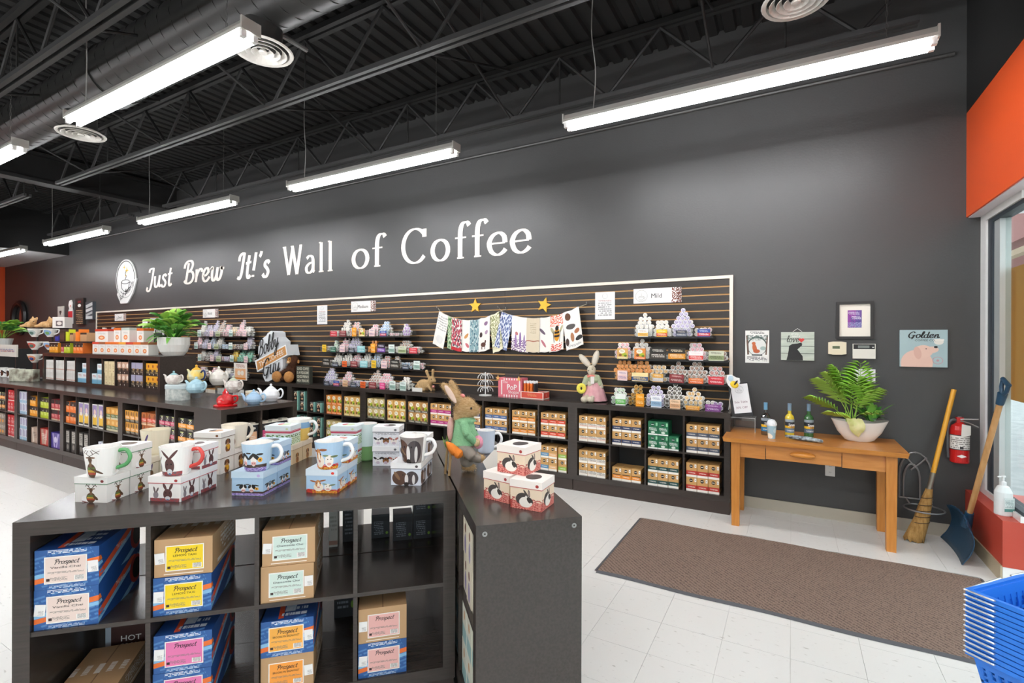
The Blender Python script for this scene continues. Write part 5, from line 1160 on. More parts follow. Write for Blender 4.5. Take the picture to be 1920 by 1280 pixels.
# ================================================================ coffee pods in clear trays
def pod_geo(b, x, y, z, n=14, roll=0, tilt=0, rs=1):
    T = Matrix.Translation((x, y, z)) @ Matrix.Rotation(tilt, 4, 'Z') @ Matrix.Rotation(pi / 2, 4, 'X') @ Matrix.Scale(rs, 4)
    b.T = T
    b.lathe([(.001, 0), (.0165, 0), (.0205, .036), (.0245, .038), (.0245, .0405), (.0185, .0412), (.001, .0408)], n, ms=[0, 0, 0, 0, 1, 2])
    b.T = None
def pod_mats(k):
    body, ring, lid = PODK[k][:3]
    return [mat('pod_' + body, body, .45), mat('pod_' + ring, ring, .4), mat('podlid_' + k, lid, .35, noise=(90, PODK[k][3]))]
PODK = {'cream': ('F1EFEA', 'F4F2EE', 'D9D4C4', 'EDEAE0', 'white'), 'brown': ('EEEAE4', 'F2EFEA', '8A5A44', 'CDB8A8', 'brown lidded'), 'lilac': ('E9E6EC', 'F0EEF4', '8E82AC', 'D8D2E4', 'lilac lidded'), 'orange': ('E8943C', 'E8A050', 'E07A24', 'F0C088', 'orange'),
        'green': ('E6EFE4', 'F0F4EE', '8FB48A', 'DCEBD6', 'green lidded'), 'dark': ('ECEAE6', 'F0EEEA', '3A3634', '8A8478', 'dark lidded'), 'gold': ('3A302A', 'C9A86A', 'D89A30', '3A302A', 'black and gold'), 'red': ('F0ECEA', 'F3F0EE', 'C0503E', 'E8C8C0', 'red lidded'),
        'blue': ('E6ECF2', 'EEF2F6', '7AA0C4', 'C8D8E8', 'blue lidded'), 'pink': ('F0E2E4', 'F4ECEC', 'D88A94', 'EFD0D2', 'pink lidded'), 'tan': ('EDE6DA', 'F0EAE0', 'D9A860', 'EBD4A8', 'amber lidded'), 'purple': ('ECE6F0', 'F0ECF4', '8A5AA0', 'CDB4D8', 'purple lidded'),
        'yellow': ('E8C23A', 'F0DC8A', 'E8B820', 'F2DC80', 'yellow'), 'mint': ('8FD0B4', 'B8E2D0', '6AB89A', 'BCE4D2', 'mint green')}
PODM = {}
npods = 0
def card_mat(name, base, a, bcol, c=None):
    return pmat('card_' + name, base, [('rect', .5, .3, .5, .22, a), ('txt', .5, .3, .4, .14, bcol, 0, 1.5), ('txt', .5, .75, .34, .1, c or bcol, 0, 1.4)])
def pods_level(parent_label, x0, x1, y, z, bins, level, station, single, shelf=True):
    """one clear tray of pods: bins = [(pod kind, layer counts, card or None, card name)]"""
    global npods
    n = len(bins); w = (x1 - x0) / n
    if shelf:
        s = thing('pod_shelf', 'thin black slatwall shelf, ' + level + ' one under the ' + station + ' sign', 'shelf', (0, y, z))
        bx(x0 - .01, x1 + .01, -.01, 5.056 - y, -.014, 0).obj('shelf_board', BLACKP, s)
        for q in (.2, .8):
            bx(x0 + (x1 - x0) * q - .006, x0 + (x1 - x0) * q + .006, .05, 5.056 - y, -.05, -.014).obj('bracket', BLACKP, s)
    t = thing('pod_tray', 'long clear acrylic tray of coffee pods, ' + level + ' one under the ' + station + ' sign', 'tray', (x0, y, z + .0005), group='clear pod trays')
    W = x1 - x0; dp = .14; hh = .082
    B().box(0, W, 0, dp, 0, .003).box(0, W, 0, .003, .003, hh).box(0, W, dp - .003, dp, .003, hh).box(0, .003, .003, dp - .003, .003, hh).box(W - .003, W, .003, dp - .003, .003, hh).obj('tray_shell', CLEAR, t)
    dv = bx(0, .003, .003, dp - .003, .003, hh).mesh('divider', CLEAR)
    for i in range(1, n):
        link('divider', dv, t, (i * w, 0, 0))
    stuff = B(); smats = []
    back = B()
    for i, (kind, rows, card, cname) in enumerate(bins):
        bx0 = x0 + i * w
        if card:
            ch, cw = card[1], card[2]; ox = card[3] if len(card) > 3 else .5
            o = link('product_card', bx(-cw / 2, cw / 2, 0, .004, 0, ch).mesh('product_card', card[0]), t, (i * w + w * ox, -.0045, .001))
        per = max(1, int((w - .004) / .0425)); rows = tuple(c + 1 for c in rows[:3]) + rows[2:]
        kz = PODK[kind]
        for r, cnt in enumerate(rows):
            cnt = min(cnt, per + (1 if r > 1 else 0))
            off = (w - cnt * .0427) / 2 if r > 1 else (w - per * .0427) / 2 + (per - cnt) * .0427 * (i % 2)
            for c in range(cnt):
                px = bx0 + off + .0214 + c * .0427 + (random.uniform(-.003, .003) if r > 1 else 0)
                pz = z + .0045 + .0217 + r * .0385
                py = y + .062 + (0.012 * r if r > 1 else 0) + random.uniform(-.004, .004)
                if single and npods < 300:
                    if kind not in PODM:
                        b = B(); pod_geo(b, 0, 0, 0, rs=.87); PODM[kind] = b.mesh('coffee_pod', pod_mats(kind), True)
                    o = link('coffee_pod', PODM[kind], None, (px, py, pz), random.uniform(-.12, .12))
                    tag(o, kz[4] + ' pod, ' + ['first', 'second', 'third', 'fourth', 'fifth', 'sixth'][c] + ' in ' + ['lowest', 'second', 'third', 'fourth', 'fifth', 'sixth', 'seventh', 'eighth'][r] + ' layer by ' + cname + ', ' + level + ' ' + station + ' shelf', 'coffee pod', kz[4] + ' pods ' + cname + ' ' + level + ' ' + station)
                    npods += 1
                else:
                    if kind not in smats:
                        smats.append(kind)
                    f0 = len(stuff.f); pod_geo(stuff, px, py, pz, 9, rs=.87, tilt=random.uniform(-.25, .25))
                    base = smats.index(kind) * 3
                    for q in range(f0, len(stuff.f)):
                        stuff.m[q] += base
            if r < 4:
                for c in range(min(cnt, per)):
                    pod_geo(back, bx0 + .032 + c * .0427, y + .12 + .01 * (r % 2), z + .0265 + r * .0385, 8, rs=.87)
    if stuff.f:
        o = stuff.obj('coffee_pods', [m for k in smats for m in pod_mats(k)], None, smooth=True)
        tag(o, 'heaped coffee pods on the ' + level + ' shelf under the ' + station + ' sign', 'coffee pods', kind='stuff')
    o = back.obj('coffee_pods', pod_mats('cream'), None, smooth=True)
    tag(o, 'rear row of coffee pods on the ' + level + ' shelf under the ' + station + ' sign', 'coffee pods', kind='stuff')
cm = card_mat
C = {'amberw': (cm('amber_white', 'F0EEEA', 'E8B85A', 'B8823A'), .075, .1), 'yelred': (cm('yellow_red', 'F0C22A', 'D0503A', 'F4E6C0'), .07, .1), 'navy': (cm('navy', '2E3440', '5A6478', 'E0DCD0'), .06, .1), 'bluer': (cm('blue_red', '2E4FA0', 'C23A40', 'F0F0F0'), .07, .11, .6),
     'fruit': (D['fyellow'], .105, .11), 'fruit2': (D['forange'], .105, .11), 'black': (cm('black', '26241F', '3A342C', 'E6E0D4'), .115, .155), 'blackam': (cm('black_amber', '26221C', 'D8902A', 'F0E0C0'), .115, .155), 'whitered': (cm('white_red', 'F2F0EE', 'D8403A', 'F4D8D4'), .085, .125), 'sage': (cm('sage', 'C9CDB4', '8A9A6A', '4A4A3A'), .09, .13),
     'pinkl': (cm('pale_pink', 'EBD2CE', 'E3C0BC', '7A6A9A'), .1, .1), 'cornbl': (cm('cream_blue', 'F2DCA4', '2E4A78', 'F0D890'), .085, .16), 'ambgrey': (cm('amber_grey', 'E0A84A', 'B8B8BC', 'F0E8DC'), .08, .1), 'maroon': (cm('maroon', '8A3034', '6E2428', 'E8C8C0'), .08, .13), 'orange': (cm('orange', 'E07A3A', 'D8602A', 'F6DCC8'), .05, .13), 'redc': (cm('red', 'D0303E', 'C02A38', 'F4D4D4'), .07, .13),
     'greenc': (cm('green', 'EDF2EC', '5FB04E', 'DDF0D8'), .11, .1, .6), 'goldc': (cm('gold', 'EFA01E', 'E0901A', 'F8DCA0'), .12, .08, .7), 'bluew': (cm('blue_white', 'F0F2F4', '9CBCD4', '5A7A9A'), .11, .1, .6), 'peach': (cm('peach', 'E6C4A0', 'D8A87E', '7A5A40'), .085, .095, .6), 'ambers': (cm('amber', 'E0A03A', 'C88020', 'F4E0B8'), .035, .12), 'violet': (cm('violet', '8A4A90', '6E3878', 'E8D0EC'), .06, .13),
     'pinkc': (cm('hot_pink', 'E0488A', 'D83A7C', 'F8D0E0'), .08, .09), 'teal': (cm('teal', '9CD0D2', '7ABCC0', 'E8F4F4'), .09, .14), 'yel': (cm('yellow', 'F2C634', 'E8B820', '5A4A1A'), .1, .08), 'rust': (cm('rust', 'E86A2A', 'D8581E', '2A2220'), .08, .09), 'purp': (cm('purple_black', '2A2430', '6A3A94', 'E4D8EC'), .12, .14), 'mintc': (cm('mint', 'DDE8E2', '9AB8AC', '4A5A54'), .11, .1), 'grn': (cm('deep_green', '1F5A44', '2A6A50', 'DCE8E0'), .07, .1)}
B1 = lambda k, r, c, nm: (k, r, C.get(c), nm)
pods_level('', -1.36, -.635, 4.87, 1.572, [B1('cream', (3, 3, 3, 3, 1), 'amberw', 'amber card'), B1('cream', (3, 3, 2), 'yelred', 'yellow and red card'), B1('lilac', (3, 3, 4, 3, 2, 1), 'navy', 'navy card'), B1('pink', (2, 1), 'bluer', 'blue card')], 'top', 'Mild', True)
pods_level('', -1.56, -.512, 4.87, 1.352, [B1('pink', (3, 3, 2), 'fruit', 'yellow fruit card'), B1('cream', (3, 3, 3, 1), 'fruit2', 'orange fruit card'), B1('dark', (3, 2), 'black', 'black card'), B1('gold', (3, 2), 'blackam', 'black and amber card'), B1('pink', (3, 3, 2), 'whitered', 'white and red card'), B1('brown', (3, 2), 'sage', 'sage card')], 'second', 'Mild', True)
pods_level('', -1.56, -.512, 4.87, 1.135, [B1('orange', (3, 3, 4, 3, 1), 'pinkl', 'pale pink card'), B1('orange', (3, 3, 4, 3, 2), 'cornbl', 'cream and blue card'), B1('tan', (3, 2, 3), 'ambgrey', 'amber and grey card'), B1('brown', (3, 2, 3, 1), 'maroon', 'maroon card'), B1('brown', (3, 3, 3, 2, 1), 'orange', 'orange card'), B1('red', (3, 3, 2), 'redc', 'red card')], 'third', 'Mild', True)
ZU = Z0
pods_level('', -1.575, -.53, 4.80, ZU, [B1('green', (3, 3, 2), 'greenc', 'green card'), B1('gold', (3, 3, 2, 2), 'goldc', 'gold card'), B1('lilac', (3, 3, 3, 2), 'bluew', 'pale blue card'), B1('dark', (3, 3, 3, 3, 1), 'peach', 'peach card'), B1('tan', (3, 3, 3, 1), 'ambers', 'slim amber card'), B1('purple', (2, 1), 'violet', 'violet card')], 'lowest', 'Mild', True, shelf=False)
# Medium
def rnd(n, kinds, cards, rmax=4):
    out = []
    for i in range(n):
        k = kinds[i % len(kinds)]; r = [3, 3] + [3, 3, 2, 1][:random.randint(0, rmax)]
        c = cards[i % len(cards)]
        out.append((k, tuple(r), C.get(c), (c or '')))
    return out
pods_level('', -5.73, -4.25, 4.87, 1.585, [B1('red', (1, 1), 'redc', ''), B1('cream', (3, 3, 3, 3, 1), 'maroon', ''), B1('red', (3, 3, 3, 2), 'goldc', ''), B1('pink', (3, 3), 'fruit', ''), B1('pink', (3, 3, 2), 'pinkl', ''), B1('blue', (3, 3, 3, 2), 'bluer', ''), B1('pink', (3,), None, ''), B1('purple', (2, 2, 1), None, '')], 'top', 'Medium', False)
pods_level('', -5.92, -4.09, 4.87, 1.366, [B1('tan', (2, 2), 'yel', ''), B1('green', (3, 3, 1), 'grn', ''), B1('pink', (3, 3, 3, 2), 'pinkl', ''), B1('lilac', (3, 3, 4, 3, 2), 'navy', ''), B1('blue', (1,), 'teal', ''), B1('orange', (3, 3, 2), 'goldc', ''), B1('purple', (2, 1), 'purp', ''), B1('cream', (3, 2), 'mintc', ''), B1('brown', (3, 3, 3), 'sage', ''), B1('red', (3, 2), 'redc', '')], 'second', 'Medium', False)
pods_level('', -5.88, -4.03, 4.87, 1.163, [B1('cream', (3, 2), 'black', ''), B1('cream', (3, 3, 3, 3), 'navy', ''), B1('cream', (3, 3, 3, 2), 'rust', ''), B1('pink', (3, 3, 3, 1), 'maroon', ''), B1('cream', (3, 3, 3, 2), 'teal', ''), B1('blue', (3, 3, 3, 3, 2), 'yel', ''), B1('red', (3, 3, 2), 'pinkl', ''), B1('brown', (3, 2, 1), 'black', ''), B1('blue', (3, 2), 'navy', ''), B1('pink', (2, 2), 'mintc', '')], 'third', 'Medium', False)
pods_level('', -5.78, -4.2, 4.80, ZU, [B1('lilac', (3, 3, 4, 3, 2), 'navy', 'navy card'), B1('red', (3, 2), 'bluer', 'blue card'), B1('pink', (3, 3, 3, 2), 'peach', 'peach card'), B1('lilac', (3, 2), 'navy', 'second navy card'), B1('red', (2, 2), 'rust', 'rust card'), B1('brown', (3, 3, 4, 3, 1), 'maroon', 'maroon card'), B1('pink', (3, 3, 4, 3), 'pinkc', 'hot pink card'), B1('cream', (3, 2), 'mintc', 'mint card'), B1('cream', (3, 3, 2), 'mintc', 'second mint card')], 'lowest', 'Medium', True, shelf=False)
# Bold and Decaf
for k, (x0, x1, z, lv) in enumerate(((-9.11, -7.62, 1.59, 'top'), (-9.22, -7.58, 1.375, 'second'), (-9.1, -7.58, 1.168, 'third'))):
    pods_level('', x0, x1, 4.87, z, rnd(8, [['cream', 'lilac', 'lilac', 'brown', 'pink', 'tan', 'pink', 'cream'], ['pink', 'lilac', 'blue', 'cream', 'blue', 'tan', 'dark', 'lilac'], ['cream', 'dark', 'lilac', 'pink', 'lilac', 'yellow', 'mint', 'mint']][k], ['mintc', None, 'pinkl', 'sage', None]), lv, 'Bold', False)
pods_level('', -9.0, -7.66, 4.80, ZU, rnd(7, ['pink', 'red', 'pink', 'dark', 'cream', 'lilac', 'tan'], ['maroon', None, 'grn', 'grn']), 'lowest', 'Bold', False, shelf=False)
pods_level('', -12.9, -11.9, 4.87, 1.59, rnd(5, ['cream', 'cream', 'blue'], [None]), 'top', 'Decaf', False)
# ================================================================ soft and furry figures
def blob(name, build, m, voxel, parent=None, loc=(0, 0, 0), rz=0, smooth_it=4, hairs=0, hl=.012):
    """one continuous body: overlapping forms fused and smoothed"""
    b = B(); build(b)
    o = b.obj('tmp', m)
    md = o.modifiers.new('r', 'REMESH'); md.mode = 'VOXEL'; md.voxel_size = voxel; md.use_smooth_shade = True
    sm = o.modifiers.new('s', 'SMOOTH'); sm.iterations = smooth_it; sm.factor = .5
    bpy.context.view_layer.update()
    me = bpy.data.meshes.new_from_object(o.evaluated_get(bpy.context.evaluated_depsgraph_get()))
    me.materials.clear(); me.materials.append(m); me.name = name
    bpy.data.objects.remove(o)
    if hairs:
        rn = random.Random(3); ps = me.polygons; h = B()
        for _ in range(hairs):
            p = ps[rn.randrange(len(ps))]; c = p.center; d = (p.normal + Vector((rn.uniform(-.7, .7), rn.uniform(-.7, .7), rn.uniform(-.9, .3)))).normalized()
            s_ = d.cross(Vector((rn.uniform(-1, 1), rn.uniform(-1, 1), rn.uniform(-1, 1)))).normalized() * hl * .06
            h.add([c - s_, c + s_, c + d * hl * rn.uniform(.5, 1.2)], [(0, 1, 2)])
        k = h.obj('fur', m, parent, loc, rz); k['kind'] = 'stuff'
    return link(name, me, parent, loc, rz)
def rot_between(d):
    return Vector((0, 0, 1)).rotation_difference(Vector(d).normalized()).to_matrix()
def cap(b, p, q, r0, r1, n=12):
    pts = [Vector(p).lerp(Vector(q), t) for t in (0, .33, .66, 1)]
    b.tube(pts, [r0, r0 + (r1 - r0) * .33, r0 + (r1 - r0) * .66, r1], n)
    b.ell(p, (r0, r0, r0), 12, 8); b.ell(q, (r1, r1, r1), 12, 8)
STRAW = mat('straw_fibre', 'E4C392', .9, noise=(60, 'CDA46C'), bump=(180, 1.0), scale3=(1, 1, 3))
STRAWL = mat('pale_straw', 'D9BE94', .9, noise=(70, 'C4A070'), bump=(180, .8))
EYE = mat('black_bead', '14100E', .15)
VR = R(29.4)
# ---- straw rabbit in a green jacket on the end-on shelf
t = thing('straw_rabbit', 'tall straw rabbit figure in a green jacket with a carrot', 'figurine', (-1.352, 1.955, Z0), VR)
def body(b):
    b.ell((-.002, 0, .305), (.054, .05, .054)); b.ell((.03, 0, .297), (.036, .034, .032)); b.ell((-.02, 0, .27), (.04, .036, .04))
    for s, tip in ((-.024, (-.105, -.03, .418)), (.024, (-.075, .03, .425))):
        mid = (-.055, s * 1.1, .37)
        cap(b, (-.02, s, .335), mid, .016, .025); cap(b, mid, tip, .025, .014)
    cap(b, (-.005, 0, .27), (-.008, 0, .12), .032, .04)
    b.ell((.075, -.03, .076), (.017, .02, .017)); b.ell((.012, .02, .02), (.036, .022, .018))
    cap(b, (0, -.04, .1), (.07, -.03, .078), .02, .014); cap(b, (0, .02, .1), (0, .02, .02), .022, .018)
blob('rabbit_body', body, STRAW, .006, t, hairs=5000, hl=.013)
B().ell((-.068, -.052, .378), (.013, .005, .05), rot=Matrix.Rotation(R(-32), 3, 'Y')).obj('inner_ear', mat('ear_pink', 'D9BFAE', .8), t, smooth=True)
GJ = mat('green_felt', '86B88C', .9, noise=(20, '7AAE82'), bump=(140, .5))
B().lathe([(.062, .135), (.064, .14), (.055, .2), (.043, .25), (.034, .266), (.03, .262)], 20, c=(-.008, 0)).obj('jacket', GJ, t, smooth=True)
B().lathe([(.05, .243), (.05, .25), (.034, .268), (.03, .262)], 20, c=(-.004, 0)).obj('collar', GJ, t, smooth=True)
bb = B(); cap(bb, (-.004, -.045, .235), (.012, -.06, .19), .02, .019); cap(bb, (.012, -.06, .19), (.045, -.05, .157), .019, .015); bb.obj('sleeve', GJ, t, smooth=True)
bb = B(); cap(bb, (-.004, .045, .235), (.045, .045, .165), .02, .015); bb.obj('sleeve', GJ, t, smooth=True)
bb = B(); bb.ell((.055, -.05, .152), (.016, .014, .02)); bb.obj('paw', STRAWL, t, smooth=True)
bb = B(); bb.ell((.06, -.02, .148), (.024, .022, .032)); bb.obj('pink_egg', mat('pink_felt', 'E59AAE', .9, bump=(120, .5)), t, smooth=True)
bb = B(); bb.ell((-.072, 0, .205), (.018, .035, .058)); bb.obj('backpack', mat('dusty_pink_felt', 'CFA49A', .9, bump=(120, .5)), t, smooth=True)
GP = mat('grey_trouser_cloth', '9A9186', .9, noise=(30, '8A8278'))
bb = B(); cap(bb, (-.005, -.035, .125), (.035, -.042, .085), .033, .027); cap(bb, (.035, -.042, .085), (.06, -.034, .075), .027, .022); bb.obj('trouser_leg', GP, t, smooth=True)
bb = B(); cap(bb, (0, .02, .12), (.004, .02, .05), .036, .034); bb.obj('trouser_leg', GP, t, smooth=True)
CAR = mat('carrot_orange', 'E8842A', .8, bump=(40, .6), scale3=(4, 1, 1))
for k, (p, q) in enumerate((((-.09, -.03, .15), (-.03, -.062, .1)), ((-.06, -.05, .125), (-.012, -.066, .092)))):
    bb = B(); bb.tube([Vector(p).lerp(Vector(q), i / 6) for i in range(7)], [.004, .012, .018, .022, .024, .022, .008], 10); bb.obj('carrot', CAR, t, smooth=True)
for p, q in (((-.085, -.02, .13), (-.095, -.03, .0)), ((-.065, -.05, .11), (-.073, -.06, .0)), ((-.08, .05, .12), (-.085, .06, 0))):
    B().tube([p, q], .006, 7).obj('stick_leg', mat('bare_twig', 'A38860', .9), t, smooth=True)
B().ell((.028, -.042, .31), (.005, .004, .006)).obj('eye', EYE, t, smooth=True)
B().ell((.062, 0, .3), (.006, .008, .005)).obj('nose', mat('nose_pink', 'C98F7C', .7), t, smooth=True)
B().ell((-.018, -.005, .365), (.013, .012, .01)).obj('flower', mat('coral_felt', 'E08A86', .9), t, smooth=True)
gb = B()
for k in range(9):
    a = k * .7; gb.tube([(-.09, .01, .1), (-.1 + .015 * cos(a), .01 + .02 * sin(a), .15 + .01 * (k % 3))], [.002, .0008], 4)
gb.obj('grass_tuft', mat('raffia_green', '7FA04A', .8), t)

# ---- seated cloth rabbit in a pink dress on the wall shelf
K = .00046
t = thing('cloth_rabbit', 'seated pale cloth rabbit in a pink dress with a yellow flower', 'figurine', (-1.80, 4.93, Z0), VR - .15)
zp = lambda x, z, y=0: ((x - 420) * K, y, (1190 - z) * K)
CL = mat('oatmeal_cloth', 'CFC6B2', .95, noise=(50, 'BDB39C'), bump=(160, .4))
def body(b):
    b.ell(zp(375, 480), (.047, .046, .055)); cap(b, zp(375, 590), zp(380, 800), .03, .05)
    for x in (215, 360):
        b.ell(zp(x, 1120, -.1), (.038, .045, .034)); cap(b, zp(x + 40, 1080, -.07), zp(400, 1060, .02), .025, .035)
    cap(b, zp(540, 720), zp(600, 850, -.02), .03, .022); cap(b, zp(270, 700), zp(190, 830, -.03), .03, .02)
    b.ell(zp(400, 980), (.07, .06, .07))
blob('rabbit_body', body, CL, .007, t)
for a, c in (((345, 400), (100, 125)), ((415, 385), (512, 30))):
    p, q = Vector(zp(*a)), Vector(zp(*c)); d = q - p
    bb = B(); bb.ell(p.lerp(q, .5), (.034, .012, d.length / 2 * 1.02), rot=rot_between(d)); bb.obj('ear', CL, t, smooth=True)
    bb = B(); bb.ell(p.lerp(q, .5) + Vector((0, -.007, 0)), (.024, .008, d.length / 2 * .85), rot=rot_between(d)); bb.obj('inner_ear', mat('ear_lining', 'DAD2C4', .9), t, smooth=True)
b = B(); prof = [(.135, .012), (.128, .03), (.1, .12), (.07, .19), (.05, .215)]
V = []; n = 36
for r, z in prof:
    for i in range(n):
        a = 2 * pi * i / n; rr = r * (1 + .06 * sin(9 * a) * (r / .135))
        V.append((.01 + rr * cos(a) * .98, .01 + rr * sin(a) * .8, z))
b.add(V, [(k * n + i, k * n + (i + 1) % n, (k + 1) * n + (i + 1) % n, (k + 1) * n + i) for k in range(len(prof) - 1) for i in range(n)])
b.obj('dress', mat('pink_cotton', 'D9A9AC', .9, noise=(18, 'CF9A9E')), t, smooth='all')
B().lathe([(.05, .2), (.062, .225), (.052, .26), (.03, .285)], 18).obj('bodice', mat('sage_cloth', 'B4BC9C', .9, noise=(26, 'A3AC8C')), t, smooth=True)
bb = B(); cap(bb, zp(500, 650), zp(560, 790, -.015), .034, .028); bb.obj('sleeve', MATS['sage_cloth'], t, smooth=True)
bb = B(); cap(bb, zp(275, 660), zp(215, 780, -.02), .034, .026); bb.obj('sleeve', MATS['sage_cloth'], t, smooth=True)
bx(-.03, .006, -.066, -.045, .19, .265).obj('lace_front', mat('white_lace', 'EDE8E2', .9, bump=(200, .6)), t)
B().tube([(.045 * cos(a) - .018, .045 * sin(a), .268 + .006 * sin(3 * a)) for a in [2 * pi * k / 20 for k in range(20)]], .011, 8, closed=True).obj('scarf', mat('coral_ribbon', 'D87C70', .8), t, smooth=True)
bb = B(); bb.tube([(-.125 + .03 * cos(a), -.045, .14 + .036 * sin(a)) for a in [2 * pi * k / 16 for k in range(16)]], .02, 8, closed=True); bb.obj('yellow_flower', mat('yellow_felt', 'E8DC5A', .9), t, smooth=True)
for p, r in (((-.012, -.047, .34), .004), ((-.052, -.038, .325), .005)):
    B().ell(p, (r, .003, r)).obj('eye' if r < .005 else 'nose', EYE, t, smooth=True)

# ---- crouching straw rabbit by the Medium pods
t = thing('straw_hare', 'crouching straw rabbit figure holding a tiny flower, beside the Medium pods', 'figurine', (-4.0, 4.9, Z0), .1)
def body(b):
    b.ell((-.03, 0, .075), (.1, .06, .07)); b.ell((-.06, 0, .06), (.075, .06, .06)); b.ell((.085, 0, .145), (.05, .04, .042)); b.ell((.12, 0, .13), (.025, .024, .022))
    cap(b, (.04, 0, .1), (.08, 0, .135), .045, .035); b.ell((-.135, 0, .05), (.025, .025, .025))
    cap(b, (.06, -.02, .16), (.03, -.03, .25), .014, .02); cap(b, (.085, .02, .17), (.09, .02, .26), .014, .02)
    cap(b, (.06, -.03, .06), (.1, -.03, .014), .022, .014); cap(b, (-.06, -.045, .03), (.0, -.045, .014), .026, .016); cap(b, (-.06, .045, .03), (.0, .045, .014), .026, .016); cap(b, (.06, .03, .06), (.1, .03, .014), .022, .014)
blob('rabbit_body', body, STRAW, .008, t, hairs=1500, hl=.014)
B().ell((.1, -.036, .152), (.006, .004, .006)).obj('eye', EYE, t, smooth=True)
bb = B(); bb.ell((.13, -.03, .06), (.02, .018, .02)); bb.obj('flower', mat('dusty_rose', 'B97A70', .9), t, smooth=True)
tag(bx(-.08, .08, 0, .004, 0, .045).obj('price_card', OFFWHITE, None, (-4.05, 4.79, Z0)), 'small blank price card in front of the crouching straw rabbit', 'card')

# ---- brown plush ape-like creature leaning on the foam sign
t = thing('plush_creature', 'dark brown plush creature with big tan feet beside the foam sign', 'plush toy', (-6.62, 4.87, Z0), .2)
FUR = mat('dark_brown_plush', '4A2A18', .95, noise=(40, '5E3820'), bump=(150, 1))
TANP = mat('tan_plush', 'B4783E', .9, noise=(40, 'C08A50'), bump=(150, .6))
def body(b):
    b.ell((.05, .02, .14), (.08, .07, .13)); b.ell((.1, .0, .32), (.075, .065, .085)); cap(b, (.06, .0, .2), (.1, 0, .3), .07, .06)
    cap(b, (0, -.03, .18), (-.1, -.06, .13), .03, .028); cap(b, (.12, -.03, .18), (.14, -.06, .08), .03, .028)
    cap(b, (.02, -.02, .06), (-.08, -.1, .06), .04, .035); cap(b, (.08, -.02, .06), (.1, -.1, .06), .04, .035)
blob('plush_body', body, FUR, .01, t, hairs=2500, hl=.03)
for x, s in ((-.12, -.3), (.1, .25)):
    bb = B(); bb.ell((x, -.1, .085), (.085, .05, .085), rot=Matrix.Rotation(s, 3, 'Y')); bb.obj('foot', TANP, t, smooth=True)
bb = B(); bb.ell((.065, -.05, .33), (.045, .022, .05)); bb.obj('face', TANP, t, smooth=True)
bb = B(); bb.ell((.06, -.075, .3), (.03, .014, .018)); bb.obj('muzzle', mat('pale_plush', 'D9B48C', .9), t, smooth=True)
for x in (.05, .085):
    B().ell((x, -.07, .345), (.007, .005, .007)).obj('eye', EYE, t, smooth=True)
bb = B(); bb.ell((.185, .0, .31), (.018, .012, .028)); bb.obj('ear', TANP, t, smooth=True)

# ================================================================ display pieces on the wall shelf
FOAM = mat('white_foam_board', 'E9ECEE', .6)
t = thing('foam_sign', 'thick white cut out foam sign lettered Bobby the Coffee Guy', 'sign', (-7.0, 4.8, Z0))
fp = lambda L: [((x - 400) * .00128, (1085 - z) * .00083) for x, z in L]
B().prism(fp([(225, 650), (205, 560), (212, 420), (262, 310), (360, 240), (385, 195), (450, 152), (500, 175), (510, 260), (560, 310), (600, 345), (590, 470), (400, 570)])[::-1], 0, .2).obj('upper_plate', FOAM, t)
B().prism(fp([(150, 712), (735, 402), (768, 592), (200, 922)])[::-1], -.012, .2).obj('banner_plate', FOAM, t)
B().prism(fp([(188, 728), (725, 428), (748, 578), (212, 890)])[::-1], -.014, -.0125).obj('banner_panel', mat('caramel_panel', 'C98E4E', .6), t)
B().prism(fp([(300, 890), (330, 760), (400, 660), (660, 560), (665, 790), (640, 940), (520, 1000), (470, 1050), (400, 1085), (340, 1085), (300, 1000)])[::-1], 0, .18).obj('lower_plate', FOAM, t)
word(t, SCRIPT, 'Bobby', *[(a - 400) * .00128 for a in (222, 610)], (1085 - 640) * .00083, .235, INK, w=.11, contrast=.5, shear=.15, joined=True, name='script_lettering', y=-.0145, slope=.36, thick=.003)
word(t, SCRIPT, 'Guy', *[(a - 400) * .00128 for a in (310, 640)], (1085 - 990) * .00083, .25, INK, w=.1, contrast=.5, shear=.15, joined=True, name='script_lettering', y=-.0185, slope=.2, thick=.003)
ang = math.atan2(300 * .00083, 537 * .00128)
put_text(t, 'THE COFFEE', .075, WHITEINK, (468 - 400) * .00128, -.0145, (1085 - 655) * .00083, width=.62, rot=(0, -ang, 0))
t = thing('slogan_block', 'dark block sign reading Good Coffee is a Pleasure', 'sign', (-6.25, 4.84, Z0))
bx(-.15, .15, 0, .05, 0, .25).obj('block', mat('green_black_board', '3A3D34', .6), t)
for k, s in enumerate(('GOOD COFFEE', 'IS A PLEASURE', 'GOOD FRIENDS', 'ARE A TREASURE')):
    put_text(t, s, .04, mat('cream_ink', 'E6E2CC', .6), 0, -.001, .215 - k * .058, width=.26, off=.008)
tag(bx(-.17, .17, -.003, .003, 0, .27).obj('paper_flier', pmat('flier_print', 'EFE6DC', [('rect', .5, .1, .42, .06, 'E08A34'), ('rect', .5, .42, .4, .25, 'E8B488'), ('txt', .5, .84, .34, .1, 'A8543A', 0, 2), ('ell', .4, .42, .12, .14, 'F0E6DA'), ('ell', .65, .42, .12, .14, 'F0E6DA')]), None, (-7.58, 4.72, Z0), 0), 'white and orange paper flier leaning by the foam sign', 'flier')
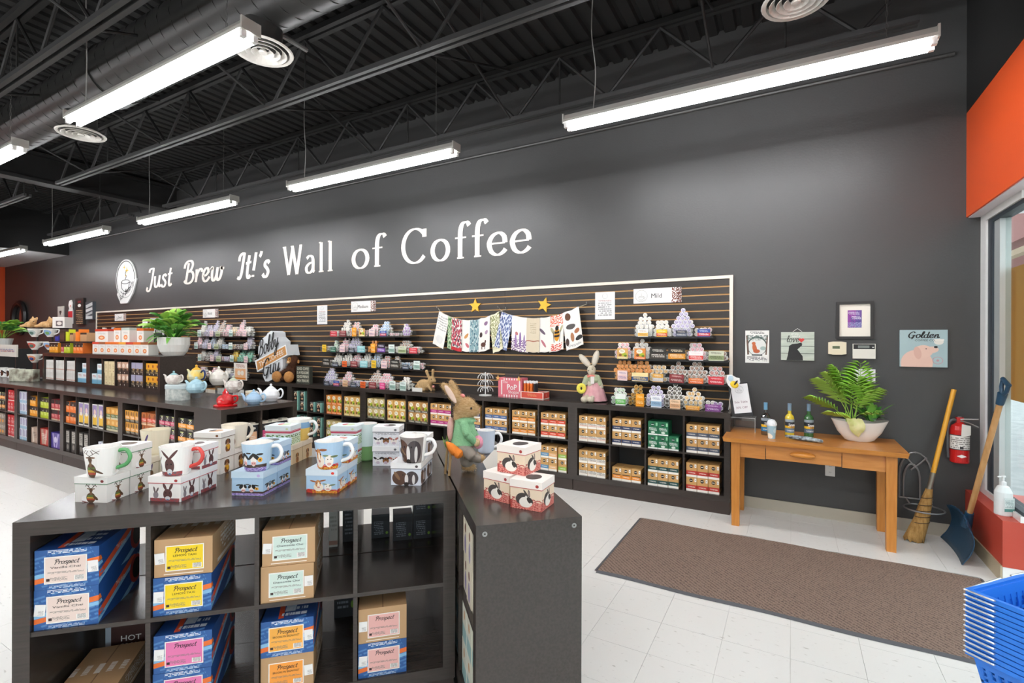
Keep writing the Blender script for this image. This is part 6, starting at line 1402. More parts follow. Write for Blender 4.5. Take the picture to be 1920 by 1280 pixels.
# white wire pod tree
t = thing('pod_tree_rack', 'small empty white wire pod rack shaped like a tree', 'rack', (-3.09, 4.86, Z0), .4)
WW = mat('white_wire', 'E6E6E4', .35)
B().lathe([(.075, 0), (.075, .006), (.02, .012)], 20).obj('base', WW, t, smooth=True)
B().tube([(0, 0, .008), (0, 0, .27)], .007, 8).obj('post', WW, t, smooth=True)
for z in (.075, .15, .225):
    for k in range(6):
        a = k * pi / 3
        B().tube([(0, 0, z), (.05 * cos(a), .05 * sin(a), z + .03), (.085 * cos(a), .085 * sin(a), z - .005), (.09 * cos(a), .09 * sin(a), z - .03)], .0042, 5).obj('arm', WW, t)
# soda carrier, bottles, tray
t = thing('soda_carrier', 'pink striped carrier box lettered The Pop Shoppe', 'box', (-2.755, 4.84, Z0))
PINK = pmat('carrier_print', 'D9707C', [('rect', .15, .5, .025, .38, 'F5E9E6'), ('rect', .92, .62, .025, .3, 'F5E9E6')] + [('rect', .26 + .11 * i, .07, .025, .06, 'F5E9E6') for i in range(6)] + [('rect', .26 + .11 * i, .93, .025, .05, 'F5E9E6') for i in range(6)])
bx(-.15, .15, 0, .15, 0, .215).obj('carrier_box', PINK, t)
put_text(t, 'The', .032, WHITEINK, -.06, -.001, .17); put_text(t, 'PoP', .06, WHITEINK, .03, -.001, .115, off=.012); put_text(t, 'Shoppe', .034, WHITEINK, .05, -.001, .06)
for x in (-.15, .12):
    B().prism([((.03 if i % 2 == 0 else .013) * sin(i * pi / 5) + x, (.03 if i % 2 == 0 else .013) * cos(i * pi / 5) + .21) for i in range(10)][::-1], -.012, -.002).obj('star', mat('peach_star', 'E8AE6A', .7), t)
bx(-.09, .1, .05, .055, .215, .27).obj('clear_header', clear_mat('grey_acetate', 'B8B4BE', .1), t)
tr = thing('candy_tray', 'low red and white open tray beside the pink carrier', 'tray', (-2.47, 4.83, Z0))
RT = pmat('red_tray_print', 'D8503E', [('rect', .5, .96, .5, .05, 'F3E2D6'), ('rect', .5, .04, .5, .05, 'F3E2D6'), ('rect', .02, .5, .02, .5, 'F3E2D6'), ('rect', .98, .5, .02, .5, 'F3E2D6'), ('txt', .5, .5, .2, .2, 'E8A26A', 0, 1.5), ('rect', 1.5, .96, .5, .05, 'F3E2D6'), ('rect', 1.5, .04, .5, .05, 'F3E2D6'), ('ell', 1.5, .5, .12, .2, 'E87A72')])
for a in ((-.14, .14, 0, .004), (-.14, .14, .146, .15), (-.14, -.136, .004, .146), (.136, .14, .004, .146)):
    bx(a[0], a[1], a[2], a[3], .0, .075).obj('tray_wall', RT, tr)
bx(-.136, .136, .004, .146, 0, .004).obj('tray_floor', RT, tr)
for k in range(8):
    dk = k % 4 == 3
    b_ = thing('soda_tube', ('dark' if dk else 'orange') + ' candy tube with white cap, ' + ('front' if k < 4 else 'back') + ' row, ' + ['left end', 'second', 'third', 'right end'][k % 4], 'candy tube', (-2.575 + (k % 4) * .04, 4.865 + (k // 4) * .05, Z0 + .0045), group='candy tubes')
    B().lathe([(.001, 0), (.014, 0), (.014, .15), (.008, .165)], 12).obj('tube_body', mat('candy_dark' if dk else 'candy_orange', '2A2428' if dk else 'E0702A', .3), b_, smooth=True)
    B().lathe([(.014, .16), (.014, .185), (.001, .187)], 12).obj('cap', WHITE, b_, smooth=True)
# ================================================================ plants
LEAFM = [mat('leaf_green', '9AD44C', .5, noise=(6, 'BCE86A')), mat('leaf_lime', 'B4E25A', .5, noise=(6, 'CCF07C')), mat('leaf_deep', '3E8636', .45, noise=(6, '5CA040')), mat('leaf_mid', '68B046', .5, noise=(5, '8CD058'))]
def frond_mesh(L, pairs, leafL, wd, droop, m, up=.7, seed=0, stem=.002):
    """feather leaf: arching midrib with paired pointed leaflets, growing along +x"""
    rn = random.Random(seed); b = B()
    P = lambda t: Vector((L * t * (1 - .18 * t), 0, L * (up * t - droop * t * t)))
    pts = [P(i / 10) for i in range(11)]
    b.tube(pts, [stem * (1.2 - .9 * i / 10) for i in range(11)], 5)
    for i in range(pairs):
        t = .3 + .7 * (i + 1) / (pairs + .3); p = P(min(t, 1)); d = (P(min(t + .02, 1.02)) - P(t - .02)).normalized()
        ll = leafL * (math.sin(pi * (.18 + .75 * (t - .3) / .7)) * .8 + .25) * rn.uniform(.9, 1.1)
        for s in (-1, 1):
            side = Vector((0, s, 0)); dirv = (side * .9 + d * .5 + Vector((0, 0, -.1))).normalized()
            w = dirv.cross(Vector((0, 0, 1))).normalized() * wd
            a, c, e = p, p + dirv * ll * .5 + Vector((0, 0, .012 * ll / .1)), p + dirv * ll - Vector((0, 0, ll * .18))
            b.add([a, c + w, e, c - w], [(0, 1, 2), (0, 2, 3)])
    return b.mesh('frond', m, 'all')
def blade_mesh(L, w, m, curl=.35, up=.8, fold=.25):
    b = B(); V = []; n = 8
    for i in range(n + 1):
        t = i / n; x = L * t; z = L * (up * t - curl * t * t); ww = w * math.sin(pi * min(.06 + t * .94, 1)) ** .8
        V += [(x, -ww, z + ww * fold), (x, 0, z), (x, ww, z + ww * fold)]
    b.add(V, [f for i in range(n) for f in ((3 * i, 3 * i + 3, 3 * i + 4, 3 * i + 1), (3 * i + 1, 3 * i + 4, 3 * i + 5, 3 * i + 2))])
    return b.mesh('leaf', m, 'all')
def grow(t, meshes, n, z, r, seed, name, tilt=(0, .3), sc=(.8, 1.1), cx=0, cy=0, sector=None):
    rn = random.Random(seed)
    for k in range(n):
        a = rn.uniform(*sector) if sector else 2.399 * k + rn.uniform(-.3, .3)
        o = link(name, rn.choice(meshes), t, (cx + r * cos(a) * rn.random(), cy + r * sin(a) * rn.random(), z), rot=(0, -rn.uniform(*tilt), a))
        q = rn.uniform(*sc); o.scale = (q, q, q)
SOIL = mat('potting_soil', '33261C', .95, bump=(60, 1))
POT = mat('white_ceramic', 'ECEBE7', .25)
# palm in a boat shaped white pot on the table
t = thing('potted_palm', 'green parlour palm in a white boat shaped pot on the wooden table', 'plant', (.475, 4.83, .7355), .12)
b = B(); V = []; n = 28; prof = [(.075, 0, 0), (.1, .012, .0), (.15, .075, .0), (.195, .155, .02), (.187, .152, .02), (.13, .07, 0), (.06, .02, 0)]
for r, z, lift in prof:
    for i in range(n):
        a = 2 * pi * i / n
        V.append((r * cos(a), r * .48 * sin(a), z + lift * abs(cos(a)) ** 2))
b.add(V, [(k * n + i, k * n + (i + 1) % n, (k + 1) * n + (i + 1) % n, (k + 1) * n + i) for k in range(len(prof) - 1) for i in range(n)] + [tuple(range(n))[::-1]])
b.obj('pot', POT, t, smooth=True)
B().ell((0, 0, .12), (.16, .07, .02)).obj('soil', SOIL, t, smooth=True)
pf = [frond_mesh(.3, 9, .12, .0042, .42, LEAFM[i % 2], .95, i) for i in range(3)] + [frond_mesh(.3, 9, .12, .0042, .3, LEAFM[0], 1.05, 7), frond_mesh(.28, 9, .11, .0042, .6, LEAFM[1], .9, 8)]
rnp = random.Random(5)
for ang, tl, s, k in ((209, .05, 1.3, 0), (209, .4, 1.5, 1), (192, .6, 1.5, 1), (172, .8, 1.6, 0), (130, .95, 1.5, 3), (100, 1.05, 1.4, 3), (60, .8, 1.3, 0), (29, .4, 1.2, 1), (8, .15, 1.0, 4), (45, .6, 1.2, 1), (232, -.15, .95, 1), (242, .65, 1.2, 0), (320, .6, .95, 1)):
    o = link('frond', pf[k], t, (-.06 + rnp.uniform(-.03, .03), rnp.uniform(-.02, .02), .13), rot=(0, -tl, R(ang) - .12))
    o.scale = (s, s, s)
grow(t, [blade_mesh(.15, .022, LEAFM[2]), blade_mesh(.17, .025, LEAFM[3]), blade_mesh(.13, .03, LEAFM[2], .5)], 13, .165, .03, 3, 'leaf', (.2, .8), (.8, 1.1), .08, 0)
grow(t, [blade_mesh(.1, .03, mat('leaf_grey', '6A8068', .5), .7, .5)], 6, .175, .03, 9, 'leaf', (.2, .4), (.8, 1.1), .09, 0)
vb = B()
for dx, L_, a in ((0, .15, -.25), (.045, .14, .15), (-.04, .1, -.6)):
    T = Matrix.Translation((-.06 + dx, -.085, .19)) @ Matrix.Rotation(a, 4, 'Y')
    V = []
    for i in range(7):
        f = i / 6; ww = .045 * math.sin(pi * min(.1 + f * .88, 1)) * (1 if L_ > .12 else .5)
        V += [T @ Vector((-ww, -.012 * sin(pi * f), -L_ * f)), T @ Vector((0, -.028 * sin(pi * f), -L_ * f)), T @ Vector((ww, -.012 * sin(pi * f), -L_ * f))]
    B().add(V, [q for i in range(6) for q in ((3 * i, 3 * i + 1, 3 * i + 4, 3 * i + 3), (3 * i + 1, 3 * i + 2, 3 * i + 5, 3 * i + 4))]).obj('variegated_leaf', mat('variegated_leaf', 'E6E2AE', .5, noise=(9, 'B8C456')), t, smooth='all')
# fern on the raised shelf
t = thing('potted_fern', 'bushy green fern in a round white pot on the raised shelf', 'plant', (-6.47, 3.2, 1.3385))
B().lathe([(.001, 0), (.1, 0), (.14, .05), (.165, .13), (.165, .22), (.155, .22), (.15, .15)], 28).obj('pot', mat('ribbed_white_pot', 'E3E3DE', .5), t, smooth=True)
B().ell((0, 0, .19), (.15, .15, .03)).obj('soil', SOIL, t, smooth=True)
ff = [frond_mesh(.33, 14, .08, .009, .7, LEAFM[i], .95, 20 + i) for i in range(4)]
grow(t, ff, 34, .2, .05, 12, 'frond', (.1, 1.1), (.95, 1.35))
grow(t, [blade_mesh(.25, .03, LEAFM[2], .8, .9), blade_mesh(.22, .026, LEAFM[3], .9, .8)], 26, .2, .06, 15, 'leaf', (-.2, .6), (.9, 1.2))
t = thing('far_fern', 'green fern cut by the picture edge in front of the orange wall', 'plant', (-13.6, 3.6, 1.35))
B().lathe([(.001, 0), (.12, 0), (.16, .2), (.15, .2)], 20).obj('pot', mat('ribbed_white_pot'), t, smooth=True)
grow(t, ff, 22, .2, .05, 33, 'frond', (-.1, .7), (1.2, 1.6))
tag(bx(-14.3, -13.1, 3.3, 3.9, 0, 1.349).obj('display_cabinet', BLACKP), 'plain black display cabinet under the far fern', 'cabinet')

# ================================================================ things on the island
def teapot(label, x, y, z, r, h, m, rz, trim=None, lidm=None, ribs=0):
    t = thing('teapot', label, 'teapot', (x, y, z), rz, 'teapots on the island')
    lidm = lidm or m
    b = B(); prof = [(.001, 0), (r * .62, 0), (r * .7, h * .04), (r * .95, h * .3), (r, h * .5), (r * .86, h * .8), (r * .5, h), (r * .44, h)]
    b.lathe(prof, 24); b.obj('pot_body', m, t, smooth='all')
    B().lathe([(r * .5, h * .98), (r * .48, h * 1.04), (r * .2, h * 1.18), (r * .1, h * 1.2), (r * .15, h * 1.3), (r * .08, h * 1.4), (.001, h * 1.41)], 18).obj('lid', lidm, t, smooth='all')
    sp = crom([(-r * .8, 0, h * .3), (-r * 1.2, 0, h * .5), (-r * 1.4, 0, h * .85), (-r * 1.7, 0, h * 1.0)], 4)
    B().tube(sp, [r * .26 - (r * .17) * i / (len(sp) - 1) for i in range(len(sp))], 10).obj('spout', m, t, smooth=True)
    hd = crom([(r * .82, 0, h * .8), (r * 1.3, 0, h * .98), (r * 1.55, 0, h * .7), (r * 1.35, 0, h * .35), (r * .9, 0, h * .25)], 5)
    B().tube(hd, r * .1, 8).obj('handle', trim or m, t, smooth=True)
    return t
FLOR = mat('floral_china', 'E6E2DA', .2, noise=(28, 'C9BCB4'))
LEMON = mat('lemon_china', 'E8C860', .2, noise=(16, 'C9CDB0'))
SKY = mat('pale_blue_glaze', 'A9CCD8', .2)
SKY2 = mat('powder_blue_glaze', 'A4C4DE', .2)
CREAMG = mat('cream_glaze', 'E9E4DA', .2)
WG = mat('white_glaze', 'EEF0F2', .18)
REDG = mat('red_glaze', 'C2181C', .12)
hb = thing('hat_box', 'oval floral tin under the white floral teapot', 'tin', (-5.64, 2.83, Z0), .2)
b = B()
b.T = Matrix.Diagonal((1, .8, 1, 1)); b.lathe([(.001, 0), (.125, 0), (.125, .12), (.12, .12)], 32); b.obj('tin_body', mat('floral_tin', 'DDE0DA', .35, noise=(30, 'A9B4B0')), hb, smooth=True)
b = B(); b.T = Matrix.Diagonal((1, .8, 1, 1)); b.lathe([(.13, .118), (.13, .155), (.122, .162), (.001, .162)], 32); b.obj('lid', mat('tin_lid_blue', 'C6D4D6', .35), hb, smooth=True)
teapot('white floral teapot with teal lid on the oval tin', -5.66, 2.80, Z0 + .163, .075, .1, FLOR, .3, lidm=mat('teal_glaze', '8FB8BC', .2))
teapot('yellow lemon print teapot behind the floral teapot', -5.72, 3.06, Z0 + .16, .09, .14, LEMON, .1, trim=mat('navy_glaze', '2A3A6A', .2), lidm=mat('lemon_lid', 'E6B23A', .3))
tag(bx(-.09, .09, -.07, .07, 0, .159).obj('clear_riser', CLEAR, None, (-5.72, 3.06, Z0)), 'clear riser hidden behind the oval tin', 'riser', 'clear display risers')
def riser(x, y, w, h, label):
    t = thing('clear_riser', label, 'riser', (x, y, Z0), 0, 'clear display risers')
    bx(-w / 2, w / 2, -w / 2, w / 2, h - .005, h).obj('riser_top', CLEAR, t)
    for s in (-1, 1):
        bx(s * w / 2 - .0025, s * w / 2 + .0025, -w / 2, w / 2, 0, h - .005).obj('riser_leg', CLEAR, t)
riser(-5.2, 2.78, .17, .1, 'clear acrylic riser under the pale blue teapot'); riser(-5.66, 3.27, .17, .12, 'clear acrylic riser under the tall cream teapot'); riser(-5.3, 3.22, .15, .06, 'low clear riser under the small floral teapot')
teapot('pale blue enamel teapot on a clear riser', -5.2, 2.78, Z0 + .1005, .09, .115, SKY, .15)
teapot('tall cream teapot with long curved spout', -5.66, 3.27, Z0 + .1205, .095, .15, CREAMG, .1)
teapot('small floral cream teapot with green trim', -5.3, 3.22, Z0 + .0605, .085, .13, FLOR, .2, lidm=mat('sage_glaze', 'C4CDB4', .2))
mug('flower_small', -4.93, 3.18, Z0, .5, 'small flower print mug behind the red teapot', base='E6DCC4', shapes=[('dot', .5, .45, .5, .35, 'A8744A', 0, 6), ('rect', .5, 5, .6, .5, 'EFEAE0')], h=.1, r0=.045, r1=.05)
teapot('round powder blue teapot at the island end', -4.6, 3.0, Z0, .075, .105, SKY2, .5)
teapot('white ribbed teapot with large loop handle', -4.68, 3.24, Z0, .085, .13, WG, .4)
t = thing('red_teapot', 'glossy red house shaped teapot at the island corner', 'teapot', (-4.70, 2.78, Z0), .35)
B().lathe([(.001, 0), (.1, 0), (.104, .012), (.085, .02), (.001, .02)], 28).obj('foot_plate', REDG, t, smooth=True)
def body(b):
    b.ell((-.035, 0, .05), (.05, .05, .055)); b.ell((.035, 0, .055), (.05, .05, .06)); b.ell((0, 0, .08), (.035, .035, .06)); b.ell((0, -.03, .03), (.06, .04, .03))
blob('pot_body', body, REDG, .006, t, smooth_it=2)
B().lathe([(.03, .125), (.014, .145), (.012, .155), (.001, .17)], 14).obj('lid', REDG, t, smooth=True)
hd = crom([(.07, 0, .09), (.12, 0, .1), (.125, 0, .06), (.08, 0, .03)], 5)
B().tube(hd, .009, 8).obj('handle', REDG, t, smooth=True)
# boxes, tins and canisters on the raised shelf
RZ = 1.3385
def rbox(key, x, z, w, h, d=.12, y=3.05, label=''):
    return tag(link('tea_box', box_mesh(w, d, h, D[key]), None, (x, y, z), 0), label, 'box', 'tea boxes on the raised shelf')
x = -9.62
for k, key in enumerate(('yelblk', 'yelblk', 'yelblk', None, 'rasp', 'limeblk', 'limeblk', None, 'orangeblk', 'orangeblk', 'orangeblk')):
    if key:
        rbox(key, x + .05, RZ, .098, .14, label=DESC[key] + ' in the bottom row on the raised shelf, ' + ['first', 'second', 'third', '', 'only', 'first', 'second', '', 'first', 'second', 'third'][k] + ' of its colour')
    x += .102
sb = thing('display_step', 'narrow black display step on the raised shelf', 'display step', (-9.62, 3.05, RZ))
bx(-.02, 1.35, 0, .25, .152, .165).obj('step_board', BLACKP, sb)
for x in (-.02, 1.33):
    bx(x, x + .02, .13, .25, 0, .152).obj('step_leg', BLACKP, sb)
for k, (key, w, h, nm) in enumerate((('bluered', .12, .09, 'blue packet'), ('mocha', .16, .15, 'brown box'), ('limeblk', .1, .17, 'tall lime box'), ('peach', .11, .12, 'kraft box'), ('orangeblk', .1, .17, 'tall orange box'), ('peach', .2, .12, 'wide kraft box'))):
    tag(link('tea_box', box_mesh(w, .12, h, pmat('plain_' + nm.replace(' ', '_'), ['2E3A9A', '4A3226', 'C9D22A', 'C0946A', 'F0822A', 'C0946A'][k], [('rect', .5, .9, .5, .1, '3A2A22')])), None, (-9.45 + [0, .18, .36, .5, .68, .88][k], 3.08, RZ + .1655)), nm + ' standing on the black display step', 'box', 'boxes on the display step')
CANP = pmat('canister_print', 'E6E2DC', [('ell', .5, .4, .25, .2, 'E07A3A'), ('ell', .5, .4, .14, .1, 'EFC9A0'), ('txt', .5, .78, .3, .08, 'B8B0A8', 0, 1.4)])
LIDC = {'red': mat('lid_red', 'C8402A', .4), 'orange': mat('lid_orange', 'E0702A', .4), 'amber': mat('lid_amber', 'E8A03A', .4), 'pale': mat('lid_pale', 'BCC8C0', .4), 'brown': mat('lid_brown', '9A5A34', .4)}
def canister(x, y, z, w, h, lid, label):
    t = thing('tea_canister', label, 'canister', (x, y, z), 0, 'white tea canisters')
    link('canister_body', box_mesh(w, .11, h, CANP), t)
    bx(-w / 2 - .003, w / 2 + .003, -.003, .113, h, h + .03).obj('lid', LIDC[lid], t)
for k, l in enumerate(('red', 'brown', 'orange', 'orange', 'amber', 'red', 'orange', 'brown')):
    canister(-8.12 + k * .185, 3.05, RZ, .178, .13, l, 'low white canister with ' + l + ' lid, ' + ['first', 'second', 'third', 'fourth', 'fifth', 'sixth', 'seventh', 'last'][k] + ' in the row toward the fern')
for x, w, h, l, nm in ((-7.95, .36, .14, 'red', 'wide white canister with red lid on top of the row'), (-7.52, .17, .15, 'orange', 'square white canister with orange lid on top of the row'), (-7.3, .2, .15, 'pale', 'white canister with pale lid on top of the row'), (-6.93, .16, .14, 'orange', 'white canister with orange lid beside the fern')):
    canister(x, 3.05, RZ + .1605, w, h, l, nm)
# mug stand and gifts at the far end of the island
ms = thing('mug_stand', 'black wire stand hung with colourful wide mugs', 'mug stand', (-10.25, 3.2, Z0), VR)
bx(-.25, .25, -.1, .2, 0, .02).obj('stand_base', BLACKP, ms)
for x in (-.24, .0, .24):
    B().tube([(x, .12, .02), (x, .12, .8)], .012, 6).obj('stand_post', BLACKP, ms)
for z in (.3, .55, .8):
    bx(-.25, .25, .1, .14, z, z + .015).obj('stand_rail', BLACKP, ms)
WM = [('B8C4C0', '5A7A70'), ('8FB4DC', '7AA86A'), ('C8564A', '4A6A5A'), ('9AB8E0', 'C86A3A'), ('E0906A', '3A4A8A'), ('3A4A8A', 'D86A3A')]
for k in range(6):
    z = Z0 + .67 - (k // 2) * .2; x, yk = ((-10.33, 3.1), (-10.12, 3.22))[k % 2]
    base, sp = WM[k]
    t = thing('wide_mug', ['upper', 'upper', 'middle', 'middle', 'lower', 'lower'][k] + ' wide painted mug on the black stand, ' + ('outer' if k % 2 == 0 else 'inner') + ' side', 'mug', (x, yk, z), VR, 'wide painted mugs')
    B().lathe([(.001, 0), (.035, 0), (.065, .05), (.092, .13), (.086, .13), (.06, .05), (.001, .01)], 18).obj('mug_body', pmat('wide_mug_%d' % k, 'E9E6DE', [('ell', .5, .5, .14, .34, base), ('ell', .52, .45, .07, .18, sp), ('ell', .2, .5, .1, .3, base)], .2), t, smooth='all')
    B().tube(crom([(.08, 0, .115), (.135, 0, .115), (.125, 0, .065), (.06, 0, .04)], 4), .008, 6).obj('handle', WHITE, t, smooth=True)
t = thing('gift_pouch', 'cow print gift pouch beside the mug stand', 'pouch', (-10.0, 2.85, Z0), .35)
t.scale = (.7, .7, .7)
blob('pouch_body', lambda b: (b.box(-.32, .3, 0, .14, 0, .26), b.ell((-.25, .07, .2), (.08, .07, .08))), pmat('pouch_x', 'C9CDB8'), .02, t)
t2 = MATS['pouch_x']; 
MATS['pouch_print'] = mat('pouch_print', 'CDD0BC', .8, noise=(7, '6A5A4C'))
for o in t.children:
    o.data.materials[0] = MATS['pouch_print']
for k in range(4):
    mug('animal_small', -11.75 + k * .26, 3.1, Z0, .2, 'white animal print mug at the far island end, ' + ['first', 'second', 'third', 'fourth'][k] + ' in its row', shapes=[('ell', .5, .45, .08, .3, '5A3A2C'), ('rect', .58, .6, .03, .2, '2A2422', 20), ('rect', .5, 5, .6, .5, 'EFEFEA')], h=.15, r0=.07, r1=.08, small=True)
t = thing('shelf_header', 'white header sign with coloured script above the far mugs', 'sign', (-11.6, 3.12, Z0))
bx(-.5, .45, 0, .02, .34, .54).obj('panel', pmat('header_print', 'D9D5CC', [('txt', .45, .55, .45, .16, '6A7AA8', 4, 1.2), ('txt', .5, .5, .4, .1, 'C07A5A', -3, 1)]), t)
for x in (-.48, .4):
    bx(x, x + .03, 0, .02, 0, .34).obj('leg', BLACKP, t)
# soft toys and a boxed mug on the stand's top
for k, (x, lab) in enumerate(((-10.5, 'tan plush animal lying on the mug stand, outer one'), (-10.28, 'tan plush animal lying on the mug stand, middle one'))):
    t = thing('plush_animal', lab, 'plush toy', (x, 3.1 + k * .12, Z0 + .815), .3 + k * .4)
    t.scale = (.75, .75, .75)
    blob('plush_body', lambda b: (b.ell((0, 0, .07), (.13, .08, .07)), b.ell((.1, -.02, .14), (.07, .06, .065)), b.ell((.15, -.04, .12), (.035, .03, .03)), cap(b, (-.08, -.04, .05), (-.14, -.08, .03), .035, .03), cap(b, (.06, -.05, .05), (.1, -.1, .03), .035, .03), b.ell((.06, 0, .21), (.025, .02, .04)), b.ell((.13, .03, .2), (.025, .02, .04))), mat('tan_toy_fur', 'C2935E', .95, noise=(30, 'D2AC7C'), bump=(90, .6)), .016, t)
    B().ell((.175, -.06, .13), (.012, .01, .01)).obj('nose', EYE, t, smooth=True)
tag(link('boxed_mug', box_mesh(.19, .14, .17, pmat('boxed_mug_print', 'E6E0DA', [('rect', .56, .4, .28, .25, '6A5A5C'), ('ell', .56, .42, .2, .16, 'E0D4CE')])), None, (-10.06, 3.3, Z0 + .815), VR), 'white boxed mug gift set beside the plush animals', 'box')
# pictures far down the wall
t = thing('round_mirror', 'dark round framed mirror far along the black wall', 'mirror', (-17.83, Y1, 2.1))
B().tube([(.4 * cos(a), -.04, .4 * sin(a)) for a in [2 * pi * k / 32 for k in range(32)]], .07, 8, closed=True).obj('frame_ring', BLACKP, t, smooth=True)
B().prism([(.36 * cos(a), .36 * sin(a)) for a in [2 * pi * k / 32 for k in range(32)]], -.02, 0).obj('mirror_glass', mat('mirror_glass', '9AA0A0', .05, .9), t)
t = thing('heart_plaque', 'narrow white plaque with a dark heart on the black wall', 'sign', (-15.32, Y1, 2.13))
bx(-.16, .16, -.02, 0, -.2, .2).obj('plaque', pmat('heart_print', 'C9C5BE', [('ell', .42, .66, .12, .08, '3A3634'), ('ell', .58, .66, .12, .08, '3A3634'), ('rect', .5, .58, .11, .08, '3A3634', 45)]), t)
t = thing('word_canvas', 'tall dark canvas with stacked words on the black wall', 'picture', (-14.2, Y1, 2.18))
bx(-.22, .2, -.05, 0, -.3, .3).obj('canvas', pmat('word_canvas_print', '2A2624', [('txt', .5, .3, .4, .28, 'B89A78', 0, 4), ('ell', .5, .72, .2, .06, 'E8E4DC'), ('rect', .5, .86, .2, .04, '8A2A30')]), t)
t = thing('snowman_cutout', 'small red and white snowman cut out beside the word canvas', 'decoration', (-14.75, Y1 - .01, 1.9))
B().prism([(-.1, 0), (.12, 0), (.12, .3), (.08, .38), (.1, .48), (.04, .56), (-.06, .54), (-.1, .44), (-.06, .36), (-.12, .28)], -.02, 0).obj('cutout', pmat('snowman_print', 'E9E6E2', [('rect', .5, .25, .6, .28, 'C03038'), ('ell', .5, .75, .1, .05, 'D86A5A')]), t)
t = thing('verse_canvas', 'grey canvas with white brush lettering beside the slatwall', 'picture', (-13.68, Y1, 2.18))
bx(-.19, .17, -.06, 0, -.2, .2).obj('canvas', pmat('verse_print', '4A5056', [('rect', .5, .8, .45, .09, 'C9CCCC', 10), ('rect', .5, .55, .45, .08, 'D9DADA', 8), ('rect', .5, .32, .45, .06, 'B9BDBE', 10), ('rect', .5, .12, .45, .08, 'D4D6D6')]), t)
# ================================================================ wall by the window
def frame_thing(name, label, cat, x0, x1, z0, z1, m, d=.015):
    t = thing(name, label, cat, ((x0 + x1) / 2, Y1, (z0 + z1) / 2))
    w, h = (x1 - x0) / 2, (z1 - z0) / 2
    bx(-w, w, -d, 0, -h, h).obj('panel', m, t)
    return t, w, h
TINS = pmat('dog_tin_print', 'E9EAE6', [('ell', .5, .52, .42, .3, '4A5A58'), ('ell', .5, .5, .38, .27, 'DDE0DC'), ('ell', .4, .45, .09, .15, 'C0663A', 20), ('ell', .36, .6, .08, .05, 'C0663A'), ('ell', .48, .36, .14, .06, 'B85A30'), ('ell', .75, .45, .12, .06, '9FB4B0'), ('rect', .1, .55, .04, .3, '6A5244', 5), ('rect', .9, .55, .03, .3, '6A5244', -5), ('dot', .5, .78, .45, .08, '5A6E66', 0, 4), ('rect', .5, .24, .22, .02, '3A4644'), ('txt', .5, .93, .3, .04, '3A3A3A', 0, 1.2), ('txt', .5, .13, .42, .07, '2E2E2E', 0, 1.8)])
frame_thing('dog_tin_sign', 'white tin sign with a red dog in a round scene', 'sign', -.374, -.177, 1.335, 1.632, TINS, .004)
t = thing('love_plaque', 'pale slatted wood plaque reading love with a black dog outline', 'sign', (.046, Y1, 1.492))
WP = mat('sage_wash_board', 'B4BFB2', .7, noise=(6, 'C6CEC2'), scale3=(1, 1, 8))
for k in range(4):
    bx(-.128, .128, -.018, -.004, -.127 + k * .0637, -.127 + k * .0637 + .0592).obj('plank', WP, t)
bx(-.12, .12, -.004, 0, -.12, .12).obj('backing', INK, t)
B().prism([(-.085, -.126), (-.075, -.085), (-.068, -.04), (-.065, .0), (-.04, .018), (.0, .022), (.028, .03), (.036, .02), (.034, .004), (.0, -.03), (.02, -.06), (.04, -.09), (.042, -.126)][::-1], -.0195, -.0185).obj('dog_outline', mat('soot_black', '2A2B2C', .7), t)
word(t, SCRIPT, 'love', -.085, .012, .035, .055, INK, w=.1, contrast=.5, shear=.2, joined=True, name='lettering', y=-.0185, thick=.001)
B().prism([(.03 + .022 * (16 * sin(a) ** 3) / 16, .052 + .022 * (13 * cos(a) - 5 * cos(2 * a) - 2 * cos(3 * a) - cos(4 * a)) / 16) for a in [2 * pi * k / 24 for k in range(24)]], -.0195, -.0185).obj('heart', mat('heart_red', 'D8403C', .6), t)
put_text(t, 'all you', .016, WHITEINK, -.02, -.0188, .108, off=.006); put_text(t, 'need is', .016, WHITEINK, -.01, -.0188, .088, off=.006)
B().tube([(-.035, -.01, .127), (0, -.01, .155), (.035, -.01, .127)], .0022, 5).obj('hanger', WW, t)
t = thing('framed_print', 'small purple print in a wide white mount and black frame', 'picture', (.464, Y1, 1.712))
w, h = .13, .158
bx(-w + .02, w - .02, -.012, 0, -h + .02, h - .02).obj('mount', mat('ivory_mount', 'EFE9DC', .7), t)
for a in ((-w, w, h - .022, h), (-w, w, -h, -h + .022), (-w, -w + .022, -h + .022, h - .022), (w - .022, w, -h + .022, h - .022)):
    bx(a[0], a[1], -.028, 0, a[2], a[3]).obj('frame_bar', mat('charcoal_frame', '2A2827', .5), t)
bx(-.049, .049, -.0135, -.0122, -.062, .085).obj('print', pmat('purple_print', '6A4A98', [('rect', .3, .5, .3, .5, '8A3A9A'), ('dot', .6, .3, .4, .3, '4A4A8A', 0, 4), ('txt', .45, .82, .4, .1, 'E0D8EC', 0, 1.6), ('txt', .62, .56, .34, .1, 'E8E2F0', 0, 1.6), ('dot', .5, .16, .5, .14, '9AA0C8', 0, 5)]), t)
t = thing('thermostat', 'cream thermostat below the framed print', 'thermostat', (.341, Y1, 1.476))
B().prism([(-.065, -.05), (-.03, -.056), (.03, -.056), (.065, -.05), (.065, .05), (.03, .056), (-.03, .056), (-.065, .05)], -.03, 0).obj('housing', mat('ivory_plastic', 'E9DFC4', .45), t)
bx(-.035, .018, -.031, -.0302, -.005, .018).obj('display', mat('lcd_green', '5E6A4E', .3), t)
t = thing('alarm_keypad', 'white alarm keypad with dark display beside the thermostat', 'keypad', (.528, Y1, 1.452))
bx(-.078, .078, -.032, 0, -.062, .062).obj('housing', mat('warm_white_plastic', 'EAE7DC', .4), t)
bx(-.073, .073, -.0335, -.0322, .018, .058).obj('display_band', BLACKP, t)
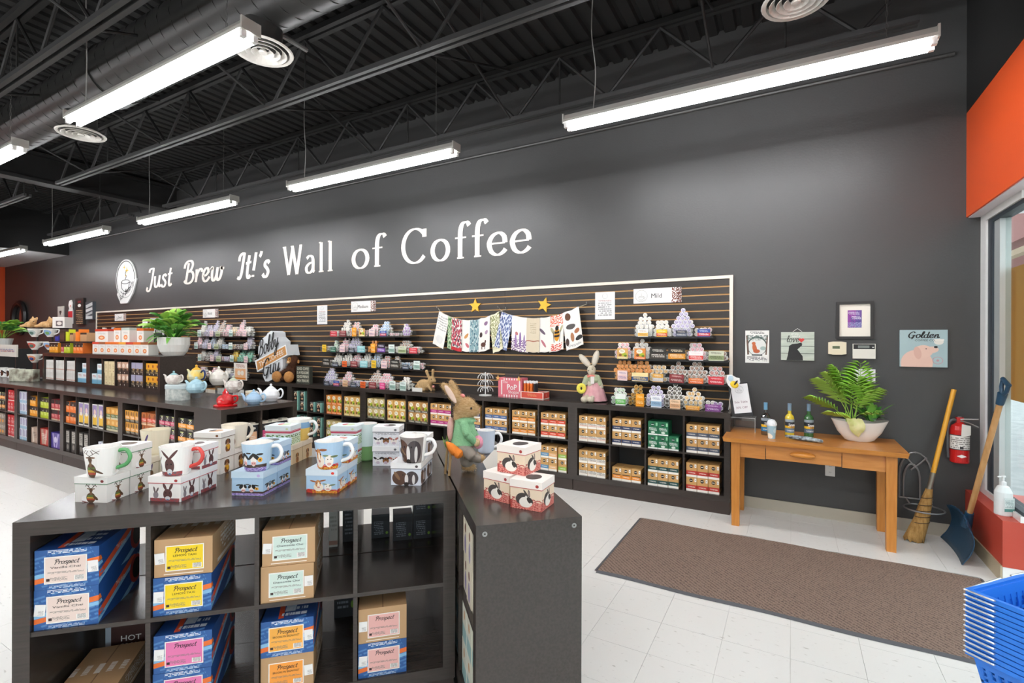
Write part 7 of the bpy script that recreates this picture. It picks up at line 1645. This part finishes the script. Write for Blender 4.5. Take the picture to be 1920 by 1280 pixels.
bx(-.042, .036, -.0348, -.0337, .026, .048).obj('display', mat('lcd_grey', '7E8480', .3), t)
bx(.055, .067, -.0348, -.0337, .03, .036).obj('button', WHITE, t)
tag(bx(-.081, .081, -.002, 0, -.055, .055).obj('paper_note', mat('white_paper', 'EDEEF0', .7), None, (.528, Y1, 1.246)), 'blank white paper taped behind the palm', 'paper')
GS = pmat('golden_print', 'A9C2C6', [('ell', .36, .1, .34, .36, 'E6C3B4'), ('ell', .5, .42, .2, .17, 'E8C6B6'), ('ell', .66, .46, .16, .09, 'E8C6B6', 8), ('ell', .38, .38, .08, .17, 'DDB3A4', 10), ('ell', .76, .54, .04, .03, '2A2A2C'), ('ell', .56, .49, .012, .014, '3A3030'), ('ell', .82, .68, .1, .08, 'E9E6DE'), ('rect', .82, .73, .11, .02, 'F2EFE8'), ('ell', .8, .18, .11, .1, 'C49AA4'), ('ell', .8, .18, .095, .085, 'A9C2C6'), ('ell', .8, .18, .03, .03, 'C49AA4')])
t, w, h = frame_thing('golden_canvas', 'pale blue canvas with a pink dog lettered Golden Coffee Co', 'picture', .767, 1.066, 1.331, 1.627, GS, .02)
word(t, SCRIPT, 'Golden', -.1, .1, .085, .048, INK, w=.15, contrast=.5, shear=.2, joined=True, name='script_lettering', y=-.0203, thick=.001)
put_text(t, 'COFFEE CO.', .014, INK, .012, -.0207, .065, width=.13)
t = thing('wall_outlet', 'white double power outlet under the wooden table', 'outlet', (.293, Y1, .43))
bx(-.036, .036, -.006, 0, -.058, .058).obj('cover_plate', WHITE, t)
for z in (-.026, .026):
    B().prism([(.016 * cos(a), z + .018 * sin(a)) for a in [2 * pi * k / 14 for k in range(14)]], -.009, -.006).obj('socket', WHITE, t)
    for x in (-.006, .006):
        bx(x - .0012, x + .0012, -.0096, -.009, z - .003, z + .007).obj('slot', INK, t)

# ================================================================ wooden table and what stands on it
OAK = mat('honey_wood', 'C07A32', .35, noise=(4, 'CF8B42'), scale3=(1.5, 14, 14), coat=.25)
OAKV = mat('honey_wood_upright', 'C07A32', .4, noise=(4, 'CC883E'), scale3=(14, 14, 1.5))
t = thing('wooden_table', 'honey coloured wooden side table with one drawer against the black wall', 'table', (.118, 4.755, 0))
B().frustum(1.215, .6, 1.23, .615, .7, .735).obj('table_top', OAK, t)
lm = B().frustum(.058, .058, .068, .068, 0, .7).mesh('leg', OAKV)
for x in (-.52, .52):
    for y in (-.225, .225):
        link('leg', lm, t, (x, y, 0))
bx(-.486, -.30, -.245, -.225, .575, .7).obj('apron_front', OAK, t); bx(.22, .486, -.245, -.225, .575, .7).obj('apron_front', OAK, t)
bx(-.486, .486, .225, .245, .575, .7).obj('apron_back', OAK, t)
for x in (-.545, .525):
    bx(x, x + .02, -.19, .19, .575, .7).obj('apron_side', OAK, t)
d_ = bx(-.295, .215, -.249, -.225, .581, .695).obj('drawer', OAK, t)
B().ell((-.04, -.268, .642), (.088, .026, .023), 16, 8).obj('drawer_pull', mat('honey_pull', 'D08838', .3), d_, smooth=True)
TZ = .7355
t = thing('clear_riser', 'clear acrylic riser under the sale sign on the table', 'riser', (-.375, 4.9, TZ))
for a in ((-.1, .1, -.08, .08, .118, .122), (-.1, -.096, -.08, .08, 0, .118), (.096, .1, -.08, .08, 0, .118), (-.096, .096, .076, .08, 0, .118)):
    bx(*a).obj('riser_panel', CLEAR, t)
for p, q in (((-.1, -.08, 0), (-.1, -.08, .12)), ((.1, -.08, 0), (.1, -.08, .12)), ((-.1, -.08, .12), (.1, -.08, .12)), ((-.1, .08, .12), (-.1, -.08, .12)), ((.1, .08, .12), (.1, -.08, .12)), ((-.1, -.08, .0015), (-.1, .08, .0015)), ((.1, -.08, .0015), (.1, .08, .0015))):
    B().tube([p, q], .0016, 5).obj('edge_glint', mat('pale_edge_glint', 'D6DADA', .2), t)  # pale rods stand in for the light caught along the acrylic edges
t = thing('sale_sign', 'tilted white sale sign in a black frame on the clear riser', 'sign', (-.375, 4.9, TZ + .1225), .0, rot=(R(-8), R(-8), .15))
bx(-.088, .082, -.004, .03, .0, .30).obj('frame', BLACKP, t)
bx(-.066, .074, -.0055, -.0042, .03, .29).obj('sheet', mat('white_paper'), t)
e = bpy.data.objects.new('logo', None); COL.objects.link(e); e.parent = t; e.location = (0, -.006, .24)
cup_logo(e, .036, 0, GREYINK, False)
MAU = mat('mauve_ink', '8A6474', .6)
put_text(t, 'Sale Table', .019, MAU, 0, -.006, .13); put_text(t, '20% OFF', .019, MAU, 0, -.006, .08)
t = thing('bee_cutout', 'cardboard bee cut out clipped over the sale sign', 'cutout', (-.462, 4.84, 1.12), .1)
B().prism([(-.05, .06), (-.04, .11), (-.005, .115), (.03, .09), (.06, .085), (.065, .05), (.05, .01), (.02, -.02), (-.01, -.01), (-.035, .02)][::-1], -.004, 0).obj('outline_card', WHITE, t)
bb = B(); bb.ell((.018, -.007, .025), (.036, .006, .03), rot=Matrix.Rotation(.6, 3, 'Y')); bb.obj('bee_body', mat('bee_yellow', 'E8C42A', .6), t, smooth=True)
bb = B(); bb.ell((.03, -.012, .042), (.008, .004, .026), rot=Matrix.Rotation(.6, 3, 'Y')); bb.obj('bee_stripe', INK, t, smooth=True)
bb = B(); bb.ell((-.012, -.008, .08), (.022, .004, .026)); bb.obj('bee_wing', mat('wing_blue', 'B8D2E2', .5), t, smooth=True)
B().tube([(.0, .004, .03), (-.02, .06, -.15), (-.03, .06, -.21)], .002, 5).obj('stem_wire', WW, t)
# syrup bottles
def liquid(name, tint, gl=.12):
    return clear_mat(name, tint, gl, .05)
def bottle(x, y, liq, label, topcol='6E8FA6', band='4A6A84'):
    t = thing('syrup_bottle', label, 'bottle', (x, y, TZ), .35, 'flavour syrup bottles')
    B().lathe([(.001, 0), (.033, 0), (.035, .005), (.035, .155), (.031, .17), (.014, .19), (.013, .225)], 24).obj('glass_body', liq, t, smooth=True)
    B().lathe([(.0145, .215), (.0145, .262), (.015, .264), (.015, .275), (.001, .276)], 16).obj('cap_sleeve', mat('sleeve_' + topcol, topcol, .35), t, smooth=True)
    lb = B(); n = 14
    V = [(.0358 * cos(a), .0358 * sin(a), z) for z in (.035, .145) for a in [R(180 + 180 * k / n) for k in range(n + 1)]]
    lb.add(V, [(k, k + 1, n + 2 + k, n + 1 + k) for k in range(n)], 0, [[(k / n, 0), ((k + 1) / n, 0), ((k + 1) / n, 1), (k / n, 1)] for k in range(n)])
    l = lb.obj('label', pmat('syrup_label_' + band, '2A3038', [('rect', .5, .9, .5, .1, '9AA6B0'), ('rect', .5, .42, .5, .09, 'E8B824'), ('ell', .58, .42, .13, .12, 'B8884A'), ('rect', .5, .16, .5, .16, band), ('txt', .5, .16, .3, .06, 'EDEFF0', 0, 1)]), t)
    word(l, SCRIPT, 'Torani', -.024, .026, .087, .022, WHITEINK, w=.17, contrast=.6, shear=.25, joined=True, name='lettering', y=-.0362, thick=.0006, slope=.12)
bottle(-.19, 4.75, liquid('clear_syrup', 'DDE2E2'), 'clear syrup bottle behind the plastic cup', '6EA0C0', '2E78A8')
bottle(-.012, 4.78, mat('yellow_syrup', 'D9C23E', .15), 'yellow syrup bottle, middle of the three', '7A93A8', '6A86A0')
bottle(.128, 4.83, mat('green_syrup', '3E6A3C', .12), 'green syrup bottle nearest the palm', '7A93A8', '5A7088')
t = thing('drink_cup', 'plastic cup with blue drink and white domed lid', 'cup', (-.14, 4.6, TZ))
B().lathe([(.001, 0), (.027, 0), (.036, .11), (.038, .112), (.001, .11)], 22).obj('cup_body', pmat('cup_print', '9FC2D2', [('ell', .4, .2, .14, .2, 'ECE8DA', 20), ('rect', .5, .97, .5, .03, 'F0F2F2'), ('ell', .65, .6, .08, .2, 'C4DCE6')], .25), t, smooth=True)
B().lathe([(.039, .11), (.039, .117), (.036, .13), (.022, .152), (.001, .158)], 22).obj('dome_lid', mat('frosted_white', 'E6EAEE', .3), t, smooth='all')
t = thing('folded_socks', 'pair of black and grey patterned socks lying on the table', 'socks', (.09, 4.62, TZ), -.25)
blob('sock_body', lambda b: (cap(b, (-.13, 0, .01), (.03, -.01, .01), .012, .02), cap(b, (.02, -.01, .01), (.13, -.04, .01), .02, .014), b.box(-.1, .1, -.05, .03, .001, .014)), mat('sock_knit', '33373A', .9, noise=(34, 'B9C6CC')), .006, t, smooth_it=3)
[setattr(o, 'location', (0, 0, .01)) for o in t.children]

# ================================================================ corner: extinguisher, broom, shovel, stand, soap
t = thing('fire_extinguisher', 'red fire extinguisher with white label hung in the corner', 'fire extinguisher', (1.125, 5.0, .61))
REDP = mat('extinguisher_red', 'C4201F', .25)
B().lathe([(.001, 0), (.055, 0), (.058, .006), (.058, .25), (.05, .28), (.025, .3), (.02, .31)], 26).obj('cylinder', REDP, t, smooth=True)
b = B(); n = 14
V = [(.0588 * cos(a), .0588 * sin(a), z) for z in (.1, .215) for a in [R(185 + 170 * k / n) for k in range(n + 1)]]
b.add(V, [(k, k + 1, n + 2 + k, n + 1 + k) for k in range(n)], 0, [[(k / n, 0), ((k + 1) / n, 0), ((k + 1) / n, 1), (k / n, 1)] for k in range(n)])
b.obj('label', pmat('extinguisher_label', 'E9E6E0', [('rect', .5, .97, .5, .03, '3A3836'), ('rect', .5, .03, .5, .03, '3A3836'), ('txt', .5, .5, .42, .38, '8A8680', 0, 3), ('rect', .5, .16, .06, .08, '2A2A2A')]), t)
B().prism([(-.03, .055), (0, .042), (.03, .055), (0, .068)][::-1], -.0595, -.0588).obj('diamond_mark', WHITEINK, t)
bx(-.02, .02, -.02, .02, .305, .345).obj('valve', REDP, t)
B().tube([(0, 0, .3), (.0, 0, .35)], .012, 8).obj('neck', GREYMETAL, t, smooth=True)
B().tube([(.0, -.02, .33), (.05, -.03, .335), (.1, -.04, .34)], .006, 6).obj('lever', GREYMETAL, t, smooth=True)
B().tube([(.0, -.02, .32), (.05, -.03, .305), (.1, -.04, .28)], .006, 6).obj('lever', GREYMETAL, t, smooth=True)
B().tube(crom([(-.015, 0, .32), (-.05, -.01, .32), (-.072, -.01, .26), (-.07, 0, .12), (-.066, 0, .03)], 5), .009, 8).obj('hose', mat('hose_grey', '5A5C5E', .4), t, smooth=True)
B().prism([(.0, .3), (.05, .29), (.05, .22), (-.005, .2)], -.064, -.062).obj('inspection_tag', OFFWHITE, t)
bx(-.02, .02, .058, .079, .12, .2).obj('wall_bracket', GREYMETAL, t)

t = thing('broom', 'straw broom with yellow handle leaning against the black wall', 'broom', (.85, 4.85, 0))
base, top = Vector((0, 0, .06)), Vector((.248, .18, 1.163))
dv = (top - base)
at = lambda f: base + dv * f
B().tube([at(.42), at(1)], .0165, 12).obj('handle', mat('yellow_lacquer', 'E0A22C', .35), t, smooth=True)
B().tube([at(.3), at(.42)], [.017, .0185], 12).obj('ferrule', mat('foil_wrap', '8A8478', .3, .6), t, smooth=True)
BR = mat('broom_straw', 'C49A5C', .9, noise=(60, 'A67C42'), bump=(120, 1), scale3=(1, 1, .2))
e0 = Vector((-.03, -.02, .0))
pts = [e0, Vector((-.015, -.01, .06)), at(.1), at(.2), at(.31)]
b = B(); n = 22; V = []
for k, (p, rx, ry) in enumerate(zip(pts, (.058, .055, .045, .036, .02), (.03, .03, .028, .026, .02))):
    for i in range(n):
        a = 2 * pi * i / n; j = 1 + .12 * (i % 2)
        V.append((p.x + rx * cos(a) * j, p.y + ry * sin(a) * j, p.z + (.012 * (i % 3) if k == 0 else 0)))
b.add(V, [(k * n + i, k * n + (i + 1) % n, (k + 1) * n + (i + 1) % n, (k + 1) * n + i) for k in range(4) for i in range(n)] + [tuple(range(n))[::-1]])
b.obj('bristles', BR, t, smooth='all')
for f, rx, ry in ((.08, .05, .033), (.12, .047, .032), (.16, .044, .031), (.2, .041, .03), (.25, .034, .027)):
    p = at(f); B().tube([(p.x + rx * 1.04 * cos(a), p.y + ry * 1.08 * sin(a), p.z + .006 * cos(a)) for a in [2 * pi * k / 18 for k in range(18)]], .003, 5, closed=True).obj('binding_twine', mat('dark_twine', '5A4630', .9), t)

t = thing('snow_shovel', 'blue plastic snow shovel with wooden handle leaning in the corner', 'shovel', (1.09, 4.76, 0))
SB = mat('blue_plastic_scoop', '1F4560', .45)
b = B(); V = []; nu, nv = 14, 10
for off in (0, .008):
    for j in range(nv + 1):
        for i in range(nu + 1):
            u, v = i / nu, j / nv
            y = (.5 - u) * .56 * (1 - .06 * v); z = .003 + .3 * v - .04 * (abs(2 * u - 1) ** 3) * v
            x = -.05 + .085 * math.sin(v * pi * .62) - .05 * v * v - .02 * abs(2 * u - 1) ** 2 + .004 * cos(u * 44) * (v > .15) + off
            V.append((x, y, z))
q = (nu + 1) * (nv + 1)
fs = []
for j in range(nv):
    for i in range(nu):
        k = j * (nu + 1) + i
        fs += [(k, k + 1, k + nu + 2, k + nu + 1), (q + k + nu + 1, q + k + nu + 2, q + k + 1, q + k)]
for i in range(nu):
    k = nv * (nu + 1) + i; fs += [(k, k + 1, q + k + 1, q + k), (i + 1, i, q + i, q + i + 1)]
for j in range(nv):
    k = j * (nu + 1); fs += [(k + nu + 1, k, q + k, q + k + nu + 1), (k + nu, k + 2 * nu + 1, q + k + 2 * nu + 1, q + k + nu)]
b.add(V, fs); b.obj('scoop', SB, t, smooth='all')
h0, h1 = Vector((.015, -.03, .22)), Vector((.105, -.36, 1.15))
B().tube([h0 - (h1 - h0) * .02, h0 + (h1 - h0) * .1], [.034, .024], 12).obj('socket', SB, t, smooth=True)
B().tube([h0 + (h1 - h0) * .06, h1], .0175, 12).obj('handle', mat('pale_wood_shaft', 'C79A66', .5, noise=(6, 'BC8C56'), scale3=(8, 8, 1)), t, smooth=True)
hd = (h1 - h0).normalized(); sd = Vector((.0, .94, .33)).normalized()
g0 = h1 + hd * .13
b = B(); b.tube([h1 - hd * .03, h1 + hd * .05], [.021, .026], 10)
for s in (-1, 1):
    b.tube([h1 + hd * .03, h1 + hd * .08 + sd * .045 * s, g0 + sd * .05 * s], .012, 8)
b.tube([g0 - sd * .055, g0 + sd * .055], .014, 10)
b.obj('grip', SB, t, smooth=True)

t = thing('wire_stand', 'grey iron holder with gothic arches on the wall behind the broom', 'stand', (.87, 5.06, 0), 0)
IRON = mat('wrought_iron', '8A8A8A', .35, .6)
def arch(xa, xb, z0, z1):
    xm = (xa + xb) / 2; w = (xb - xa) / 2
    L = [(xa, 0, z0), (xa, 0, z0 + (z1 - z0) * .45)] + [(xm - w * cos(a * pi / 2), 0, z0 + (z1 - z0) * (.45 + .55 * sin(a * pi / 2) ** .9)) for a in (.2, .4, .6, .8, 1)]
    return L + [(2 * xm - x, y, z) for x, y, z in L[::-1][1:]]
for a in ((-.104, .104, .27, .645), (-.075, .03, .275, .55)):
    B().tube(arch(*a), .007, 6).obj('arch_bar', IRON, t, smooth=True)
B().tube([(-.03, 0, .5), (.03, 0, .56), (.07, 0, .61)], .007, 6).obj('tracery_bar', IRON, t); B().tube([(-.06, 0, .6), (-.02, 0, .55), (0, 0, .52)], .007, 6).obj('tracery_bar', IRON, t)
B().tube([(-.105, 0, .272), (.105, 0, .272)], .007, 6).obj('cross_bar', IRON, t)
B().tube([(.03 + .125 * cos(a), -.135 + .12 * sin(a), .235) for a in [2 * pi * k / 28 for k in range(28)]], .006, 6, closed=True).obj('ring', IRON, t, smooth=True)
for p, q in (((-.06, 0, .272), (-.04, -.035, .235)), ((.1, 0, .272), (.1, -.035, .235)), ((0, 0, .64), (0, .02, .64))):
    B().tube([p, q], .006, 6).obj('stay_bar', IRON, t)

t = thing('soap_dispenser', 'clear pump bottle of hand gel on the red window ledge', 'dispenser', (1.225, 4.46, .3905), .4)
B().lathe([(.001, 0), (.044, 0), (.046, .004), (.046, .15), (.03, .185), (.014, .195)], 22).obj('bottle_body', mat('frosted_gel', 'E2E8E8', .3), t, smooth=True)
B().lathe([(.016, .19), (.016, .215), (.006, .22), (.006, .245), (.012, .247), (.012, .256), (.001, .257)], 14).obj('pump', mat('white_pump', 'E6E8E8', .4), t, smooth=True)
B().tube([(0, 0, .25), (-.035, 0, .248)], .005, 6).obj('nozzle', MATS['white_pump'], t)
bx(-.03, .03, -.0475, -.046, .03, .12).obj('label', pmat('gel_label', 'D8E2E0', [('txt', .5, .6, .4, .3, '8AA09C', 0, 3), ('rect', .5, .12, .5, .1, '5E9A92')]), t)

# ================================================================ mat and baskets
b = B(); nx, ny = 80, 24; MX0, MX1, MY0, MY1 = -1.12, 1.06, 3.15, 4.275
def mz(u, v):
    return .007 + .004 * max(0, sin(u * 21) * sin(v * 3 + .5)) * (1 if v < .12 or v > .88 else .35)
V = []
for j in range(ny + 1):
    for i in range(nx + 1):
        u, v = i / nx, j / ny
        V.append((MX0 + (MX1 - MX0) * u, MY0 + (MY1 - MY0) * v + .006 * sin(u * 17) * (1 if v in (0, 1) else 0), mz(u, v)))
b.add(V, [(j * (nx + 1) + i, j * (nx + 1) + i + 1, (j + 1) * (nx + 1) + i + 1, (j + 1) * (nx + 1) + i) for j in range(ny) for i in range(nx)])
def weave():
    m = mat('brown_ribbed_carpet', '6A564C', .95)
    nt = m.node_tree; bs = nt.nodes['Principled BSDF']
    tc = nt.nodes.new('ShaderNodeTexCoord')
    w = nt.nodes.new('ShaderNodeTexWave'); w.bands_direction = 'DIAGONAL'; w.inputs['Scale'].default_value = 19; w.inputs['Distortion'].default_value = 5; w.inputs['Detail'].default_value = 3; w.inputs['Detail Scale'].default_value = 6
    nt.links.new(tc.outputs['Object'], w.inputs['Vector'])
    n2 = nt.nodes.new('ShaderNodeTexNoise'); n2.inputs['Scale'].default_value = 170; nt.links.new(tc.outputs['Object'], n2.inputs['Vector'])
    ad = nt.nodes.new('ShaderNodeMath'); ad.operation = 'ADD'; nt.links.new(w.outputs['Fac'], ad.inputs[0]); nt.links.new(n2.outputs['Fac'], ad.inputs[1])
    r = nt.nodes.new('ShaderNodeValToRGB'); r.color_ramp.elements[0].position = .45; r.color_ramp.elements[0].color = lin('57463D'); r.color_ramp.elements[1].position = 1.2 / 1.3; r.color_ramp.elements[1].color = lin('8C7668')
    nt.links.new(ad.outputs[0], r.inputs[0]); nt.links.new(r.outputs[0], bs.inputs['Base Color'])
    bp_ = nt.nodes.new('ShaderNodeBump'); bp_.inputs['Strength'].default_value = .7; bp_.inputs['Distance'].default_value = .004
    nt.links.new(ad.outputs[0], bp_.inputs['Height']); nt.links.new(bp_.outputs[0], bs.inputs['Normal'])
    return m
t = thing('floor_mat', 'long brown ribbed entrance mat with grey rubber edge', 'mat', (0, 0, 0))
b.obj('carpet', weave(), t, smooth='all')
RUB = mat('grey_rubber', '55565A', .6)
def edge(fx, wd):
    e_ = B(); V = []
    for k in range(81):
        (x, y), (ox, oy) = fx(k / 80)
        z = .0085 + .004 * max(0, sin(k / 80 * 21)) * .6
        V += [(x, y, z), (x + ox * wd, y + oy * wd, .0015)]
    e_.add(V, [(2 * k, 2 * k + 1, 2 * k + 3, 2 * k + 2) for k in range(80)])
    e_.obj('rubber_edge', RUB, t)
edge(lambda s: ((MX0 + (MX1 - MX0) * s, MY0 + .006 * sin(s * 17)), (0, -1)), .028); edge(lambda s: ((MX0 + (MX1 - MX0) * s, MY1 + .006 * sin(s * 17)), (0, 1)), .02)
edge(lambda s: ((MX0, MY0 + (MY1 - MY0) * s), (-1, 0)), .02); edge(lambda s: ((MX1, MY0 + (MY1 - MY0) * s), (1, 0)), .02)

BB = mat('blue_basket_plastic', '2A78DC', .32)
BW, BD, BH = .43, .30, .215
def basket_meshes():
    def lerp(z):   # half sizes at height z
        k = z / BH; return (BW / 2 - .045 * (1 - k), BD / 2 - .035 * (1 - k))
    rim = B()
    for (a, c, s_) in (((-1, -1), (1, -1), 0), ((1, -1), (1, 1), 1), ((1, 1), (-1, 1), 0), ((-1, 1), (-1, -1), 1)):
        pass
    x, y = BW / 2, BD / 2
    rim.box(-x - .012, x + .012, -y - .012, -y + .002, BH - .014, BH).box(-x - .012, x + .012, y - .002, y + .012, BH - .014, BH).box(-x - .012, -x + .002, -y + .002, y - .002, BH - .014, BH).box(x - .002, x + .012, -y + .002, y - .002, BH - .014, BH)
    body = B()
    def wall(p0, p1, z0, z1, n):
        """slab following the sloping wall between parameters p0..p1 of each side"""
        for side in range(4):
            (ax, ay), (bx_, by) = lerp(z0), lerp(z1)
            def pt(u, hx, hy, inn):
                hx -= inn; hy -= inn
                return [(-hx + 2 * hx * u, -hy), (hx, -hy + 2 * hy * u), (hx - 2 * hx * u, hy), (-hx, hy - 2 * hy * u)][side]
            vs = []
            for inn in (0, .003):
                for (hx, hy, z) in ((ax, ay, z0), (bx_, by, z1)):
                    for u in (p0, p1):
                        X_, Y_ = pt(u, hx, hy, inn); vs.append((X_, Y_, z))
            body.add(vs, [(0, 1, 3, 2), (5, 4, 6, 7), (0, 2, 6, 4), (1, 5, 7, 3), (2, 3, 7, 6), (0, 4, 5, 1)])
    wall(0, 1, BH * .8, BH - .012, 1)
    wall(0, 1, 0, BH * .1, 1)
    wall(0, 1, BH * .3, BH * .34, 1); wall(0, 1, BH * .55, BH * .59, 1)
    for k in range(12):
        wall(k / 11.6, k / 11.6 + .03, BH * .1, BH * .8, 1)
    hx, hy = lerp(0)
    for k in range(9):
        xx = -hx + 2 * hx * k / 8; body.box(xx - .006, xx + .006, -hy, hy, 0, .004)
    for k in range(6):
        yy = -hy + 2 * hy * k / 5; body.box(-hx, hx, yy - .006, yy + .006, .0005, .0045)
    hnd = B()
    hnd.tube(crom([(-x + .06, 0, 0), (-x + .03, .0, .01), (-x - .01, .002, .006)], 3), .003, 5)
    return rim.mesh('rim', BB), body.mesh('basket_body', BB)
rimM, bodyM = basket_meshes()
HW = mat('chrome_wire', 'D9DCE0', .2, .6)
x, y = BW / 2 + .014, BD / 2 + .014
hA = B().tube([(-x + .02, .5 * y, BH - .008), (-x - .004, .5 * y, BH - .002), (-x - .004, .9 * y, BH - .002), (-x, y, BH - .004), (-.03, y, BH + .002)], .0032, 6).mesh('wire_handle', HW, True)
hB = B().tube([(x - .02, .5 * y, BH - .008), (x + .004, .5 * y, BH - .002), (x + .004, .9 * y, BH - .002), (x, y, BH - .004), (.03, y, BH + .002)], .0032, 6).mesh('wire_handle', HW, True)
cx_, cy_, rz_ = .785, 2.275, R(49)
BZ0, PITCH, NB = .275, .0172, 13
ordn = ['lowest', 'second', 'third', 'fourth', 'fifth', 'sixth', 'seventh', 'eighth', 'ninth', 'tenth', 'eleventh', 'twelfth', 'topmost']
for k in range(NB):
    t = thing('shopping_basket', 'blue plastic shopping basket, ' + ordn[k] + (' in the stack' if k in (0, NB - 1) else ' from the bottom of the stack'), 'basket', (cx_, cy_, BZ0 + k * PITCH), rz_ + .004 * sin(k * 2.1), 'stacked blue baskets')
    link('basket_body', bodyM, t); link('rim', rimM, t); link('wire_handle', hA, t); link('wire_handle', hB, t)
t = thing('basket_stand', 'low chrome wire stand under the blue baskets', 'stand', (cx_, cy_, 0), rz_)
for z, gx, gy in ((.27, .2, .14), (.05, .22, .16)):
    B().tube([(-gx, -gy, z), (gx, -gy, z), (gx, gy, z), (-gx, gy, z)], .005, 6, closed=True).obj('hoop', GREYMETAL, t)
for sx in (-1, 1):
    for sy in (-1, 1):
        B().tube([(sx * .2, sy * .14, .27), (sx * .22, sy * .16, .0)], .005, 6).obj('leg', GREYMETAL, t)
B().tube([(-.2, 0, .27), (.2, 0, .27)], .004, 6).obj('cross_wire', GREYMETAL, t)
B().tube([(-.2, .14, .27), (-.3, .2, .2), (-.3, -.2, .2), (-.2, -.14, .27)], .004, 6).obj('guard_wire', GREYMETAL, t)
